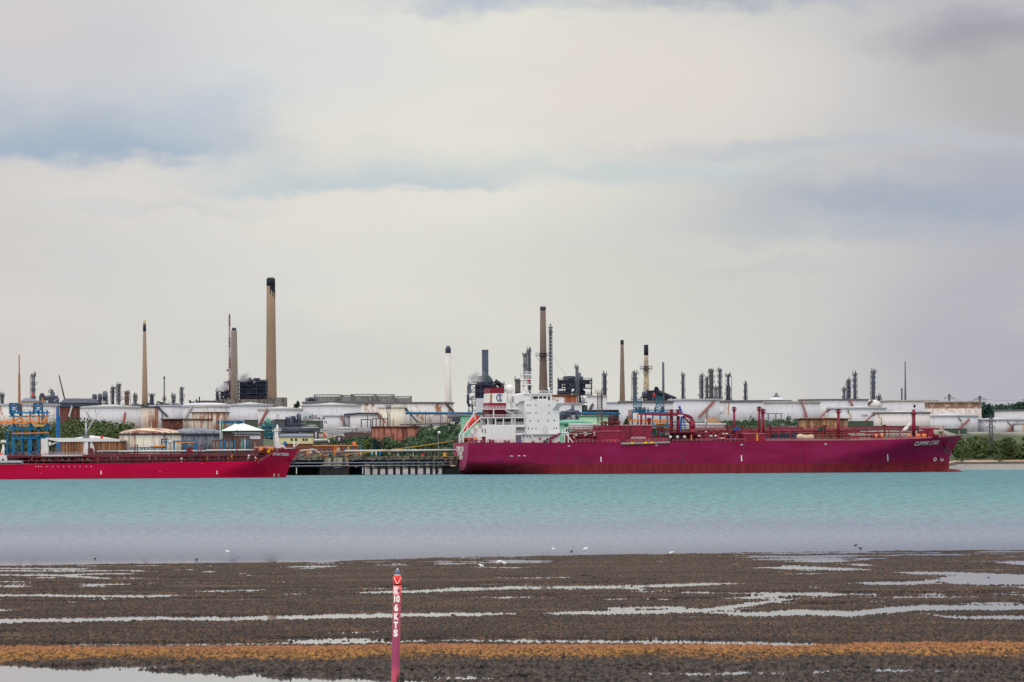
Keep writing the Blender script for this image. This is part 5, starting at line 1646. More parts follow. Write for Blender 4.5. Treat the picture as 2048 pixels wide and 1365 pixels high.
# funnel: maroon, white band with the emblem, maroon
fx0, fx1 = 979.5, 1013
def funnel_ring(y0, y1, l0, r0, l1, r1, m_, name, t_=-8.5):
    a, b_, c_, d_ = S.p(l1, y1, t_), S.p(r1, y1, t_), S.p(r0, y0, t_), S.p(l0, y0, t_)
    mb = MB().prism([(a.x, a.z), (b_.x, b_.z), (c_.x, c_.z), (d_.x, d_.z)], 8.5, 24)
    return S.part(name, m_, mb)
fun = funnel_ring(806, 836, 979, 1011.5, 976.5, 1013, mat('funnel_maroon', (128, 28, 48), .5, .06, .2), 'funnel')
S.part('funnel_band', WHITE, MB().prism([tuple(S.p(*p_, -8.4).xz) for p_ in ((980, 806.2), (1011.4, 806.2), (1008.5, 787.2), (980.5, 787.2))], 8.42, 24.1), fun)
S.part('funnel_top', mat('funnel_maroon', (128, 28, 48)), MB().prism([tuple(S.p(*p_, -8.5).xz) for p_ in ((980.5, 787), (1008.5, 787), (1006.8, 775), (980.8, 777))], 8.5, 24), fun)
S.part('funnel_aft_panel', mat('ochre_louvre', (206, 156, 92), .6, .1, .2, rust=(120, 84, 60), rust_amt=.4, streak=(1, 1, .1)), MB().prism([tuple(S.p(*p_, -8.3).xz) for p_ in ((980.2, 805.8), (984.3, 805.8), (984.3, 787.5), (980.6, 787.5))], 8.3, 8.6), fun)
ce = S.p(998.5, 797, -8.3)
mb = MB()
def glyph(body, k_, sx, sz, ox, y_, bold, m_, nm):
    vs, fs = text_mesh(body, k_, 0.0, bold)
    S.part(nm, m_, MB().add([(ce.x + x * sx + ox, y_, ce.z + z_ * sz) for x, z_, _ in vs], fs), fun)
glyph("C", 4.2, 1.05, 1.22, -.1, 8.30, .02, mat('emblem_blue', (30, 84, 128)), 'emblem_ring')
glyph("S", 3.2, .80, 1.02, .35, 8.25, .22, WHITE, 'emblem_outline')
glyph("S", 3.2, .80, 1.02, .35, 8.20, .08, NAVYL, 'emblem_letter')
q = lambda px, py: S.p(px, py, -13)
S.part('exhaust_pipe', BLACKP, MB().rod(q(1002, 777), q(1002, 771), 1.15, None, 10).rod(q(1002.5, 772), q(990, 762), 1.15, 1.0, 10), fun)
S.part('exhaust_cap', BLACKP, MB().rod(q(991, 777), q(991, 773), .9, None, 10).rod(q(991.5, 773.5), q(985, 770), .9, .6, 10), fun)
# aft house and ladders
SB('aft_house', WHITE, [(962, 857, 976, 874, -29, -3.5), (955, 867, 964, 885, -26, -4)])
windows([(964.5, 861), (970.5, 862)], 2, 8, -3.4, acc, STEEL)
mb = MB().rod(S.p(1062, 870, -1.2), S.p(1075, 886, -1.2), .35, None, 4)
S.part('ladder', WHITE, mb)
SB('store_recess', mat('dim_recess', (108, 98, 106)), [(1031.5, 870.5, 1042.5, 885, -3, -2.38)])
SB('drum', BLUE2, [(1036.5, 878.5, 1042, 884.5, -2.4, -1.6)])
SB('skip', GREENP, [(1087.5, 881, 1094, 886, -2.3, -1.2)])
for px, py in ((1080, 878), (1095, 879), (1066, 884.5), (1118, 885)):
    S.part('deck_fitting', MAROD, MB().ball(S.p(px, py, -1.4), .55, .4, .55, 10, 6))
# hose crane boom, maroon, leaning forward beside the house
S.part('hose_davit', MARO, MB().rod(S.p(1101, 886, -1.3), S.p(1101, 877, -1.3), .55, None, 8).rod(S.p(1100, 878, -1.3), S.p(1122, 867, -1.3), .62, .4, 6))
# gangway watch post forward of the house
SB('lookout_post', WHITE, [(1119, 864.6, 1137.5, 866.6, -8, -2), (1131, 856, 1136, 865, -5, -2.4)])
SB('lookout_roof', BLACKP, [(1130, 850.5, 1136, 853.5, -5, -2.3)])
SB('lookout_window', NAVY, [(1132, 857.5, 1135, 864, -4.9, -2.3), (1136.1, 858, 1138.5, 866, -5, -2.6)])
mb = MB()
for px in (1129, 1136.5):
    mb.bar(S.p(px, 866, -2.6), S.p(px, 886, -2.6), .45)
mb.bar(S.p(1131.5, 867, -2.4), S.p(1146, 885.5, -2.4), .5)
mb.rail(S.p(1119, 864.6, -2.1), S.p(1131, 864.6, -2.1), 1.1, 1.3, .14)
S.part('lookout_legs', WHITE, mb)
# -- deck railings along the side
rl = MB()
for a, b_ in ((940, 1045), (1145, 1195), (1205, 1240), (1345, 1490), (1532, 1840)):
    n_ = int((b_ - a) / 60) + 1
    for i in range(n_):
        pa, pb = a + (b_ - a) * i / n_, a + (b_ - a) * (i + 1) / n_
        xa, xb = S.p(pa, 884).x, S.p(pb, 884).x
        rl.rail((xa, H.near(xa, H.ztop(xa)) + .3, H.ztop(xa)), (xb, H.near(xb, H.ztop(xb)) + .3, H.ztop(xb)), 1.15, 1.9, .11)
S.part('side_rail', PINKD, rl)
# -- cargo deck
SB('trunk_deck', MAROD, [(1137, 869, 1197, 886, -24, -13), (1305, 872, 1488, 886, -24, -13)])
SB('compressor_house', MARO, [(1242, 851, 1304.5, 886, -22, -5)])
SB('compressor_house_roof', mat('pink_worn_roof', (206, 150, 130), .6, .1, .3), [(1241, 850, 1305, 851.4, -22.4, -4.6)])
SB('motor_room', MARO, [(1198, 851, 1242.5, 863, -20, -6.5), (1196, 863, 1242.5, 886, -20, -5.6)])
SB('motor_room_ledge', PINKD, [(1195.5, 862, 1242.3, 863.2, -20, -5.2)])
S.part('side_hatch', BOXRED, MB().lathe(S.p(1200.5, 856).x, 6.4, [(1.1, zq(1200, 860)), (1.3, zq(1200, 856)), (.5, zq(1200, 853))], 12))
for px, w_, h_ in ((1212, 5, 8), (1226, 7, 9), (1238, 6, 9), (1219, 4, 6), (1206, 4, 5)):
    SB('roof_fan', BOXRED, [(px - w_ / 2, 851 - h_, px + w_ / 2, 851 - h_ * .55, -12, -8), (px - w_ / 3.4, 851 - h_ * .6, px + w_ / 3.4, 851.2, -11, -9)])
SB('red_lamp', RED, [(1245, 875, 1247.5, 877.5, -5.1, -4.7), (1227.5, 879, 1231.5, 883, -3.1, -2.7)])
c = S.p(1276.5, 876.0, -4.95)
S.part('lettering', WLET, letters(MB(), "NO SMOKING", 1.1, lambda x, y: (c.x + x, 4.93, c.z + y), bold=.02, width=6.7))
# accommodation ladder hung along the side
lad = MB()
a, b_ = S.p(1242.5, 887.3, .9), S.p(1340, 884.6, .9)
lad.add([(a.x, -.9, a.z - .5), (b_.x, -.9, b_.z - .5), (b_.x, -.9, b_.z + .45), (a.x, -.9, a.z + .45), (a.x, -.1, a.z - .5), (b_.x, -.1, b_.z - .5), (b_.x, -.1, b_.z + .45), (a.x, -.1, a.z + .45)],
        [(0, 1, 2, 3), (7, 6, 5, 4), (3, 2, 6, 7), (0, 4, 5, 1), (1, 5, 6, 2), (0, 3, 7, 4)])
gang = S.part('gangway', mat('galvanised_grey', (150, 140, 132), .5, .1, .4), lad)
S.part('gangway_rail', PINKD, MB().rail((a.x + 3, -.7, a.z + .45), (b_.x, -.7, b_.z + .45), 1.3, 1.6, .12), gang)
for px in (1265, 1291, 1304):
    q = S.p(px, 886.6 - (px - 1242) * .022, .95)
    S.part('gangway_marker', YELLOWB, MB().box(q.x - .75, q.x + .75, -1.0, -.86, q.z - .4, q.z + .3), gang)
# deck crane
dc = MB()
tq = -9
q = lambda px, py: S.p(px, py, tq)
dc.rod(q(1385, 873), q(1385, 858), 1.9, 1.7, 12).rod(q(1385, 859), q(1384.5, 842), 1.5, 1.2, 12)
crane = S.part('deck_crane_column', MARO, dc)
bm = MB()
pts = [(1384.5, 845, 1.05), (1383.5, 838, 1.05), (1379, 834, 1.0), (1369, 831, 1.0), (1358, 829.5, .95), (1320, 829.5, .9), (1276, 828.2, .55)]
for (xa_, ya, ra), (xb_, yb, rb) in zip(pts, pts[1:]):
    bm.rod(q(xa_, ya), q(xb_, yb), ra, rb, 4, False)
S.part('deck_crane_boom', MARO, bm, crane)
S.part('luffing_cylinder', MAROD, MB().rod(q(1383, 850), q(1366, 834), .42, None, 6), crane)
S.part('boom_rest', MARO, MB().rod(q(1282.5, 851), q(1282.5, 830.5), .55, None, 6))
S.part('hook', YELLOW, MB().ball(q(1275, 829), .55, .5, .8, 10, 8).rod(q(1275, 830), q(1275, 842), .16, None, 5))
S.part('boom_plate', SIGNW, MB().box(q(1354.5, 831).x, q(1365, 831).x, 7.62, 7.75, q(1360, 832.5).z, q(1360, 830.2).z), crane)
# vent posts with cups
def vent_post(px, py_top, py_bot, t_, cup, w_=1.0, m_=MARO, name='vent_post'):
    q = lambda a, b_: S.p(a, b_, t_)
    c_ = q(px, py_bot)
    z0, z1 = c_.z, q(px, py_top).z
    mb = MB().rod((c_.x, -t_, z0), (c_.x, -t_, z1 - 1.2), w_ * .62, w_ * .55, 10)
    o = S.part(name, m_, mb)
    mb = MB().lathe(c_.x, -t_, [(.5 * w_, z1 - 1.7), (cup * .45, z1 - .9), (cup * .72, z1), (.4 * w_, z1 + .02)], 14)
    S.part('vent_head', m_, mb, o)
    mb = MB().lathe(c_.x, -t_, [(.6, z1 - 2.05), (cup * 1.25, z1 - 1.85), (cup * 1.25, z1 - 1.7), (.6, z1 - 1.7)], 14, False)
    for i in range(10):
        a = 2 * math.pi * i / 10
        mb.bar((c_.x + cup * 1.2 * math.cos(a), -t_ + cup * 1.2 * math.sin(a), z1 - 1.7), (c_.x + cup * 1.2 * math.cos(a), -t_ + cup * 1.2 * math.sin(a), z1 - .3), .13)
    mb.lathe(c_.x, -t_, [(cup * 1.15, z1 - .35), (cup * 1.22, z1 - .35), (cup * 1.22, z1 - .2), (cup * 1.15, z1 - .2)], 14, False)
    S.part('vent_platform', m_, mb, o)
    return o
vent_post(1343, 819, 872, -11, 1.1, 1.4)
vent_post(1356.5, 819, 872, -11, 1.1, 1.4)
vent_post(1468.5, 814, 872, -16, .85, 1.0)
vent_post(1518.5, 813.5, 868, -16, .95, .95)
vent_post(1526, 818, 868, -12, 1.05, 1.2)
vent_post(1677, 818, 879, -12, 1.15, 1.15)
vent_post(1298, 836, 851, -10, .9, 1.0)
vent_post(1324, 854, 864, -9, .8, 1.0)
S.part('vent_ladder', PALE, MB().rail(S.p(1523, 868, -14), S.p(1523.01, 868, -14), 10.8, 1, .3))
# manifold platform
SB('manifold_deck', MAROP, [(1329, 863.5, 1395, 865.2, -26, -3.4), (1340, 859.5, 1392, 861, -26, -8)])
SB('manifold_block', MAROD, [(1305, 874, 1336, 883, -22, -5), (1355, 866, 1395, 875, -24, -9)])
for i in range(5):
    px = 1340 + 7 * i
    q = S.p(px, 874, -5)
    S.part('manifold_flange', BLACKP if i % 2 else mat('white_flange', (224, 220, 220)), MB().rod((q.x, 5.2, q.z), (q.x, 3.6, q.z), .62, None, 10))
SB('fire_box', ORANGE, [(1382, 870, 1384, 881, -4, -3.2)])
SB('tank_dome', GREENP, [(1305.5, 858, 1309, 868, -8, -6), (1310, 858, 1313.5, 868, -8, -6)])
SB('tank_dome', BOXRED, [(1315, 853, 1320, 859, -9, -7), (1316.3, 859, 1318.8, 873, -9, -8)])
# pipe runs: each line is its own part
rng = random.Random(4)
for py, t_, r_, a, b_ in ((862, -18, .42, 1395, 1700), (866, -15, .38, 1395, 1560), (870.5, -12, .36, 1395, 1540), (874.5, -9, .36, 1395, 1500), (878.5, -6, .34, 1390, 1500),
                          (859.5, -21, .40, 1490, 1880), (857, -22, .40, 1540, 1605), (863.5, -17, .45, 1530, 1720), (867.5, -14, .36, 1530, 1690), (871.5, -11, .34, 1600, 1700), (866, -16, .36, 1690, 1820),
                          (868.5, -20, .36, 1137, 1197), (863.5, -20, .36, 1138, 1197), (873, -17, .34, 1140, 1197), (878, -10, .34, 1148, 1197), (874, -6, .34, 1690, 1760)):
    mb = MB().rod(S.p(a, py + (a - 1500) * -.004, t_), S.p(b_, py + (b_ - 1500) * -.004, t_), r_, None, 8)
    S.part('cargo_pipe', MAROP if rng.random() < .7 else MAROD, mb)
for px in list(range(1402, 1500, 12)) + list(range(1536, 1880, 22)) + [1150, 1168, 1186]:
    mb = MB()
    tb = -21 if px < 1800 else -17
    zt_ = zq(px, 858.5 if px > 1490 else 861, tb)
    for t_ in (tb, -7 if px < 1800 else -15):
        xq = S.p(px, 880, t_).x
        mb.bar((xq, -t_, H.ztop(xq) - .2), (xq, -t_, zt_), .4)
    xq = S.p(px, 870, tb).x
    mb.bar((xq, -tb, zt_ - .2), (xq, 7 if px < 1800 else 15, zt_ - .2), .4)
    S.part('pipe_support', MAROP, mb)
# walkway and valves with pale wheels
SB('catwalk', MAROP, [(1138, 859.5, 1197, 861, -22, -19), (1395, 856.4, 1490, 857.8, -24, -21)])
mb = MB()
for a, b_, py, t_ in ((1138, 1197, 859.4, -19.2), (1395, 1490, 856.4, -21.2), (1530, 1870, 857.5, -22)):
    mb.rail(S.p(a, py, t_), S.p(b_, py, t_), 1.1, 2.0, .14)
S.part('catwalk_rail', MAROP, mb)
VALW = mat('white_valve_lagging', (232, 224, 226), .5, .05, .4)
for i in range(34):
    px = rng.uniform(1398, 1478) if i < 22 else rng.uniform(1146, 1192)
    py = rng.choice((864, 868, 872.5, 876.5, 880)) if i < 22 else rng.choice((866, 871, 875.5))
    q = S.p(px, py, -8 if i < 22 else -12)
    mb = MB().rod((q.x - rng.uniform(.4, 1.0), q.y, q.z), (q.x + rng.uniform(.4, 1.0), q.y, q.z), rng.uniform(.28, .5), None, 8)
    S.part('valve', rng.choice((VALW, VALW, BOXRED, BLACKP)), mb)
for px, py, mm in ((1424, 875.5, BLUE2), (1461, 875.5, BLUE2), (1434, 878, BLUE2), (1470, 878, BLUE2), (1437, 876, RED), (1448, 876.5, ORANGE), (1395, 881, BLUE2), (1140, 879, ORANGE), (1127, 878, ORANGE)):
    q = S.p(px, py, -4.5)
    S.part('hydrant', mm, MB().ball(q, .42, .42, .42, 8, 6))
for a, mm, y0, y1 in ((1470, BLUE2, 855.5, 862), (1476, BLUE2, 855.5, 862), (1638.5, GREENP, 855, 862), (1644.5, GREENP, 855, 862)):
    SB('mushroom_vent', mm, [(a, y0, a + 4.2, y1, -14, -11.5)])
for px, py in ((1454, 853), (1541, 852.5), (1651, 853), (1770, 852.5)):
    o = SB('tank_vent', BOXRED, [(px - 2.8, py - 2.6, px + 2.8, py + 2.6, -15, -12.6), (px - 1.1, py + 2, px + 1.1, py + 22, -14.2, -13.3)])
SB('deck_house_forward', MARO, [(1488, 868, 1531, 883, -20, -5)])
SB('deck_house_roof', PINKD, [(1487.5, 867, 1531.4, 868.3, -20.3, -4.7)])
SB('fire_box', YELLOW, [(1513, 869, 1516, 882, -5, -4.8)])
SB('deck_locker', MAROD, [(1700, 873, 1719, 879, -7, -4)])
SB('deck_locker', MAROD, [(1733, 865, 1760, 868, -14, -11)])
SB('worn_deck_strip', PINKD, [(1534, 879, 1690, 881.5, -2.6, -1.2), (1700, 877.6, 1790, 880, -2.6, -1.4)])
TARP = mat('pale_tarpaulin', (200, 184, 158), .8, .12, .4)
for px, py, rx in ((1601, 874, 2.0), (1612, 876, 2.4), (1622, 875, 1.6)):
    S.part('covered_hose', TARP, MB().ball(S.p(px, py, -5), rx, 1.2, 1.3, 12, 8))
# mooring drums
for px, py, t_ in ((1748, 873, -6), (1760, 873, -6), (935, 880, -14), (946, 880, -6), (955, 879.5, -7), (969, 879, -5)):
    q = S.p(px, py, t_)
    o = S.part('winch', MAROD, MB().rod((q.x - 1.6, q.y, q.z), (q.x + 1.6, q.y, q.z), .95, None, 12))
    S.part('rope_drum', COPPER, MB().rod((q.x + .2, q.y - .02, q.z), (q.x + 1.45, q.y - .02, q.z), 1.15, None, 14), o)
for px, py, t_ in ((917, 882, -28), (926, 882.5, -20), (931, 881.5, -16), (963, 882.5, -4), (980, 881, -2.2), (986, 882, -2.2), (1010, 883.5, -1.6), (1017, 883.5, -1.6)):
    q = S.p(px, py, t_)
    S.part('bollard', MAROD, MB().rod((q.x, q.y, q.z - 1.2), (q.x, q.y, q.z + .5), .5, .6, 10))
SB('stern_frame', MARO, [(980.5, 869, 983.5, 884, -4, -3), (943, 880, 960, 882, -6, -4)])
# foremast, hose handling crane, windlass
fm = -17.5
q = lambda px, py: S.p(px, py, fm)
S.part('foremast', MARO, MB().rod(q(1827.5, 876), q(1827.5, 820), .95, .8, 10))
S.part('crosstree', MAROD, MB().lathe(q(1827.5, 828).x, 17.5, [(.8, q(1827, 830).z), (1.7, q(1827, 827.8).z), (1.75, q(1827, 827).z), (.8, q(1827, 826.6).z)], 14, False))
S.part('mast_light', mat('white_lamp_housing', (214, 214, 218)), MB().rod(q(1827.5, 820), q(1827.5, 816.5), .55, .3, 8))
S.part('mast_horn', BLACKP, MB().ball(q(1829, 812.5), .6, .5, .75, 10, 6).rod(q(1828.5, 820), q(1829, 812), .16, None, 5))
S.part('mast_ladder', PALE, MB().rod(q(1824.5, 850), q(1823, 829), .2, None, 4).rod(q(1825.8, 850), q(1825.6, 829), .2, None, 4))
S.part('store_crane', WHITE, MB().rod(q(1803, 874), q(1804.5, 866), 1.1, .8, 10).rod(q(1807, 863), q(1815, 855), 1.0, .85, 8).rod(q(1815, 855), q(1822, 846.5), .85, .5, 8))
SB('store_crane_pad', GREENP, [(1797, 873, 1808, 876.5, -19, -16)])
SB('windlass_house', MARO, [(1856, 859, 1866, 875, -22, -14), (1840, 862, 1856, 874, -20, -15)])
for px, py in ((1836, 872), (1848, 872), (1872, 872), (1818, 873)):
    qq = S.p(px, py, -14)
    S.part('windlass', COPPER if px < 1850 else MAROD, MB().rod((qq.x - 1, qq.y, qq.z), (qq.x + 1, qq.y, qq.z), .9, None, 12))
S.part('foredeck_plate', PINKD, MB().prism([tuple(S.p(*p_, -9).xz) for p_ in ((1837, 879), (1838, 876.5), (1862, 874.5), (1862, 877))], 9.0, 14))
S.part('bulwark_stay', mat('warm_deck_orange', (204, 116, 84), .6, .1, .3), MB().rod(S.p(1830, 880, -3.5), S.p(1836, 876, -3.5), .8, .5, 4))
for i in range(9):
    px = 1776 + i * 7
    S.part('frame_rib', MAROD, MB().bar(S.p(px, 872.5, -8), S.p(px + 4, 879, -4.2), .5))
SB('rescue_post', PINKD, [(1886.5, 852, 1888, 873, -18, -17)])
mb = MB()
for px0, px1 in ((1868, 1910),):
    mb.rail(S.p(px0, 873, -17), S.p(px1, 872, -18), 1.2, 1.5, .12)
S.part('bow_rail', PALE, mb)
S.part('jackstaff', PALE, MB().rod(S.p(1918, 872, -18), S.p(1918, 862, -18), .12, None, 6))

# ------------------------------------------------------------------ free fall lifeboat and its ramp
lb = T('lifeboat', 'orange enclosed free fall lifeboat nose down in a white cradle', 'lifeboat', 941, 2067, 848, R(11))
ax = (lb.p(926, 862) - lb.p(957, 833))
ln = ax.length
ax.normalize()
upv = Vector((ax.z, 0, -ax.x)) * -1
c0 = lb.p(957, 833)
vs, fs = [], []
nn, mm_ = 14, 16
for i in range(nn + 1):
    f = i / nn
    r = 1.75 * (min(1, (f + .12) * 4) * min(1, (1.02 - f) * 2.6)) ** .5
    for k in range(mm_):
        a = 2 * math.pi * k / mm_
        p_ = c0 + ax * (ln * f) + upv * (r * math.sin(a)) + Vector((0, 1, 0)) * (r * .85 * math.cos(a))
        vs.append(p_)
for i in range(nn):
    for k in range(mm_):
        fs.append((i * mm_ + k, i * mm_ + (k + 1) % mm_, (i + 1) * mm_ + (k + 1) % mm_, (i + 1) * mm_ + k))
fs += [tuple(range(mm_ - 1, -1, -1)), tuple(nn * mm_ + k for k in range(mm_))]
lb.part('hull', ORANGEB, MB().add(vs, fs, True))
lb.part('cockpit', ORANGEB, MB().ball(c0 + ax * 1.6 + upv * 1.4, 1.1, 1.0, 1.0, 12, 8))
cw = MB()
for t_ in (-2.2, 2.2):
    g = lambda px, py: S.p(px, py, -16 + t_ * 1.35)
    cw.rod(g(920, 869), g(951, 823), .38, None, 4)
    cw.rod(g(926, 869), g(965, 832), .38, None, 4)
    cw.rod(g(951, 823), g(954, 826), .35, None, 4)
    cw.rod(g(919, 886), g(919, 868), .42, None, 4)
    cw.rod(g(926, 886), g(927, 868), .42, None, 4)
    cw.rod(g(919, 884), g(926, 869), .25, None, 4)
    cw.rod(g(920, 869), g(927, 868), .3, None, 4)
    cw.rod(g(951, 840), g(946, 824), .28, None, 4)
    cw.rod(g(958, 838), g(975, 851), .3, None, 4)
    cw.rod(g(933, 862), g(936, 850), .25, None, 4)
cw.rod(S.p(951, 823, -19), S.p(951, 823, -13), .35, None, 4)
S.part('lifeboat_ramp', WHITE, cw)
SB('ramp_winch_house', WHITE, [(930, 873, 936, 882, -18, -14)])

# ------------------------------------------------------------------ crimson products tanker
S2 = T('products_tanker', 'crimson red products tanker with a white deck crane, moored on the left', 'ship', 575, 1878, 955, R(25))
S2.O.z = 0
S2.root.location = S2.O
g2 = lambda px, py, t_=0: S2.p(px, py, t_)
B2 = 27.0
xL = g2(-120, 945).x           # aft end, beyond the left edge of the view
xs_ = lambda px, py, t_: g2(px, py, t_).x - xL
# work in a frame whose x starts at the aft end: shift the empty there
class Sh:
    pass
S2b = T('x', None, None, 575, 1878, 955, R(25))
bpy.data.objects.remove(S2b.root)
tip = g2(599, 897.5, -13.5)
st2 = [(g2(571, 956, -13.5).x - xL, -1.0), (g2(573, 950, -13.5).x - xL, g2(573, 950, -13.5).z), (g2(581, 928, -13.5).x - xL, g2(581, 928, -13.5).z), (tip.x - xL, tip.z), (tip.x - xL + .2, 60)]
def tp2(px, py, t_=0):
    q = g2(px, py, t_)
    return (q.x - xL, q.z)
top2 = [(0, g2(-60, 930.5).z), tp2(0, 930), tp2(260, 926.6), tp2(520, 922.3), tp2(526, 921.3), tp2(543, 905.6, -3), tp2(560, 901.2, -5), tp2(571, 898.2, -7), (tip.x - xL, tip.z)]
H2 = Hull(B2, tip.x - xL, st2, top2, False, 26, 40, 4, 2.0)
S2.root.location = S2.O + Vector((math.cos(S2.a) * xL, math.sin(S2.a) * xL, 0))
_p = S2.p
S2.p = lambda px, py, t_=0: _p(px, py, t_) - Vector((xL, 0, 0))
g2 = S2.p
HP2 = hull_paint('crimson_hull_paint', ((182, 2, 58), (192, 4, 64), (188, 24, 64)), ((180, 2, 54), (192, 4, 60), (184, 20, 60)), 1.6, .25)
build_hull(H2, S2, HP2, mat('dark_red_deck', (96, 30, 44), .6, .12, .3))
def SB2(name, m_, rects, parent=None):
    mb = MB()
    for q in rects:
        S2.B(mb, *q)
    return S2.part(name, m_, mb, parent)
def on_hull2(px, py):
    t_ = 0.0
    for _ in range(14):
        q = g2(px, py, t_)
        t_ = .6 * t_ + .4 * (-H2.near(q.x, q.z))
    return g2(px, py, t_)
c = on_hull2(562, 909.3)
S2.part('lettering', LETTER, letters(MB(), "STI BATTERSEA", 1.5, lambda x, y: (c.x + x, H2.near(c.x + x, c.z + y - .02 * x, .10), c.z + y - .02 * x), .3, .06, 8.9 * 1.12))
def hq2(name, pts, m_, off=.08):
    mb = MB()
    p_ = []
    for px, py in pts:
        q = on_hull2(px, py)
        p_.append((q.x, H2.near(q.x, q.z, off), q.z))
    mb.add(p_, [tuple(range(len(p_)))[::-1]])
    S2.part(name, m_, mb)
for px in (202, 434):
    hq2('draught_mark', [(px - 1.2, 942), (px + 1.2, 942), (px + .8, 945), (px - .6, 945)], LETTER)
    hq2('draught_mark', [(px - 1.1, 945.3), (px + 1.1, 945.3), (px + 1.5, 948), (px, 949.5), (px - 1.6, 948)], LETTER)
for i, px in enumerate((71.5, 77, 82.5, 93.5, 105, 116, 127, 138, 149, 160, 172.5, 182.5)):
    hq2('side_mark', [(px - .9, 932.6), (px + .9, 932.6), (px + .9, 934.4), (px - .9, 934.4)], mat('pink_lettering', (236, 190, 200)))
for px, py in ((82, 947), (320, 944), (404, 928), (517.5, 926), (539, 940)):
    hq2('tug_mark', [(px - .6, py - .6), (px + .6, py - .6), (px + .6, py + .6), (px - .6, py + .6)], mat('pink_lettering', (236, 190, 200)))
for nm, px in (('thruster', 548), ('bulb', 557.5)):
    cc = on_hull2(px, 950.5)
    mb = MB()
    for i in range(14):
        a0, a1 = 2 * math.pi * i / 14, 2 * math.pi * (i + 1) / 14
        if nm == 'bulb' and (i < 4 or 9 < i < 11):
            continue
        q = []
        for aa, rr in ((a0, .28), (a1, .28), (a1, .52), (a0, .52)):
            xx, zz = cc.x + rr * math.cos(aa), cc.z + rr * 1.3 * math.sin(aa)
            q.append((xx, H2.near(xx, zz, .09), zz))
        mb.add(q, [(0, 1, 2, 3)])
    S2.part('bow_mark', LETTER, mb)
c = on_hull2(580, 919)
yn = H2.near(c.x, c.z)
S2.part('hawse_bolster', HP2, MB().rod((c.x - .3, yn + 1, c.z + .4), (c.x + .3, yn - .7, c.z - .3), .85, .7, 12))
mb = MB().rod((c.x + .4, yn - .8, c.z - .3), (c.x + .9, yn - 1.2, c.z - 2.2), .2, None, 8)
mb.bar((c.x + .1, yn - 1.2, c.z - 1.2), (c.x + .9, yn - 1.3, c.z - 2.3), .4)
mb.bar((c.x + 2.0, yn - 1.2, c.z - 1.0), (c.x + .9, yn - 1.3, c.z - 2.3), .4)
S2.part('anchor', GUNM, mb)
# bits of deck: long pipes, catwalk, machinery
SB2('stern_house', WHITE, [(-60, 911, 14.5, 926, -20, -4)])
windows2 = lambda px, py, w_, h_, t_, m_=GLASS: SB2('window', m_, [(px - w_ / 2, py - h_ / 2, px + w_ / 2, py + h_ / 2, t_ - .3, t_ + .06)])
windows2(6, 919.5, 4, 3.4, -4)
S2.part('gangway', PALE, MB().rod(g2(-40, 923.6, .3), g2(42, 923.6, .3), .55, None, 4))
SB2('gangway_end', STEEL, [(42, 921, 47, 928.5, -.6, .5)])
SB2('rescue_boat', ORANGEB, [(-20, 906, 3, 910.5, -9, -6)])
mb = MB().rod(g2(7.5, 911, -9), g2(6.5, 889, -9), .55, .35, 8).rod(g2(2.5, 911, -9), g2(6, 896, -9), .28, None, 6)
mb.box(g2(3, 884, -9).x, g2(10, 884, -9).x, 8.2, 9.8, g2(6, 884.5, -9).z, g2(6, 880.5, -9).z)
mb.box(g2(1.5, 884, -9).x, g2(11, 884, -9).x, 8.0, 10, g2(6, 885.3, -9).z, g2(6, 884.4, -9).z)
S2.part('searchlight_post', WHITE, mb)
DRED = mat('dark_red_pipe', (110, 36, 50), .5, .14, .3)
for py, t_, r_, a, b_, m_ in ((915.2, -4, .22, 14, 530, DRED), (912.5, -10, .28, 14, 420, DRED), (909.3, -12, .26, 200, 520, DRED), (905.8, -14, .26, 190, 500, mat('dark_deck_steel', (70, 40, 46))), (919.2, -3.4, .22, 60, 190, DRED), (922, -3, .25, 40, 520, DRED),
                              (903.6, -13, .42, 195, 410, PIPEW), (901.2, -13, .40, 412, 520, PIPEW), (912.2, -2.8, .42, 84, 165, PALE), (903, -12, .22, 205, 235, PALE)):
    S2.part('cargo_pipe', m_, MB().rod(g2(a, py, t_), g2(b_, py - (b_ - a) * .006, t_), r_, None, 8))
rg = random.Random(12)
for i in range(64):
    px = 20 + i * 7.9
    m_ = rg.choice((DRED, DRED, mat('dark_deck_steel', (70, 40, 46))))
    y0 = rg.choice((911, 913, 906, 909)) - px * .006
    mb = MB()
    t_ = rg.uniform(-13, -4)
    mb.bar(g2(px, 924, t_), g2(px, y0, t_), .28)
    if i % 3 == 0:
        mb.bar(g2(px, y0, t_), g2(px, y0, t_ - 6), .28)
    S2.part('pipe_support', m_, mb)
for i in range(46):
    px = rg.uniform(180, 520) if i < 36 else rg.uniform(60, 180)
    py = rg.uniform(914, 921.5) - px * .004
    q = g2(px, py, rg.uniform(-6, -3))
    k = rg.uniform(.25, .5)
    mm = rg.choice((VALW, DRED, DRED, STEEL, ORANGE, YELLOW, BLACKP, GREENP, mat('pink_fitting', (190, 120, 130)), BOXRED))
    mb = MB().rod((q.x - k, q.y, q.z), (q.x + k, q.y, q.z), k * .8, None, 8)
    mb.bar((q.x, q.y, q.z - 1.4), (q.x, q.y, q.z + .8), .22)
    S2.part('valve', mm, mb)
for i in range(30):
    px = 56 + i * 15.6
    q = g2(px, 924.2 - px * .0055, -1.2)
    S2.part('bulwark_stay', DRED, MB().bar((q.x, q.y, q.z - .5), (q.x + .4, q.y + .2, q.z + 1.1), .28))
for px in (63.5, 174):
    S2.part('lifebuoy', YELLOW, MB().ball(g2(px, 919, -3), .4, .25, .45, 10, 6))
for px in (88, 92, 111, 115, 155, 159):
    SB2('fender_board', YELLOW, [(px - .5, 917, px + .5, 922, -3.3, -3)])
mb = MB()
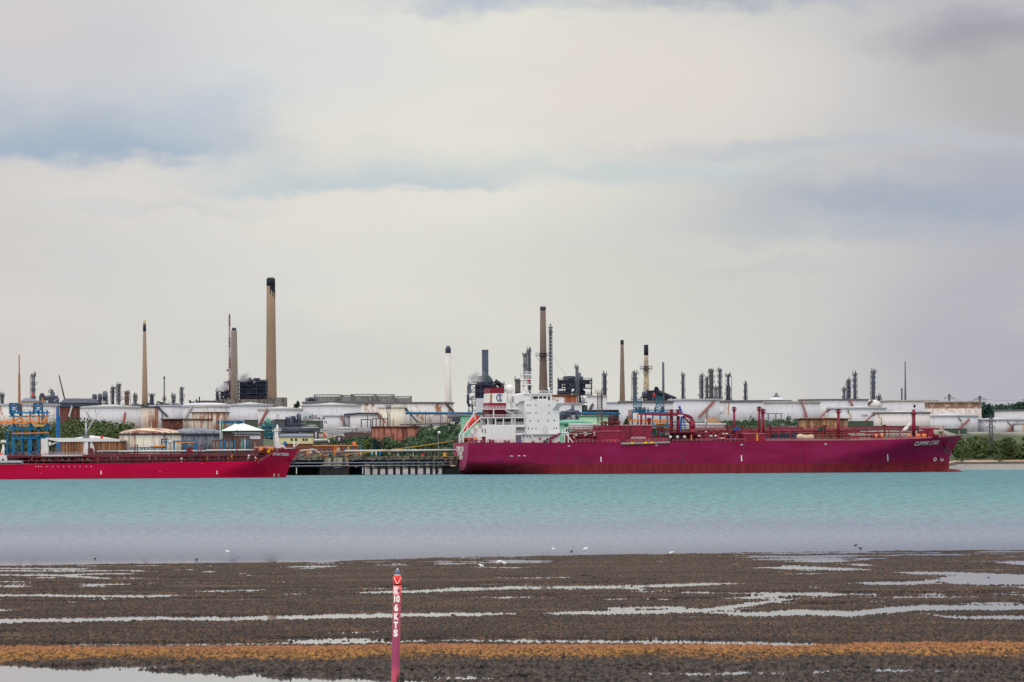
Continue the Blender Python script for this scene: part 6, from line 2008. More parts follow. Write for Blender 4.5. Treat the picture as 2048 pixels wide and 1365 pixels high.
for a, b_ in ((14, 200), (200, 400), (400, 515)):
    mb.rail(g2(a, 915 - a * .006, -3.8), g2(b_, 915 - b_ * .006, -3.8), 1.1, 2.2, .1)
S2.part('catwalk_rail', mat('pink_rail', (150, 84, 96)), mb)
DDK = mat('dark_deck_steel', (70, 40, 46))
SB2('trunk_deck', DDK, [(14, 913, 330, 927, -22, -9), (330, 911, 522, 924, -22, -9)])
SB2('manifold_deck', DRED, [(48, 914, 190, 915.4, -18, -2)])
SB2('manifold_drip_tray', DRED, [(64, 921.5, 190, 923.5, -12, -2.4)])
for i in range(9):
    px = 72 + i * 13
    q = g2(px, 920, -3)
    S2.part('manifold_flange', STEEL if i % 3 else DRED, MB().rod((q.x, q.y + 1, q.z), (q.x, q.y - .6, q.z), .42, None, 10))
mb = MB().rail(g2(96, 911, -4), g2(168, 910.5, -4), 1.2, 1.5, .14)
S2.part('crane_deck_rail', mat('pale_rail', (190, 170, 176)), mb)
# crane
cr = MB().box(g2(85, 900, -8).x, g2(94, 900, -8).x, 6, 10, g2(90, 911, -8).z, g2(90, 893, -8).z)
cr.box(g2(84.6, 890, -8).x, g2(92.8, 890, -8).x, 6.2, 9.8, g2(90, 893, -8).z, g2(90, 878, -8).z)
crn = S2.part('deck_crane_column', mat('white_crane_paint', (226, 222, 222), .5, .04, .3, rust=(170, 120, 80), rust_amt=.25), cr)
q = lambda px, py: g2(px, py, -8)
S2.part('deck_crane_boom', WHITE, MB().prism([tuple(q(*p_).xz) for p_ in ((93, 878.6), (116, 884.2), (238, 883.4), (238, 879), (190, 877.2), (150, 876.4), (93, 876.2))], 7.1, 8.9), crn)
S2.part('luffing_cylinder', WHITE, MB().rod(q(94, 892), q(115, 885), .32, None, 8), crn)
S2.part('operator_cab', WHITE, MB().box(q(94.5, 885).x, q(98.5, 885).x, 6.2, 7.6, q(96, 891).z, q(96, 884).z), crn)
S2.part('boom_head', WHITE, MB().prism([tuple(q(*p_).xz) for p_ in ((184, 877.5), (190, 873.5), (195, 877.5))], 7.2, 8.8), crn)
S2.part('boom_rest', WHITE, MB().box(q(168, 890).x, q(174.5, 890).x, 7, 9, q(170, 910).z, q(170, 885).z).rod(q(168, 885), q(164.5, 882), .3, None, 6).rod(q(174, 885), q(177, 881), .3, None, 6))
S2.part('hose_crane', WHITE, MB().rod(q(183, 911), q(182, 879), .45, .35, 8).rod(q(182.5, 880), q(188, 908), .3, None, 6).rod(q(186, 890), q(189, 906), .2, None, 6))
SB2('valve_house', DRED, [(179, 897, 185.5, 909, -8, -6)])
SB2('vent_locker', DRED, [(376, 894.5, 383, 907, -8, -6), (377.5, 907, 382, 924, -7.6, -6.6)])
for px in (270, 275, 396, 402, 474):
    S2.part('vent_post', DRED, MB().rod(g2(px, 912, -7), g2(px, 892, -7), .24, .2, 8).ball(g2(px, 891.5, -7), .36, .36, .4, 8, 6))
S2.part('fire_monitor', RED, MB().ball(g2(385, 903.5, -7), .55, .4, .5, 10, 6))
# forecastle
SB2('forecastle_house', DRED, [(521, 896, 552, 908, -17, -7)])
SB2('forecastle_roof', mat('pink_worn_roof', (206, 150, 130)), [(523, 893.5, 546, 896.2, -16, -7.5)])
for px, py, m_ in ((523, 898, ORANGE), (534, 895.5, mat('pink_fitting', (190, 120, 130))), (538, 898, YELLOW), (541, 898, COPPER), (544, 899, COPPER), (537, 903.5, YELLOW), (565, 898.5, DRED), (560, 900, DRED), (521, 900, COPPER)):
    q_ = g2(px, py, -6)
    S2.part('winch', m_, MB().rod((q_.x - .5, q_.y, q_.z), (q_.x + .5, q_.y, q_.z), .75, None, 12))
fm2 = lambda px, py: g2(px, py, -13)
S2.part('foremast', WHITE, MB().prism([tuple(fm2(*p_).xz) for p_ in ((551, 897), (570, 897.5), (564.5, 889.5), (558.5, 888.8), (555.2, 882), (554.5, 874), (549.2, 874), (550.2, 886))], 11.6, 14.4))
S2.part('mast_tower', WHITE, MB().box(fm2(549.5, 870).x, fm2(555, 870).x, 12.2, 13.8, fm2(552, 875).z, fm2(552, 860).z))
mb = MB().box(fm2(546, 862).x, fm2(560, 862).x, 11.8, 14.2, fm2(552, 862.6).z, fm2(552, 861.4).z)
mb.rail((fm2(546, 862).x, 11.9, fm2(552, 861.4).z), (fm2(560, 862).x, 11.9, fm2(552, 861.4).z), .9, .8, .12)
S2.part('mast_platform', WHITE, mb)
S2.part('mast_light', WHITE, MB().rod(fm2(554, 861.5), fm2(554.5, 849), .7, .15, 8).rod(fm2(556, 859), fm2(556.5, 853), .3, .2, 6))
S2.part('mast_ladder', PALE, MB().rod(fm2(548.7, 897), fm2(548.2, 866), .18, None, 4))
S2.part('davit', WHITE, MB().rod(g2(588.5, 898.5, -12), g2(588.5, 884, -12), .35, .3, 8).rod(g2(589, 892), g2(589, 892), .2).rod(g2(590, 893, -12), g2(599, 886, -12), .18, None, 6))
SB2('bulwark_cap', PALE, [(572, 896, 586.5, 898, -14, -12)])

# mooring line from the purple tanker's stern to the pier
pts = []
a, b_ = S.O.copy(), None
w0 = S.root.matrix_basis @ S.p(908, 882, -30)
kx, kz = ray(690, 909)
w1 = Vector((kx * 2052, 2052, CH + kz * 2052))
ro = bpy.data.objects.new('mooring_line', None)
COL.objects.link(ro)
ro.location = w1
tag(ro, 'yellow mooring rope running from the purple tanker stern down to the pier', 'rope')
for i in range(25):
    f = i / 24
    p_ = w1.lerp(w0, f) - w1
    p_.z -= 1.0 * 4 * f * (1 - f) * .55
    pts.append(p_)
MB().path(pts, .17, 6).build('rope', ROPE, ro)

# ================================================================== JETTY, LOADING GEAR AND SHORE BUILDINGS
J = T('jetty', 'long dark piled jetty with concrete deck edge and twin pipes between the two ships', 'jetty', 750, 2062, 950.2, R(12))
J.O.z = 0
J.root.location = J.O
def JB(name, m_, rects, th=None, parent=None):
    th = th or J
    mb = MB()
    for q in rects:
        th.B(mb, *q)
    return th.part(name, m_, mb, parent)
DARKB = mat('tarred_timber', (34, 34, 44), .8, .2, .4)
JB('deck', CONC, [(560, 914.5, 960, 919.5, -14, 0)])
JB('deck_edge', CONC, [(560, 913.3, 960, 914.9, -1.2, .35)])
JB('deck_beam', DARKB, [(560, 919.6, 960, 922.5, -13, -.6)])
for px in (590, 620, 706, 746.5, 777.5, 807, 837.5, 868, 892):
    JB('cross_head', CONC, [(px - 1.6, 917, px + 1.6, 921.5, -13, .6), (px - 3, 919.6, px + .5, 922.5, -13, .2)])
for py, nm in ((926.0, 'fender_pipe'), (932.0, 'fender_pipe')):
    a, b_ = J.p(560, py - .6, .6), J.p(900, py + .2, .6)
    J.part(nm, mat('grey_blue_pipe', (128, 134, 150), .5, .1, .3), MB().rod((a.x, -.6, (a.z + b_.z) / 2), (b_.x, -.6, (a.z + b_.z) / 2), .26, None, 8))
JB('lower_walkway', DARKB, [(560, 932.8, 900, 934.4, -9, .4)])
JB('lower_beam', DARKB, [(560, 923, 646, 925, -12, -1), (697, 923.4, 800, 925.4, -12, -6)])
for px in (712, 746.5, 777, 807, 837, 868):
    JB('bracket', CONC, [(px - 1.8, 932.5, px + 1.6, 935, -3, .8)])
for px in (728, 743.5, 758.5, 774, 789.5, 803.5, 819.5, 833.5, 850, 863.5, 874):
    JB('pile', DARKB, [(px - 2.1, 921, px + 2.1, 951.5, -1.8, .2)])
for px in (566, 580, 594, 608, 622, 634, 642, 702, 709, 717):
    J.part('pile', DARKB, MB().rod(J.p(px, 922, -10), J.p(px, 952, -10), .5, None, 8))
for px in (593, 725.5, 731):
    JB('tide_board', PIPEW, [(px - .9, 935.5, px + .9, 948.5, .3, .5)])
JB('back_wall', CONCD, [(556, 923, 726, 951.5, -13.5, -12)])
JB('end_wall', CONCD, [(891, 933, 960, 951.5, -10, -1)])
JB('end_block', CONC, [(899, 914, 915, 931, -8, -.5)])
P0 = T('mooring_dolphin', 'weathered concrete pier head with three bays and a dark tidal foot', 'pier', 671, 2058, 950.5, R(12))
P0.O.z = 0
P0.root.location = P0.O
JB('bay', mat('pale_weathered_concrete', (168, 156, 132), .9, .12, .3, rust=(96, 88, 74), rust_amt=.4, streak=(.5, .5, .1)), [(647, 912, 662, 935, -12, 0), (667.5, 913.5, 686, 936, -12, 0), (689, 912, 697, 934, -12, 0)], P0)
JB('recess', CONCG, [(661.5, 914, 689.5, 935, -12, -.7)], P0)
JB('coping', CONC, [(645, 910.5, 698, 913, -12, .3)], P0)
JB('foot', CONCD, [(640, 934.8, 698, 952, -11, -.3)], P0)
JB('ladder', REDST, [(697.4, 913, 698.6, 937, -.2, .5)], P0)
# pipe line along the jetty
PL = T('pipeline', 'white topped pipeline on slim legs along the jetty deck', 'pipeline', 800, 2068, 915, R(12))
a, b_ = PL.p(614, 901.2), PL.p(908, 901.0)
PL.part('pipe', PIPEW, MB().rod(PL.p(690, 902.3), PL.p(912, 900.4), .42, None, 10))
PL.part('return_pipe', STEEL, MB().rod(PL.p(640, 904.6, -1), PL.p(912, 902.6, -1), .38, None, 10))
for px in (728, 743, 789, 818, 848.5, 854.5, 863, 870, 896, 903):
    PL.part('leg', BROWNP, MB().bar(PL.p(px, 903, -.5), PL.p(px, 915, -.5), .36))
# small things along the jetty
def post(name, label, cat, px, py0, py1, w_, m_, cap=None, d=2063, th=J, group=None, t_=0):
    h_ = T(name, label, cat, px, d, py1, R(12))
    r = w_ * d / F / 2
    z1 = h_.p(px, py0).z
    h_.part('body', m_, MB().lathe(0, 0, [(r, 0), (r, z1 * .8), (r * .75, z1 * .92), (r * .3, z1)], 14))
    h_.part('foot', CONCD, MB().box(-r * 1.3, r * 1.3, -r * 1.3, r * 1.3, -.25, .05))
    if cap:
        h_.part('cap', cap, MB().lathe(0, 0, [(r * 1.08, z1 * .62), (r * 1.08, z1 * .74)], 14))
    return h_
post('cabinet', 'light cyan upright cylinder on the jetty, leftmost of three', 'cylinder', 744.5, 902.5, 912.5, 2.8, mat('cyan_paint', (70, 190, 210)), WHITE)
post('cabinet', 'white upright cylinder between the two blue ones on the jetty', 'cylinder', 752.5, 902.5, 913, 2.8, SIGNW, PALE)
post('cabinet', 'bright blue upright cylinder on the jetty, rightmost of three', 'cylinder', 760.5, 903, 912.5, 2.6, mat('sky_blue_paint', (20, 140, 214)), BLUE2)
post('bollard', 'slim white bollard on the jetty, left of the other white one', 'bollard', 796, 907.5, 914, 1.4, SIGNW)
post('bollard', 'slim white bollard with a dark band in the middle of the jetty', 'bollard', 826.5, 906.5, 914, 1.5, SIGNW, BLACKP)
post('hose_drum', 'green drum standing on the pier head', 'drum', 661, 906, 912, 4, GREENP, STEEL, 2056)
post('hose_drum', 'orange red drum at the right corner of the pier head', 'drum', 696, 908, 913.5, 3.4, RED, ORANGE, 2056)
lbx = T('lifebuoy_stand', 'round red lifebuoy stand on the jetty', 'lifebuoy', 845, 2063, 914.5, R(12))
lbx.part('buoy', RED, MB().rod((0, -.1, 1.0), (0, .3, 1.0), .55, None, 16))
lbx.part('post', STEEL, MB().bar((0, .35, -.2), (0, .35, 1.3), .16))
sg = T('sign_board', 'yellow upright notice board near the purple stern', 'sign', 889.5, 2063, 914.5, R(12))
k = 2063 / F
sg.part('board', YELLOW, MB().box(-2.9 * k, 2.9 * k, -.15, .15, 0.2, 8.6 * k))
sg.part('feet', BLACKP, MB().box(-2.2 * k, 2.2 * k, -.4, .4, -.4, .2))
def machine(label, px, py0, py1, w_, m_, seed, d=2062):
    rg_ = random.Random(seed)
    h_ = T('deck_machine', label, 'machine', px, d, py1, R(12))
    k = d / F
    z1 = h_.p(px, py0).z
    h_.part('frame', m_, MB().box(-w_ * k / 2, w_ * k / 2, -.6, .6, z1 * .1, z1 * .62).bar((-w_ * k * .4, 0, -.2), (-w_ * k * .4, 0, z1), .3).bar((w_ * k * .3, 0, -.2), (w_ * k * .1, 0, z1 * .95), .3))
    h_.part('drum', STEEL, MB().rod((-w_ * k * .2, -.8, z1 * .35), (w_ * k * .35, -.8, z1 * .35), z1 * .2, None, 10))
    h_.part('pipe', rg_.choice((PIPEW, ORANGE, DARKRIM)), MB().path([(w_ * k * .6, 0, -.2), (w_ * k * .6, 0, z1 * .8), (w_ * k * .9, 0, z1 * .8), (w_ * k * 1.1, 0, z1 * .3)], .18, 6))
machine('orange yellow valve skid left of the yellow cabinet', 617, 900, 913, 6, YELLOW, 1)
machine('yellow square cabinet beside the pier head', 642, 904, 912, 5, YELLOW, 2)
machine('orange hook frame on the pier head', 672, 892, 913, 7, ORANGE, 3, 2060)
machine('small orange pump left on the pier head', 651, 909, 913.5, 7, mat('orange_rust_paint', (204, 112, 58)), 4, 2057)
machine('small rusty winch on the pier head beside the orange frame', 679, 905, 913, 5, RUSTD, 5, 2058)
machine('grey and pink pump set behind the red bow', 602, 905, 915, 10, STEEL, 6)
machine('white and teal valve group on the jetty right of the pier head', 710, 907, 914, 8, TEAL, 7)
machine('red valve group at the left edge of the long jetty pipe', 719, 905, 914, 4, REDST, 8)
lp = T('hose_loop', 'white looped loading hose beside the red bow', 'hose', 630, 2066, 913, R(12))
lp.part('hose', PIPEW, MB().path([lp.p(600, 902), lp.p(618, 900), lp.p(626, 899), lp.p(632, 901), lp.p(635, 905), lp.p(640, 905)], .3, 8))
lp.part('hose_end', STEEL, MB().path([lp.p(624, 912), lp.p(624, 904), lp.p(627, 901), lp.p(631, 903), lp.p(632, 908)], .26, 8))

# ---- pipe trestles and pipes up the slope
def pipes(name, label, d, lines, m_=None, legs=(), a=0.0, px=None, py=None, leg_m=BROWNP, group=None):
    """lines: (px0, py0, px1, py1, radius, material)"""
    l0 = lines[0]
    th = T(name, label, 'pipeline', px or (l0[0] + l0[2]) / 2, d, py, a)
    for (x0, y0, x1, y1, r, mm) in lines:
        th.part('pipe', mm or m_, MB().rod(th.p(x0, y0), th.p(x1, y1), r, None, 8))
    for lx, ly in legs:
        p_ = th.p(lx, ly)
        zg = float(zt(th.O.x + p_.x, d)) - th.O.z - .3
        th.part('leg', leg_m, MB().bar(p_, (p_.x, p_.y, zg), .45))
    return th
PB = mat('lilac_grey_pipe', (168, 168, 186), .4, .08, .3)
pipes('pipeline', 'blue pipe bridge crossing before the rust clouded white tank', 2480, [(811, 826.5, 1000, 827, .62, BLUE), (811, 828.3, 1000, 829, .3, NAVY2)], legs=[(820, 828), (851, 828), (881, 828), (905, 828), (912, 828), (919, 828), (926, 828), (934, 828)], leg_m=NAVY2)
pipes('pipeline', 'blue pipe bridge continuing right of the white superstructure', 2440, [(1110, 826, 1240, 827, .55, BLUE), (1110, 828, 1240, 829, .3, TEAL)], legs=[(1126, 827), (1143, 827), (1160, 827), (1184, 827), (1215, 827)], leg_m=NAVY2)
pipes('pipeline', 'short dark blue pipe bridge over the small white tank', 2470, [(688, 830, 720, 827.5, .6, NAVY), (720, 827.5, 757, 828, .6, NAVY)], legs=[(689, 830), (735, 828)], leg_m=NAVY2)
pipes('pipeline', 'bundle of silver pipes running up the slope above the windsock', 2330, [(640, 860.5, 745, 857.6, .5, PB), (640, 863.5, 745, 860.2, .42, PIPEW), (655, 866.5, 745, 862, .42, PB), (655, 870.5, 700, 865, .42, PB), (674, 856.5, 704, 856.2, .5, PIPEW)], legs=[(665, 866), (690, 864), (715, 862), (738, 860)])
pipes('pipeline', 'twin white pipes leaning over the slope beside the silver bundle', 2325, [(704, 861, 709, 852, .5, PIPEW), (708.5, 861, 713, 852, .5, PIPEW)], legs=[(704, 861), (713, 852)])
pipes('pipeline', 'low dark pipe bank behind the cream building roof', 2360, [(560, 858, 640, 858, .7, NAVY2), (560, 861, 640, 860, .5, STEEL), (604, 855.5, 636, 855.5, .35, PALE), (556, 864, 634, 863.5, .4, NAVY)], legs=[(570, 858), (590, 858), (612, 858), (632, 858)])
pipes('pipeline', 'brown pipe bank at the foot of the cream tank', 2420, [(800, 850, 900, 847, .5, mat('violet_brown_pipe', (116, 98, 106))), (800, 852.5, 880, 850, .4, PALE)], legs=[(820, 851), (850, 850), (880, 849)])
pipes('pipeline', 'thick white roofed pipe shed behind the purple tanker on the left of its deck house', 2125, [(1137, 850.5, 1196, 850.5, .85, PALE), (1137, 854, 1196, 854.5, .8, PIPEW), (1137, 857.5, 1196, 858, .7, PIPEW)], legs=[(1145, 853), (1165, 853), (1185, 853)])
pipes('pipeline', 'thick white pipe shed behind the purple tanker right of its deck crane', 2125, [(1336, 849.5, 1452, 850, .8, PALE), (1336, 854, 1452, 854, .7, PIPEW), (1336, 857, 1452, 857.5, .6, PIPEW)], legs=[(1350, 853), (1380, 853), (1410, 853), (1440, 853)])
pipes('pipeline', 'white pipes with a valve cabin above the pier head', 2200, [(626, 880.5, 656, 880.5, .55, PIPEW), (656, 880.5, 659, 886, .5, PIPEW), (628, 884, 655, 884.5, .5, NAVY2)], legs=[(630, 882), (642, 882), (654, 882)])
pipes('pipeline', 'yellow brown pipe curving over grass under the windsock', 2260, [(642, 880, 660, 875, .3, mat('sandy_pipe', (190, 160, 120))), (660, 875, 690, 872, .3, mat('sandy_pipe', (190, 160, 120)))], legs=[(645, 879)])
def frame(name, label, px0, px1, py, d, m_, posts, th_=.5):
    th = T(name, label, 'frame', (px0 + px1) / 2, d)
    a, b_ = th.p(px0, py), th.p(px1, py)
    mb = MB().bar(a, b_, th_)
    for px in posts:
        q = th.p(px, py)
        mb.bar(q, (q.x, q.y, -.4), th_)
        mb.bar((q.x, 3, q.z), (q.x, 3, -.4), th_)
        mb.bar(q, (q.x, 3, q.z), th_ * .7)
    mb.bar((a.x, 3, a.z), (b_.x, 3, b_.z), th_)
    th.part('beams', m_, mb)
    return th
frame('pipe_frame', 'dark open goal shaped frame before the small white tank', 722, 742, 839.5, 2400, NAVY2, (722.5, 741.5))
frame('pipe_frame', 'red brown roofed open frame left of the cream tank', 744, 776, 838, 2380, BROWNP, (745, 752, 760, 767, 775))
frame('pipe_frame', 'thin dark frame against the wide white tank beside the vent posts', 1529, 1566, 827.5, 2500, NAVY2, (1537, 1552, 1562.5), .35)
# twin armed floodlight on the cream tank
def lamp_post(label, px, py_top, d, head, py_base=None, twin=False, name='lamp_post'):
    th = T(name, label, 'lamp post', px, d, py_base)
    z1 = th.p(px, py_top).z
    th.part('pole', STEEL, MB().rod((0, 0, -.3), (0, 0, z1), .24, .16, 8))
    for s in ((-1.3, 1.3) if twin else (0.4,)):
        th.part('lamp', head, MB().ball((s, -.2, z1 + .2), .75, .5, .6, 10, 6))
    return th
LAMPW = mat('lamp_glass_white', (230, 236, 240), .3, .02, .5)
LAMPC = mat('lamp_glass_cyan', (150, 226, 220), .3, .02, .5)
lamp_post('floodlight post with a white round head left of the big domed tank', 574, 836.5, 2400, LAMPW)
lamp_post('floodlight post with a pale cyan round head in front of the big domed tank', 611, 832.5, 2400, LAMPC)
lamp_post('dark twin headed floodlight post beside the small numbered tank', 642.5, 838, 2420, NAVY2, twin=True)
lamp_post('lamp post with a white head in front of the green slope near the stern', 876.5, 866, 2120, LAMPW)
lamp_post('dark lamp pole rising before the large white tanks beside the tower block', 594, 834, 2390, BLACKP)
th = T('floodlight_tower', 'dark floodlight tower with a caged head in front of the cream tank', 'tower', 777.5, 2500)
th.part('lattice', NAVY2, MB().lattice(0, 0, -.3, th.p(777, 825).z, .9, .7, 7, .28))
zz = th.p(777, 818).z
mb = MB()
for i in range(3):
    for j in range(3):
        mb.box(-1.2 + i * .9, -.5 + i * .9, -.9, -.4, zz + j * .75 - .2, zz + j * .75 + .35)
th.part('lamp_bank', NAVY, mb)
th.part('cage', DARKRIM, MB().lattice(0, 0, th.p(777, 825).z, zz + 2.2, 1.2, 1.2, 2, .2))
# windsocks
def windsock(label, px, py, d, py_base, c=RED):
    th = T('windsock', label, 'windsock', px, d, py_base)
    z1 = th.p(px, py - 3).z
    th.part('pole', STEEL, MB().rod((-.7, 0, -.3), (-.7, 0, z1 + .6), .12, None, 6))
    th.part('sock', c, MB().rod((-.5, 0, z1), (.5, 0, z1 - 1.6), .6, .35, 10))
windsock('red windsock above the cream building, hanging over the slope', 649.5, 871, 2200, 886)
windsock('red windsock hanging before the black furnace', 1309, 790.5, 2600, None)
windsock('bright red windsock in front of the grey platform column', 66, 791, 2600, None)
windsock('small red windsock over the white crane boom of the red tanker', 204.5, 876, 2140, 884)
# lattice towers and pylons
th = mast('lattice_tower', 'tall brown lattice tower with a caged top behind the purple motor room', 'tower', 1199, 2160, 786, 9, 8, 12, mat('brown_lattice_steel', (104, 92, 88), .7, .1, .3), .3, py_base=856)
k = 2160 / F
zz = th.p(1199, 786).z
mb = MB().box(-9.5 * k, 9.5 * k, -2, 2, zz - .25, zz)
for a in (-9.4, -3, 3, 9.4):
    mb.bar((a * k, -2, zz), (a * k, -2, zz + 1.3), .14)
mb.bar((-9.4 * k, -2, zz + 1.3), (9.4 * k, -2, zz + 1.3), .14).bar((-9.4 * k, -2, zz + .7), (9.4 * k, -2, zz + .7), .14)
mb.bar((1.2, 0, zz), (1.2, 0, zz + 2.4), .3)
th.part('top_platform', BROWNP, mb)
th.part('spine', mat('brown_lattice_steel', (104, 92, 88)), MB().bar((1.2, 0, -.3), (1.2, 0, zz), .7))
PYL = mat('galvanised_pylon', (84, 84, 96), .6, .1, .3)
def pylon(label, px, d, py_top, w0, w1, arms, n=7, bw=.3):
    th = mast('pylon', label, 'pylon', px, d, py_top, w0, w1, n, PYL, bw)
    k = d / F
    for py, hw in arms:
        z_ = th.p(px, py).z
        mb = MB().bar((-hw * k, 0, z_), (hw * k, 0, z_), .28)
        mb.bar((-hw * k, 0, z_), (0, 0, z_ + 1.6), .2).bar((hw * k, 0, z_), (0, 0, z_ + 1.6), .2)
        for s in (-1, 1):
            mb.bar((s * hw * k * .95, 0, z_), (s * hw * k * .95, 0, z_ - 1.2), .2)
        th.part('cross_arm', PYL, mb)
    return th
pylon('dark lattice pylon standing before the white tank with two yellow rust pipes', 1982, 2500, 831, 10, 4.5, ((843.5, 10), (854.8, 9)), 8, .3)
pylon('far lattice pylon on the skyline above the rust collared tank', 1960, 3000, 793, 5, 2, ((796, 4), (799, 12), (806, 7)), 8, .35)
pylon('far lattice pylon on the skyline left of the rust collared tank', 1899, 3050, 789.5, 4.5, 2, ((792, 3), (797, 11)), 8, .35)
def wire(label, pts, r=.05, sag=1.5):
    (a0, b0, d0) = pts[0]
    kx, kz = ray(a0, b0)
    o = bpy.data.objects.new('power_line', None)
    COL.objects.link(o)
    O = Vector((kx * d0, d0, CH + kz * d0))
    o.location = O
    tag(o, label, 'cable')
    P_ = []
    for px, py, d in pts:
        kx, kz = ray(px, py)
        P_.append(Vector((kx * d, d, CH + kz * d)) - O)
    q = []
    for a, b_ in zip(P_, P_[1:]):
        for i in range(13):
            f = i / 12
            v = a.lerp(b_, f)
            v.z -= sag * 4 * f * (1 - f)
            q.append(v)
    MB().path(q, r, 4).build('cable', mat('cable', (120, 122, 136), .6, .05, .5), o)
wire('power cables sagging left from the pylon before the white tanks, upper one', [(1972, 843.5, 2500), (1760, 850, 2470)], .06, 2)
wire('power cables sagging left from the pylon before the white tanks, lower one', [(1973, 855, 2500), (1700, 858, 2460)], .06, 2)
wire('power cable leaving the skyline pylon towards the right edge', [(1972, 799, 3000), (2060, 798, 3100)], .09, 1)
wire('power cable between the two skyline pylons', [(1899, 797, 3050), (1960, 799, 3000)], .09, 1.5)
wire('power cable from the pylon before the white tanks towards the right edge', [(1990, 843.5, 2500), (2060, 842, 2510)], .06, .4)
wire('guy wire from the dark lattice stack down to the process frame', [(1104, 712, 2940), (1140, 763, 2790)], .1, 0)

# ---- jetty control building with a pyramid roof
CB = T('control_building', 'two storey brown brick building with a pale green pyramid roof and a white sign', 'building', 484, 2125, 904)
def CBB(name, m_, rects, parent=None, th=None):
    th = th or CB
    mb = MB()
    for q in rects:
        th.B(mb, *q)
    return th.part(name, m_, mb, parent)
wl = CBB('wall', BRICK, [(445.5, 863, 522.5, 915, -18, 0)])
CBB('annexe', BRICK, [(424, 880, 447, 915, -14, 1.5)])
CBB('wing', mat('brown_brick_dark', (92, 70, 64), .9, .14, .8), [(445, 863.5, 464, 915, -6, 1.2)])
e0, e1 = CB.p(442, 862.3, 2), CB.p(526, 861.0, 2)
zc = CB.p(484, 847.4, -9).z
ez = (e0.z + e1.z) / 2
r0, r1 = CB.p(483, 847, -8).x, CB.p(487.5, 847, -8).x
vs = [(e0.x, -2, ez), (e1.x, -2, ez), (e1.x, 20, ez), (e0.x, 20, ez), (r0, 9, zc), (r1, 9, zc)]
rf = CB.part('roof', ROOFP, MB().add(vs, [(0, 1, 5, 4), (1, 2, 5), (2, 3, 4, 5), (3, 0, 4), (3, 2, 1, 0)]))
# a lower hip at the left front
l0, l1 = CB.p(441.5, 862.6, 3.4), CB.p(470, 862.4, 3.4)
CB.part('roof_hip', ROOFP, MB().add([(l0.x, -3.4, ez - .1), (l1.x, -3.4, ez - .1), (l1.x + 3.6, 6, zc - 1.3), (l0.x + 1, 6, ez + .02), (l1.x - .5, 9, zc - .1)], [(0, 1, 2, 4), (0, 4, 3), (1, 0, 3, 2)]), rf)
CB.part('eaves', mat('dark_eaves', (70, 84, 88)), MB().box(e0.x + .2, e1.x - .2, -1.8, 19, ez - .35, ez - .05), rf)
CBB('clerestory_frame', PALE, [(464.3, 864.5, 521, 871.8, -.2, .25)])
for i in range(15):
    px = 473.5 + i * 3.15
    CBB('window', GLASS, [(px, 867.6, px + 2.3, 871, .2, .34)])
CBB('window', GLASS, [(465, 868, 470, 871, .2, .34)])
for i in range(3):
    CBB('window', GLASS, [(448 + i * 4, 868.5, 450.3 + i * 4, 871.5, 1.1, 1.3)])
for px in (427.5, 435, 443, 455, 463, 509.5, 482):
    t_ = 1.5 if px < 447 else (1.2 if px < 464 else 0)
    o = CBB('window', PALE, [(px - 1.8, 885.5, px + 1.8, 895, t_ - .1, t_ + .12)])
    CBB('pane', GLASS, [(px - 1.1, 886.5, px + 1.1, 890, t_, t_ + .2), (px - 1.1, 891, px + 1.1, 894.2, t_, t_ + .2)], o)
sgn = CBB('sign', SIGNW, [(500, 873, 520.5, 878.5, 0, .3)])
c = CB.p(510, 875.8, .34)
mb = MB()
for i in range(9):
    mb.box(c.x - 1.9 + i * .43, c.x - 1.6 + i * .43, -.36, -.33, c.z - .18, c.z + .2)
CB.part('faint_print', mat('faded_print', (176, 160, 196)), mb, sgn)
CBB('door', PALE, [(442.8, 865.5, 445, 877, .5, 1.5)])
for i, (px, m_) in enumerate(((484, mat('mint_pipe', (90, 160, 140))), (487, NAVY2), (490, PALE), (494.5, BLUE), (498, NAVY2), (502, mat('teal_pipe', (40, 100, 110))))):
    CB.part('riser_pipe', m_, MB().path([CB.p(px, 905, 3), CB.p(px, 880, 3), CB.p(px - 1.2, 878, 3)], .34, 8))
fp = T('flag_pole', 'tall white pole in front of the brown brick building', 'pole', 440.6, 2112, 903)
fp.part('pole', PIPEW, MB().rod((0, 0, -.5), (0, 0, fp.p(440.6, 833).z), .28, .2, 8))
fp = T('flag_pole', 'thin dark mast behind the pyramid roof', 'pole', 453, 2300)
fp.part('pole', NAVY2, MB().rod((0, 0, -.5), (0, 0, fp.p(453, 806).z), .2, .14, 8))
for i, (px, w_) in enumerate(((440.5, 2.2), (449.5, 2.6), (459.5, 2.2), (469.5, 2.4), (523, 2.0))):
    g = T('gantry_post', ('blue gantry post in front of the brick annexe, beside the tall white pole', 'blue gantry post before the left brick wing, next to the white window',
                          'blue gantry post at the right end of the left brick wing', 'blue gantry post with a grey arm, left of the coloured riser pipes', 'blue gantry post at the right end of the brick building')[i], 'post', px, 2108, 902)
    g.part('post', BLUE, MB().box(-w_ * .11, w_ * .11, -.25, .25, -1, g.p(px, 879).z))
    g.part('arm', NAVY2, MB().bar((0, 0, g.p(px, 883).z), (2.0 if i < 4 else -2, 0, g.p(px, 883).z), .2))
th = T('vent_mast_row', 'row of blue and green vent pipes with orange tips behind the pyramid roof', 'pipes', 462, 2330)
for i, px in enumerate((436, 445, 453.5, 462, 470, 478)):
    q = th.p(px, 848)
    th.part('pipe', (TEAL, MINTD, NAVY2)[i % 3], MB().rod((q.x, 0, -2.5), (q.x, 0, th.p(px, 840).z), .22, None, 6))
    th.part('tip', (ORANGE, RED, PALE)[i % 3], MB().ball((q.x, 0, th.p(px, 839.4).z), .4, .4, .4, 8, 6))
mb = MB()
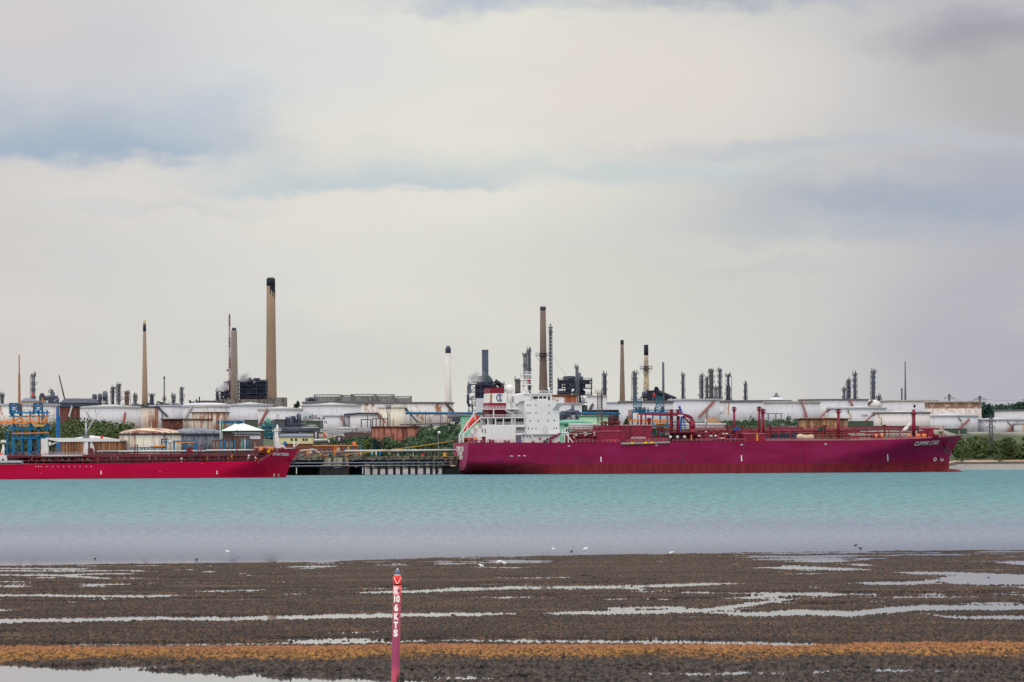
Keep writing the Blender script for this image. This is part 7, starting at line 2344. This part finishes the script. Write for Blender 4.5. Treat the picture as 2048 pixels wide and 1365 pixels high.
for py in (843, 846):
    a, b_ = th.p(433, py), th.p(486, py)
    mb.rod(a + Vector((0, 1, 0)), b_ + Vector((0, 1, 0)), .4, None, 8)
th.part('header_pipe', BLUE, mb)
# tower block, cream building, rusty shed
tb = T('switch_house', 'dark grey square tower block behind the red tanker foremast', 'building', 558.5, 2380)
CBB('wall', mat('dark_grey_render', (86, 92, 98), .85, .1, .2, grime=.4), [(548, 840, 569, None, -9, 0)], None, tb)
CBB('roof_slab', CONCG, [(547, 839, 570, 840.3, -9.4, .4)], None, tb)
tb.part('aerial', BLACKP, MB().bar(tb.p(553.5, 839.5), tb.p(553.5, 829), .2).bar(tb.p(557, 839.5), tb.p(557, 828), .2).bar(tb.p(553.5, 832), tb.p(557, 832), .2))
cb = T('jetty_office', 'cream upper storey on red brick with four dark windows behind the red bow', 'building', 588, 2130, 906)
CBB('lower_wall', BRICKR, [(553, 887.5, 624, 915, -12, 0)], None, cb)
CBB('upper_wall', CREAMW, [(552, 874.5, 624.6, 887.8, -12, .4)], None, cb)
CBB('roof', ROOFG, [(551, 872.6, 625.4, 874.8, -12.6, .9)], None, cb)
a, b_ = cb.p(551, 872.6, .9), cb.p(625.4, 872.6, .9)
rzz = cb.p(588, 868, -6).z
cb.part('roof_pitch', ROOFG, MB().add([(a.x, -.9, a.z), (b_.x, -.9, a.z), (b_.x - 3, 6, rzz), (a.x + 3, 6, rzz), (b_.x, 12.6, a.z), (a.x, 12.6, a.z)], [(0, 1, 2, 3), (2, 4, 5, 3), (1, 4, 2), (0, 3, 5)]))
for px in (583.3, 592, 607, 613):
    CBB('window', GLASS, [(px - 1.9, 877.3, px + 1.9, 882.3, .38, .55)], None, cb)
CBB('door', BLUE, [(567, 884, 573.5, 890, .4, .6), (551, 886, 555, 892, .4, .6)], None, cb)
rs = T('rusty_shed', 'long low rust red shed with an orange roof edge behind the pier head', 'building', 670, 2110, 906)
CBB('wall', mat('rust_red_wall', (134, 78, 58), .8, .14, .3, rust=(92, 54, 48), rust_amt=.4), [(626, 892.5, 715, 909, -8, 0)], None, rs)
CBB('roof', ORANGE, [(625, 890.3, 716, 892.7, -8.4, .5)], None, rs)
for px, m_ in ((639, BLUE), (655.5, BLUE), (688, BLUE), (704.5, BLUE), (697, CREAMW)):
    CBB('door', m_, [(px - 1, 893, px + 1, 904, 0, .2)], None, rs)
CBB('roof_vent', ORANGE, [(704, 884, 713, 885.6, -5, -3), (706, 885.6, 711, 890.3, -5, -3)], None, rs)
sp_ = T('blue_post', 'single blue gate post right of the rusty shed', 'post', 720.5, 2105, 907)
sp_.part('post', BLUE, MB().box(-.22, .22, -.2, .2, -.5, sp_.p(720.5, 893).z))
sp_.part('top', BLUE, MB().box(-.3, .3, -.28, .28, sp_.p(720.5, 893).z, sp_.p(720.5, 892.3).z))
for lb_, px0, px1, y0, y1, m_ in (('short dark stack block beside the silver pipes', 627, 637, 863, 886, mat('rust_violet_block', (92, 78, 84), .8, .15, .3, rust=(66, 54, 62), rust_amt=.6)), ('dark brown concrete block on the slope beside the windsock', 671, 686, 873, 888, mat('rust_violet_block', (92, 78, 84)))):
    th = T('plant_block', lb_, 'building', (px0 + px1) / 2, 2240)
    CBB('body', m_, [(px0, y0, px1, None, -4, 0)], None, th)
    CBB('top', DARKRIM, [(px0 + 1, y0 - 1.5, px1 - 1.5, y0, -3.4, -.6)], None, th)
    th.part('pipe', PALE, MB().rod(th.p((px0 + px1) / 2, y1, .5), th.p((px0 + px1) / 2, y0 + 2, .5), .4, None, 8))
th = T('brick_wall', 'long violet brown retaining wall below the silver pipes', 'wall', 716, 2300)
CBB('wall', mat('violet_brown_wall', (100, 82, 82), .9, .12, .3), [(688, 866, 745, None, -1.5, 0)], None, th)
CBB('coping', CONCG, [(687.8, 865.3, 745.2, 866, -1.7, .2)], None, th)
# parked vehicles far up the slope
def car(label, px, py, d, m_):
    th = T('parked_car', label, 'car', px, d)
    z0 = th.p(px, py).z
    th.root.location.z += z0
    th.part('body', m_, MB().prism([(-2.2, .35), (2.2, .35), (2.25, .9), (1.4, 1.0), (.8, 1.5), (-1.2, 1.5), (-1.9, 1.0), (-2.25, .9)], -.9, .9))
    th.part('windows', GLASS, MB().prism([(1.25, 1.02), (.76, 1.42), (-1.12, 1.42), (-1.7, 1.02)], -.92, .92))
    for x in (-1.35, 1.35):
        th.part('wheel', BLACKP, MB().rod((x, -.95, .35), (x, .95, .35), .35, None, 10))
car('white parked car on the slope left of the mint green tank', 910, 849, 2440, WHITE)
car('silver parked car on the slope next to the white one', 917, 849.5, 2440, PALE)
car('pale parked car up the slope behind the silver pipe bundle', 624, 854, 2420, PALE)

# ---- blue marine loading arms, left berth
def loader(label, px0, px1, d, legs_, floors_, extra, py_base=909, m_=BLUE, a=0.0):
    th = T('loading_gantry', label, 'loading gantry', (px0 + px1) / 2, d, py_base, a)
    dep = 9
    mb_all = []
    for px, y0, w_ in legs_:
        for t_ in (0, -dep):
            p0, p1 = th.p(px, py_base + 3, t_), th.p(px, y0, t_)
            p0 = Vector((p1.x, p1.y, -1))
            th.part('column', m_, MB().bar(p0, p1, w_))
    for x0, x1, y, th_, mm in floors_:
        a_, b_ = th.p(x0, y), th.p(x1, y)
        mb = MB().box(a_.x, b_.x, -.4, dep + .4, a_.z - th_ / 2, a_.z + th_ / 2)
        if mm is m_:
            mb.rail((a_.x, -.4, a_.z + th_ / 2), (b_.x, -.4, b_.z + th_ / 2), 1.1, 2.0, .14)
        th.part('floor', mm, mb)
    extra(th)
    return th
def ex_left(th):
    P_ = lambda px, py, t_=.6: th.p(px, py, t_)
    for i, (x, y, x2, y2) in enumerate(((43.5, 834, 0, 844), (60, 833.5, 12, 844.5), (77.5, 833, 34, 845), (94.5, 832, 82, 845))):
        mb = MB().bar(P_(x, y, 1 + i * .3), P_(x2, y2, 1 + i * .3), .42).bar(P_(x, y, 1 + i * .3), P_(x, 845.5, 1 + i * .3), .42)
        mb.bar(P_(x - 1, y + 4, 1 + i * .3), P_((x + x2) / 2, 845, 1 + i * .3), .3)
        th.part('loading_arm', ORANGE, mb)
    th.part('arm_beam', ORANGE, MB().bar(P_(-12, 846.3, 1), P_(78, 845.2, 1), .75))
    th.part('arm_beam', ORANGE, MB().bar(P_(82, 845.5, 1), P_(95, 845.5, 1), .6))
    for x in (4, 12, 20, 31, 43):
        th.part('hose_joint', mat('salmon_joint', (214, 130, 96)), MB().ball(P_(x, 848, 1.2), .42, .35, .45, 8, 6))
    th.part('counterweight', YELLOW, MB().box(P_(68, 853).x, P_(88, 853).x, -1.4, -.6, P_(70, 853.5).z, P_(70, 849.8).z))
    th.part('counterweight', ORANGE, MB().box(P_(39, 853).x, P_(56, 853).x, -1.2, -.6, P_(45, 853.3).z, P_(45, 851.2).z))
    th.part('pipe_rail', ORANGE, MB().rod(P_(23, 867.6, 1), P_(98, 866.4, 1), .3, None, 6))
    for x, y0, y1 in ((33, 909, 880), (50, 880, 905), (67, 905, 880), (75, 905, 882), (62, 880, 905), (80, 882, 905)):
        th.part('brace', NAVY2, MB().bar(P_(x, y0, -1), P_(x + (14 if y0 > y1 else 12), y1, -1), .28))
    # twin head frames
    for c_ in (28, 76):
        mb = MB().lattice(P_(c_, 825, -5).x, 5, P_(c_, 828, -5).z, P_(c_, 807, -5).z, 8 * th.mpp(), 8 * th.mpp(), 2, .5, 1.8, 1.8)
        mb.box(P_(c_ - 9, 812, -5).x, P_(c_ + 9, 812, -5).x, 3, 7, P_(c_, 812, -5).z, P_(c_, 810.8, -5).z)
        mb.box(P_(c_ - 8.5, 808, -5).x, P_(c_ + 8.5, 808, -5).x, 3.2, 6.8, P_(c_, 809, -5).z, P_(c_, 806.6, -5).z)
        th.part('head_frame', BLUE, mb)
    rg_ = random.Random(3)
    for i in range(22):
        x = rg_.uniform(18, 96)
        y = rg_.choice((833, 858, 877, 905, 905))
        q = P_(x, y, -rg_.uniform(1, 7))
        r = rg_.uniform(.35, .8)
        th.part('pump', rg_.choice((NAVY, NAVY2, TEAL, GREENP, NAVY, DARKRIM)), MB().lathe(q.x, q.y, [(r, q.z), (r, q.z + rg_.uniform(1, 2.6)), (r * .4, q.z + 2.8)], 10))
    for i in range(10):
        x = rg_.uniform(28, 92)
        q = P_(x, 905, -3)
        th.part('riser_pipe', rg_.choice((TEAL, NAVY2, STEEL, BLUE)), MB().rod((q.x, q.y, -1), (q.x, q.y, P_(x, rg_.uniform(850, 880), -3).z), .3, None, 6))
    th.part('red_lamp', RED, MB().ball(P_(80, 903, 0), .4, .4, .4, 8, 6))
    th.part('slewing_jib', NAVY2, MB().path([P_(90, 826, 0), P_(84, 842, 0)], .35, 4))
    th.part('service_pipe', BROWNP, MB().rod(P_(41.5, 838, -7), P_(41.5, 808, -7), .75, None, 10))
loader('blue steel gantry with orange loading arms behind the red tanker', 15, 100, 2105,
       [(27, 823, .85), (43.5, 823, .7), (60, 822, .7), (77.5, 822, .8), (94, 821, .7), (26, 880, .9), (58, 880, 1.0), (62, 880, .8)],
       [(20, 96, 826, .6, BLUE), (17, 100, 857.5, .8, BLUE), (24, 98, 876.5, .8, BLUE), (18, 94, 833, .5, TEAL), (28, 90, 905, .5, NAVY2)], ex_left)
th = T('blue_platform', 'small railed blue platform on a single column left of the loading gantry', 'platform', 15, 2110, 909)
th.part('column', BLUE, MB().bar((0, 0, -1), (0, 0, th.p(15, 866).z), .9))
zz = th.p(15, 866).z
th.part('deck', TEAL, MB().box(-1.4, 1.2, -1.2, 1.2, zz, zz + .4).rail((-1.4, -1.2, zz + .4), (1.2, -1.2, zz + .4), 1.0, .7, .14))
th = T('fire_monitor_tower', 'tall bright blue twin tower right of the orange loading arms', 'tower', 116, 2100, 909)
th.part('mast', BLUE2 if False else mat('strong_blue_paint', (12, 104, 176), .5, .1, .4), MB().box(-.75, .2, -.5, .5, -1, th.p(115, 815).z).box(.2, .95, -.5, .5, -1, th.p(118, 831).z))
th.part('slot', NAVY, MB().box(.1, .28, -.56, -.5, 4, th.p(117, 834).z))
th.part('foot', NAVY2, MB().box(-1.3, 1.4, -.9, .9, -1, 3.2))
th = T('goal_frame', 'thin white square frame at the right of the blue gantry', 'frame', 101, 2120, 842)
th.part('frame', PIPEW, MB().path([th.p(95, 830.5), th.p(107.5, 830.5), th.p(107, 842)], .22, 6))
th.part('netting', PALE, MB().path([th.p(96, 835), th.p(101, 839), th.p(106, 835)], .12, 6))
th = T('thin_post', 'short orange brown pipe post between the blue gantry heads', 'post', 85, 2500)
th.part('post', mat('orange_brown_steel', (158, 106, 66)), MB().rod((0, 0, -.3), (0, 0, th.p(85, 795).z), .55, None, 8))
th.part('cap', BROWNP, MB().rod((0, 0, th.p(85, 795).z), (0, 0, th.p(85, 794).z), .7, None, 8))
# derrick on the long low tank
th = T('derrick_crane', 'small pale derrick crane with a raised jib behind the white boom', 'crane', 172, 2140, 873)
th.part('post', PALE, MB().rod((0, 0, -1), (0, 0, th.p(172, 846).z), .5, .4, 8))
th.part('jib', PALE, MB().rod(th.p(173, 864), th.p(198, 823), .38, .22, 6))
th.part('stay', PALE, MB().rod(th.p(172, 846), th.p(197, 824), .07, None, 4).rod(th.p(174, 852), th.p(188, 836), .07, None, 4))
th.part('base', STEEL, MB().box(-1.6, 1.6, -1, 1, -1, .4).rail((-3, -1, .2), (3, -1, .2), 1, 1, .1))
# railing on the white roofed tank and blue arm on the left jetty
th = T('folding_gangway', 'folded blue and orange loading arm in front of the rust stained dome tank', 'loading arm', 340, 2100, 906)
P_ = th.p
th.part('gangway_bridge', BLUE, MB().box(P_(261, 897).x, P_(332, 897).x, -.5, .5, P_(300, 897).z, P_(300, 895.4).z).rail((P_(261, 897).x, 0, P_(300, 902).z), (P_(332, 897).x, 0, P_(300, 902).z), P_(300, 895.4).z - P_(300, 902).z, 1.6, .3))
th.part('head_frame', BLUE, MB().box(P_(322, 881).x, P_(337, 881).x, -1, 1, P_(330, 880).z, P_(330, 877.8).z).box(P_(322, 886).x, P_(336, 886).x, -1, 1, P_(330, 885.4).z, P_(330, 883.4).z)
        .box(P_(322, 881).x, P_(324.5, 881).x, -1, 1, -1, P_(330, 878).z).box(P_(331, 881).x, P_(333.5, 881).x, -1, 1, -1, P_(330, 878).z))
th.part('beam', BLUE, MB().box(P_(346, 884).x, P_(393, 884).x, -.6, .6, P_(370, 884.4).z, P_(370, 881.6).z))
for px in (348, 368.5, 374, 388, 393):
    th.part('leg', BLUE, MB().bar(P_(px, 912), P_(px, 883), .75 if px not in (368.5, 388) else .5))
th.part('arm_pipe', ORANGE, MB().rod(P_(306, 893.2, .8), P_(331, 893, .8), .45, None, 8).rod(P_(350, 886, .8), P_(392, 885.4, .8), .22, None, 6))
th.part('counterweight', PALE, MB().ball(P_(304, 891.6, .6), 1.4, .8, .55, 12, 8).ball(P_(340, 884.5, .6), 1.1, .8, 1.0, 12, 8))
th.part('brace', NAVY2, MB().bar(P_(381, 894), P_(390, 886), .3).bar(P_(368, 890), P_(356, 884), .25))
# right berth gantry behind the purple deck house
def ex_right(th):
    P_ = lambda px, py, t_=.6: th.p(px, py, t_)
    for c_, y0 in ((1275, 799), (1320, 798)):
        mb = MB().lattice(P_(c_, 820, -4).x, 4, P_(c_, 825, -4).z, P_(c_, y0, -4).z, 8 * th.mpp(), 7.5 * th.mpp(), 5, .34, 1.8, 1.8)
        mb.box(P_(c_ - 9, y0, -4).x, P_(c_ + 9, y0, -4).x, 2, 6, P_(c_, y0 + 1, -4).z, P_(c_, y0, -4).z)
        mb.rail((P_(c_ - 9, y0, -4).x, 2, P_(c_, y0, -4).z), (P_(c_ + 9, y0, -4).x, 2, P_(c_, y0, -4).z), 1.1, 1, .12)
        th.part('head_frame', TEAL, mb)
    th.part('cladding', mat('brown_ribbed_cylinder', (146, 122, 116)), MB().rod(P_(1260.5, 843, 0), P_(1260.5, 820, 0), 1.0, None, 14))
    th.part('loading_arm', ORANGE, MB().bar(P_(1256, 841, 1), P_(1334, 841.5, 1), .62))
    for x in (1262, 1284, 1306, 1322):
        th.part('arm_brace', ORANGE, MB().bar(P_(x, 841, 1), P_(x + 10, 846, 1), .3))
    th.part('counterweight', mat('ochre_weight', (196, 140, 52)), MB().rod(P_(1312, 848, 1), P_(1329, 848, 1), .62, None, 8))
    th.part('pipe', TEAL, MB().rod(P_(1304, 853.3, .8), P_(1342, 853.3, .8), .42, None, 8))
    th.part('pipe_rail', ORANGE, MB().rod(P_(1304, 856.3, 1), P_(1342, 856.3, 1), .26, None, 6))
    th.part('ladder_tower', BROWNP, MB().bar(P_(1327.5, 823, 0), P_(1327.5, 783, 0), .36))
    rg_ = random.Random(8)
    for i in range(12):
        x = rg_.uniform(1268, 1330)
        q = P_(x, 824, -rg_.uniform(1, 6))
        r = rg_.uniform(.3, .7)
        th.part('pump', rg_.choice((NAVY, NAVY2, TEAL, DARKRIM)), MB().lathe(q.x, q.y, [(r, q.z), (r, q.z + rg_.uniform(.8, 2.2)), (r * .4, q.z + 2.3)], 10))
loader('teal steel gantry with an orange loading arm behind the purple deck house', 1260, 1336, 2112,
       [(1264.5, 823, .6), (1275.5, 825, .7), (1291, 824, .7), (1305.5, 824, .7), (1320.5, 824, .8), (1334.5, 824, .7)],
       [(1263, 1336, 825.2, .5, BLUE), (1263, 1336, 821.5, .3, TEAL)], ex_right, 872)
th = T('marine_loader', 'bright blue leaning loading arm beside the purple deck crane', 'loading arm', 1364, 2110, 874)
P_ = th.p
th.part('riser', BLUE2, MB().bar(P_(1360.5, 872), P_(1363, 834), .9))
th.part('arm', BLUE2, MB().bar(P_(1359, 815), P_(1364, 831), .75).bar(P_(1364, 831), P_(1371, 858), .5).bar(P_(1361, 817), P_(1365.5, 823), .3).bar(P_(1365.5, 823), P_(1365.5, 830), .3))
th.part('joint', BLUE2, MB().ball(P_(1359, 814.5), .75, .6, .5, 10, 8))
th.part('strut', BLUE2, MB().bar(P_(1354, 872), P_(1355, 853), .4))
th = T('derrick_crane', 'pale thin derrick crane behind the purple pipe racks', 'crane', 1411, 2118, 855)
th.part('post', PALE, MB().rod((0, 0, -1), (0, 0, th.p(1411, 838).z), .42, None, 8))
th.part('jib', PALE, MB().rod(th.p(1411.5, 852), th.p(1424, 815), .3, .2, 6))
# spoil heap behind the purple racks
th = T('earth_mound', 'brown earth mound in front of the white tanks beyond the deck crane', 'mound', 1425, 2470)
k = 2470 / F
mb = MB()
vs, fs = [], []
rg_ = np.random.default_rng(3)
for i in range(9):
    for j in range(25):
        a = 2 * math.pi * j / 24
        r = i / 8
        vs.append((30 * k * r * math.cos(a), 9 * r * math.sin(a), max(-1, th.p(1425, 834).z * (1 - r ** 1.6) + (rg_.random() - .5) * .6 * (r < .95))))
for i in range(8):
    for j in range(24):
        fs.append((i * 25 + j, (i + 1) * 25 + j, (i + 1) * 25 + j + 1, i * 25 + j + 1))
th.part('earth', mat('brown_earth', (150, 120, 92), .95, .2, .3), MB().add(vs, fs, True))

# ================================================================== FOREGROUND: SPEED LIMIT POST AND GULLS
lean = R(1.45)
PO = T('channel_post', 'maroon and red marker post with white speed limit letters and a grey lantern on top', 'marker post', 789.5, 181, 1404)
PO.O.z = -0.05
PO.root.location = PO.O
PO.root.rotation_euler = (0, lean, 0)
mpx = 181 / F
zp = lambda py: (1404 - py) * mpx
PMAR = bpy.data.materials.new('sun_faded_maroon_pole')
PMAR.use_nodes = True
t = NT(PMAR.node_tree)
b = t.n['Principled BSDF']
co = t.node('ShaderNodeTexCoord').outputs['Object']
x, y, z = t.xyz(co)[0:3]
n = t.noise(t.scale(co, (4, 4, 1.5)), 1.0, 5, .6)
c = t.ramp(t.m('DIVIDE', t.m('ADD', z, t.m('MULTIPLY', n, .5)), 5.0), [(0.0, lin((170, 66, 84))), (.3, lin((182, 72, 96))), (.38, lin((138, 44, 86))), (.55, lin((140, 44, 84))), (.7, lin((156, 52, 82))), (1.0, lin((176, 58, 78)))])
c = t.mix(t.sstep(n, .55, .75, 0, .35), c, lin((120, 50, 70)))
alg = t.m('MULTIPLY', t.sstep(t.m('ADD', x, t.m('MULTIPLY', n, .06)), .08, .12), t.sstep(t.m('ADD', z, t.m('MULTIPLY', n, .6)), 1.7, 1.2))
c = t.mix(alg, c, lin((56, 34, 38)))
t.put(b.inputs['Base Color'], c)
b.inputs['Roughness'].default_value = .6
pole = PO.part('pole', PMAR, MB().lathe(0, 0, [(.165, -.8), (.162, 1.2), (.156, zp(1186))], 32))
PINKP = mat('faded_pink_red_paint', (232, 92, 96), .55, .06, 6.0)
PO.part('collar', PINKP, MB().lathe(0, 0, [(.165, zp(1186)), (.168, zp(1166))], 32))
PO.part('collar_panel', mat('worn_white_pink_paint', (240, 200, 204), .55, .05, 6.0), MB().add([(.172 * math.sin(a), -.172 * math.cos(a), z_) for z_ in (zp(1184), zp(1168)) for a in np.linspace(-.95, .35, 9)], [(i, i + 1, 10 + i, 9 + i) for i in range(8)]))
PO.part('junction_box', BLACKP, MB().box(.03, .09, -.2, -.16, zp(1178.5), zp(1174)))
PO.part('neck', BLACKP, MB().lathe(0, 0, [(.145, zp(1166)), (.145, zp(1163.5))], 24))
REDT = mat('signal_red_paint', (226, 30, 28), .45, .05, 5.0)
tm = PO.part('topmark', REDT, MB().lathe(0, 0, [(.172, zp(1163.5)), (.182, zp(1148.5)), (.15, zp(1147.5))], 32))
chev = MB()
def cyl(a, z_, r=.187):
    return (r * math.sin(a), -r * math.cos(a), z_)
def strip(a0, z0, a1, z1, w_):
    q = []
    for i in range(9):
        f = i / 8
        q.append((a0 + (a1 - a0) * f, z0 + (z1 - z0) * f))
    v = [cyl(a - w_, z_) for a, z_ in q] + [cyl(a + w_, z_) for a, z_ in q]
    chev.add(v, [(i, 9 + i, 10 + i, i + 1) for i in range(8)])
strip(-.75, zp(1149.5), -.05, zp(1162.5), .13)
strip(.85, zp(1149.5), .1, zp(1162.5), .13)
strip(-.25, zp(1149.5), .2, zp(1150.5), .12)
PO.part('chevron', mat('reflective_pale_pink', (246, 190, 184), .3, .03, 6.0), chev, tm)
PO.part('lantern_base', PALE, MB().lathe(0, 0, [(.125, zp(1147.5)), (.125, zp(1144))], 24))
PO.part('lantern', mat('smoked_lens', (92, 104, 124), .2, .12, 8.0), MB().lathe(0, 0, [(.105, zp(1144)), (.11, zp(1140)), (.085, zp(1136)), (.04, zp(1134))], 24))
PO.part('lantern_cap', mat('pinkish_cap', (206, 196, 206), .5, .05, 6.0), MB().lathe(0, 0, [(.05, zp(1136)), (.045, zp(1133)), (.01, zp(1132.2))], 16))
for body, py, w_ in (("10", 1193.5, .25), ("6", 1211.5, .165), ("K", 1229, .185), ("T", 1246, .175), ("S", 1262, .18)):
    zc = zp(py)
    PO.part('lettering', LETTER, letters(MB(), body, .355, lambda x_, y_: cyl((x_ - .022) / .164, zc + y_, .1685), bold=.02, width=w_, cuts=3), pole)
wp = T('mooring_stub', 'short dark weathered timber stub against the right foot of the post', 'stub', 794.5, 180.6, 1404)
wp.O.z = -.05
wp.root.location = wp.O
wp.part('timber', mat('wet_dark_timber', (44, 34, 34), .7, .2, 3.0), MB().rod((.12, .05, -.5), (.20, .05, zp(1339)), .11, .085, 10))
wp.part('strap', GUNM, MB().lathe(.17, .05, [(.115, zp(1350)), (.115, zp(1347))], 12))

def ground_at(px, py, z=0.0):
    kx, kz = ray(px, py)
    d = (z - CH) / kz
    return kx * d, d
def gull(label, px, py, facing=1, size=.42, swim=False, dark=False, tilt=0.0):
    x, d = ground_at(px, py)
    z0 = 0.0
    if not swim:
        i = int(np.argmin(np.abs(gy[:, 0] - d)))
        j = int(np.argmin(np.abs(gx[0] - x)))
        z0 = max(0.0, float((mz * far_scale)[i, j]))
    s = size
    root = bpy.data.objects.new('gull' if not dark else 'wader', None)
    COL.objects.link(root)
    root.location = (x, d, z0 + (0 if swim else .0))
    root.rotation_euler = (0, 0, 0 if facing > 0 else math.pi)
    tag(root, label, 'bird')
    body_m = mat('gull_white_feathers', (240, 240, 240), .7, .03, 3.0) if not dark else mat('wader_brown_feathers', (62, 54, 54), .8, .1, 5.0)
    wing_m = mat('gull_grey_wing', (180, 184, 194), .7, .05, 3.0) if not dark else body_m
    leg = 0.0 if swim else .14 * s / .42
    # one continuous skin from tail to bill: rings along a bent axis
    ax_ = [(-.40, .05, .03), (-.33, .06, .09), (-.20, .09, .21), (0, .12, .27), (.18, .17, .24), (.30, .25, .15), (.36, .34, .105), (.42, .385, .105), (.48, .385, .075), (.53, .37, .03), (.62, .35, .018), (.66, .345, .004)]
    if tilt:
        ax_ = [(a, b_ + tilt * a, c_) for a, b_, c_ in ax_]
    vs, fs, K = [], [], 12
    for a, b_, r in ax_:
        for k in range(K):
            t_ = 2 * math.pi * k / K
            vs.append((a * s, r * s * .85 * math.cos(t_), leg + (.22 + b_) * s + r * s * math.sin(t_) - (.0 if not swim else .10 * s)))
    for i in range(len(ax_) - 1):
        for k in range(K):
            fs.append((i * K + k, i * K + (k + 1) % K, (i + 1) * K + (k + 1) % K, (i + 1) * K + k))
    MB().add(vs, fs, True).build('body', body_m, root)
    for sd in (-1, 1):
        wv = [(.2, .25, .34), (.02, .29, .42), (-.26, .2, .30), (-.46, .11, .24), (-.26, .26, .16), (.05, .29, .16)]
        v2 = [(a * s, sd * b_ * s * .98, leg + c_ * s + .05 * s - (0 if not swim else .1 * s)) for a, b_, c_ in wv]
        v3 = [(a, y - sd * .05 * s, z_) for a, y, z_ in v2]
        f_ = [(0, 1, 2, 3, 4, 5), (11, 10, 9, 8, 7, 6)] + [(i, (i + 1) % 6, 6 + (i + 1) % 6, 6 + i) for i in range(6)]
        MB().add(v2 + v3, f_).build('wing', wing_m, root)
        if not swim:
            MB().rod((.02, sd * .08 * s, 0), (0, sd * .08 * s, leg + .1 * s), .012, None, 6).build('leg', mat('orange_leg', (190, 100, 60)), root)
gull('white gull swimming just off the mud, larger of the two on the water', 1170, 1101.5, 1, .58, True)
gull('small white gull swimming left of the larger swimming gull', 1108, 1100.5, -1, .42, True)
gull('small dark wader on the water between the two swimming gulls', 1143, 1105, 1, .34, True, dark=True)
gull('white gull standing on the mud, leftmost of the trio', 963.5, 1142, -1, .52)
gull('white gull standing on the mud, middle of the trio', 997, 1134, 1, .54)
gull('white gull standing on the mud, rightmost of the trio', 1009, 1134, -1, .46)
gull('white gull standing alone at the edge of the mud far right', 1342, 1115, 1, .5)
gull('small pale gull swimming off the mud on the left', 456, 1106, -1, .46, True)
gull('dark bird on the water far left of the marker post, nearer the middle', 393, 1121, 1, .34, True, dark=True)
gull('dark bird on the water near the left edge', 190, 1119, 1, .3, True, dark=True)
gull('dark bird on the water on the right side', 1711, 1093, 1, .4, True, dark=True)
gull('dark bird at the edge of the mud on the right side', 1721, 1099, -1, .4, True, dark=True)

# stones and weed lumps lying on the mud
STONE = mat('weed_covered_stone', (40, 34, 32), .8, .2, 3.0)
def stone(label, px, py, wpx):
    x, d = ground_at(px, py)
    i = int(np.argmin(np.abs(gy[:, 0] - d)))
    j = int(np.argmin(np.abs(gx[0] - x)))
    r = wpx * d / F / 2
    rg_ = np.random.default_rng(int(px))
    vs, fs = [], []
    for k in range(7):
        ph = math.pi * k / 6 - math.pi / 2
        for q in range(12):
            a = 2 * math.pi * q / 12
            w_ = 1 + .3 * (rg_.random() - .5)
            vs.append((r * w_ * math.cos(ph) * math.cos(a), r * .8 * w_ * math.cos(ph) * math.sin(a), r * .42 * w_ * math.sin(ph)))
    for k in range(6):
        for q in range(12):
            fs.append((k * 12 + q, k * 12 + (q + 1) % 12, (k + 1) * 12 + (q + 1) % 12, (k + 1) * 12 + q))
    o = MB().add(vs, fs, True).build('stone', STONE)
    o.location = (x, d, max(0, float((mz * far_scale)[i, j])) + r * .12)
    tag(o, label, 'stone', group='weedy stones scattered on the mudflat')
for lb_, px, py, w_ in (('long dark stone above the orange weed belt near the left edge', 124, 1288.5, 18), ('dark stone above the orange weed belt left of the marker post', 583, 1285, 9), ('dark stone below the left long pool', 268, 1244, 11),
                        ('dark stone sitting in the short pool in the middle', 1306, 1199, 16), ('small dark stone at the upper middle pool', 1263, 1173, 6), ('dark stone on the far edge of the upper middle pool', 1448, 1171, 9), ('dark stone left of the middle long pool', 906, 1231, 9),
                        ('dark stone right of the middle long pool below it', 1768, 1229, 7), ('dark stone on the mud near the lower right', 1972, 1340, 14), ('low dark stone below the weed belt right of the marker post', 823, 1347, 13), ('dark stone at the edge of the weed belt on the right', 1878, 1301, 14),
                        ('dark stone on the brown mud, left one above the right weed belt', 1704, 1280, 8), ('flat dark stone on the brown mud above the right weed belt', 1801, 1273, 11), ('small stone in the broad pool at the right', 1977, 1155.5, 5), ('dark stone at the right edge beside the narrow pool', 2044, 1206, 10),
                        ('low dark stone on the upper mud in the middle', 1167, 1153, 9), ('small brown stone on the upper mud, centre', 1188, 1160, 7), ('brown stone on the upper mud right of the small one', 1219, 1161, 8), ('tiny dark stone at the water edge on the left', 129, 1131, 5), ('dark stone at the upper edge of the far right mud', 1933, 1137, 8)):
    stone(lb_, px, py, w_)

# repeats of a kind share a group
GROUPS = {'process column': 'process columns of the refinery skyline', 'tank': 'storage tanks of the tank farm', 'chimney': 'chimneys of the refinery', 'bird': 'birds on the mud and the water',
          'tree': 'single trees on the far bank', 'process unit': 'steelwork process units of the refinery', 'pipeline': 'pipe runs on the far shore', 'pylon': 'lattice pylons',
          'lamp post': 'floodlight posts of the tank farm', 'cylinder': 'upright cylinders on the jetty', 'bollard': 'white bollards on the jetty', 'windsock': 'red windsocks',
          'car': 'parked cars on the slope', 'machine': 'machines on the jetty and pier head', 'post': 'blue posts by the jetty buildings', 'cable': 'overhead cables', 'ship': 'tankers at the jetty'}
for o in SC.objects:
    if o.parent is None and o.get('category') in GROUPS and not o.get('group'):
        o['group'] = GROUPS[o['category']]
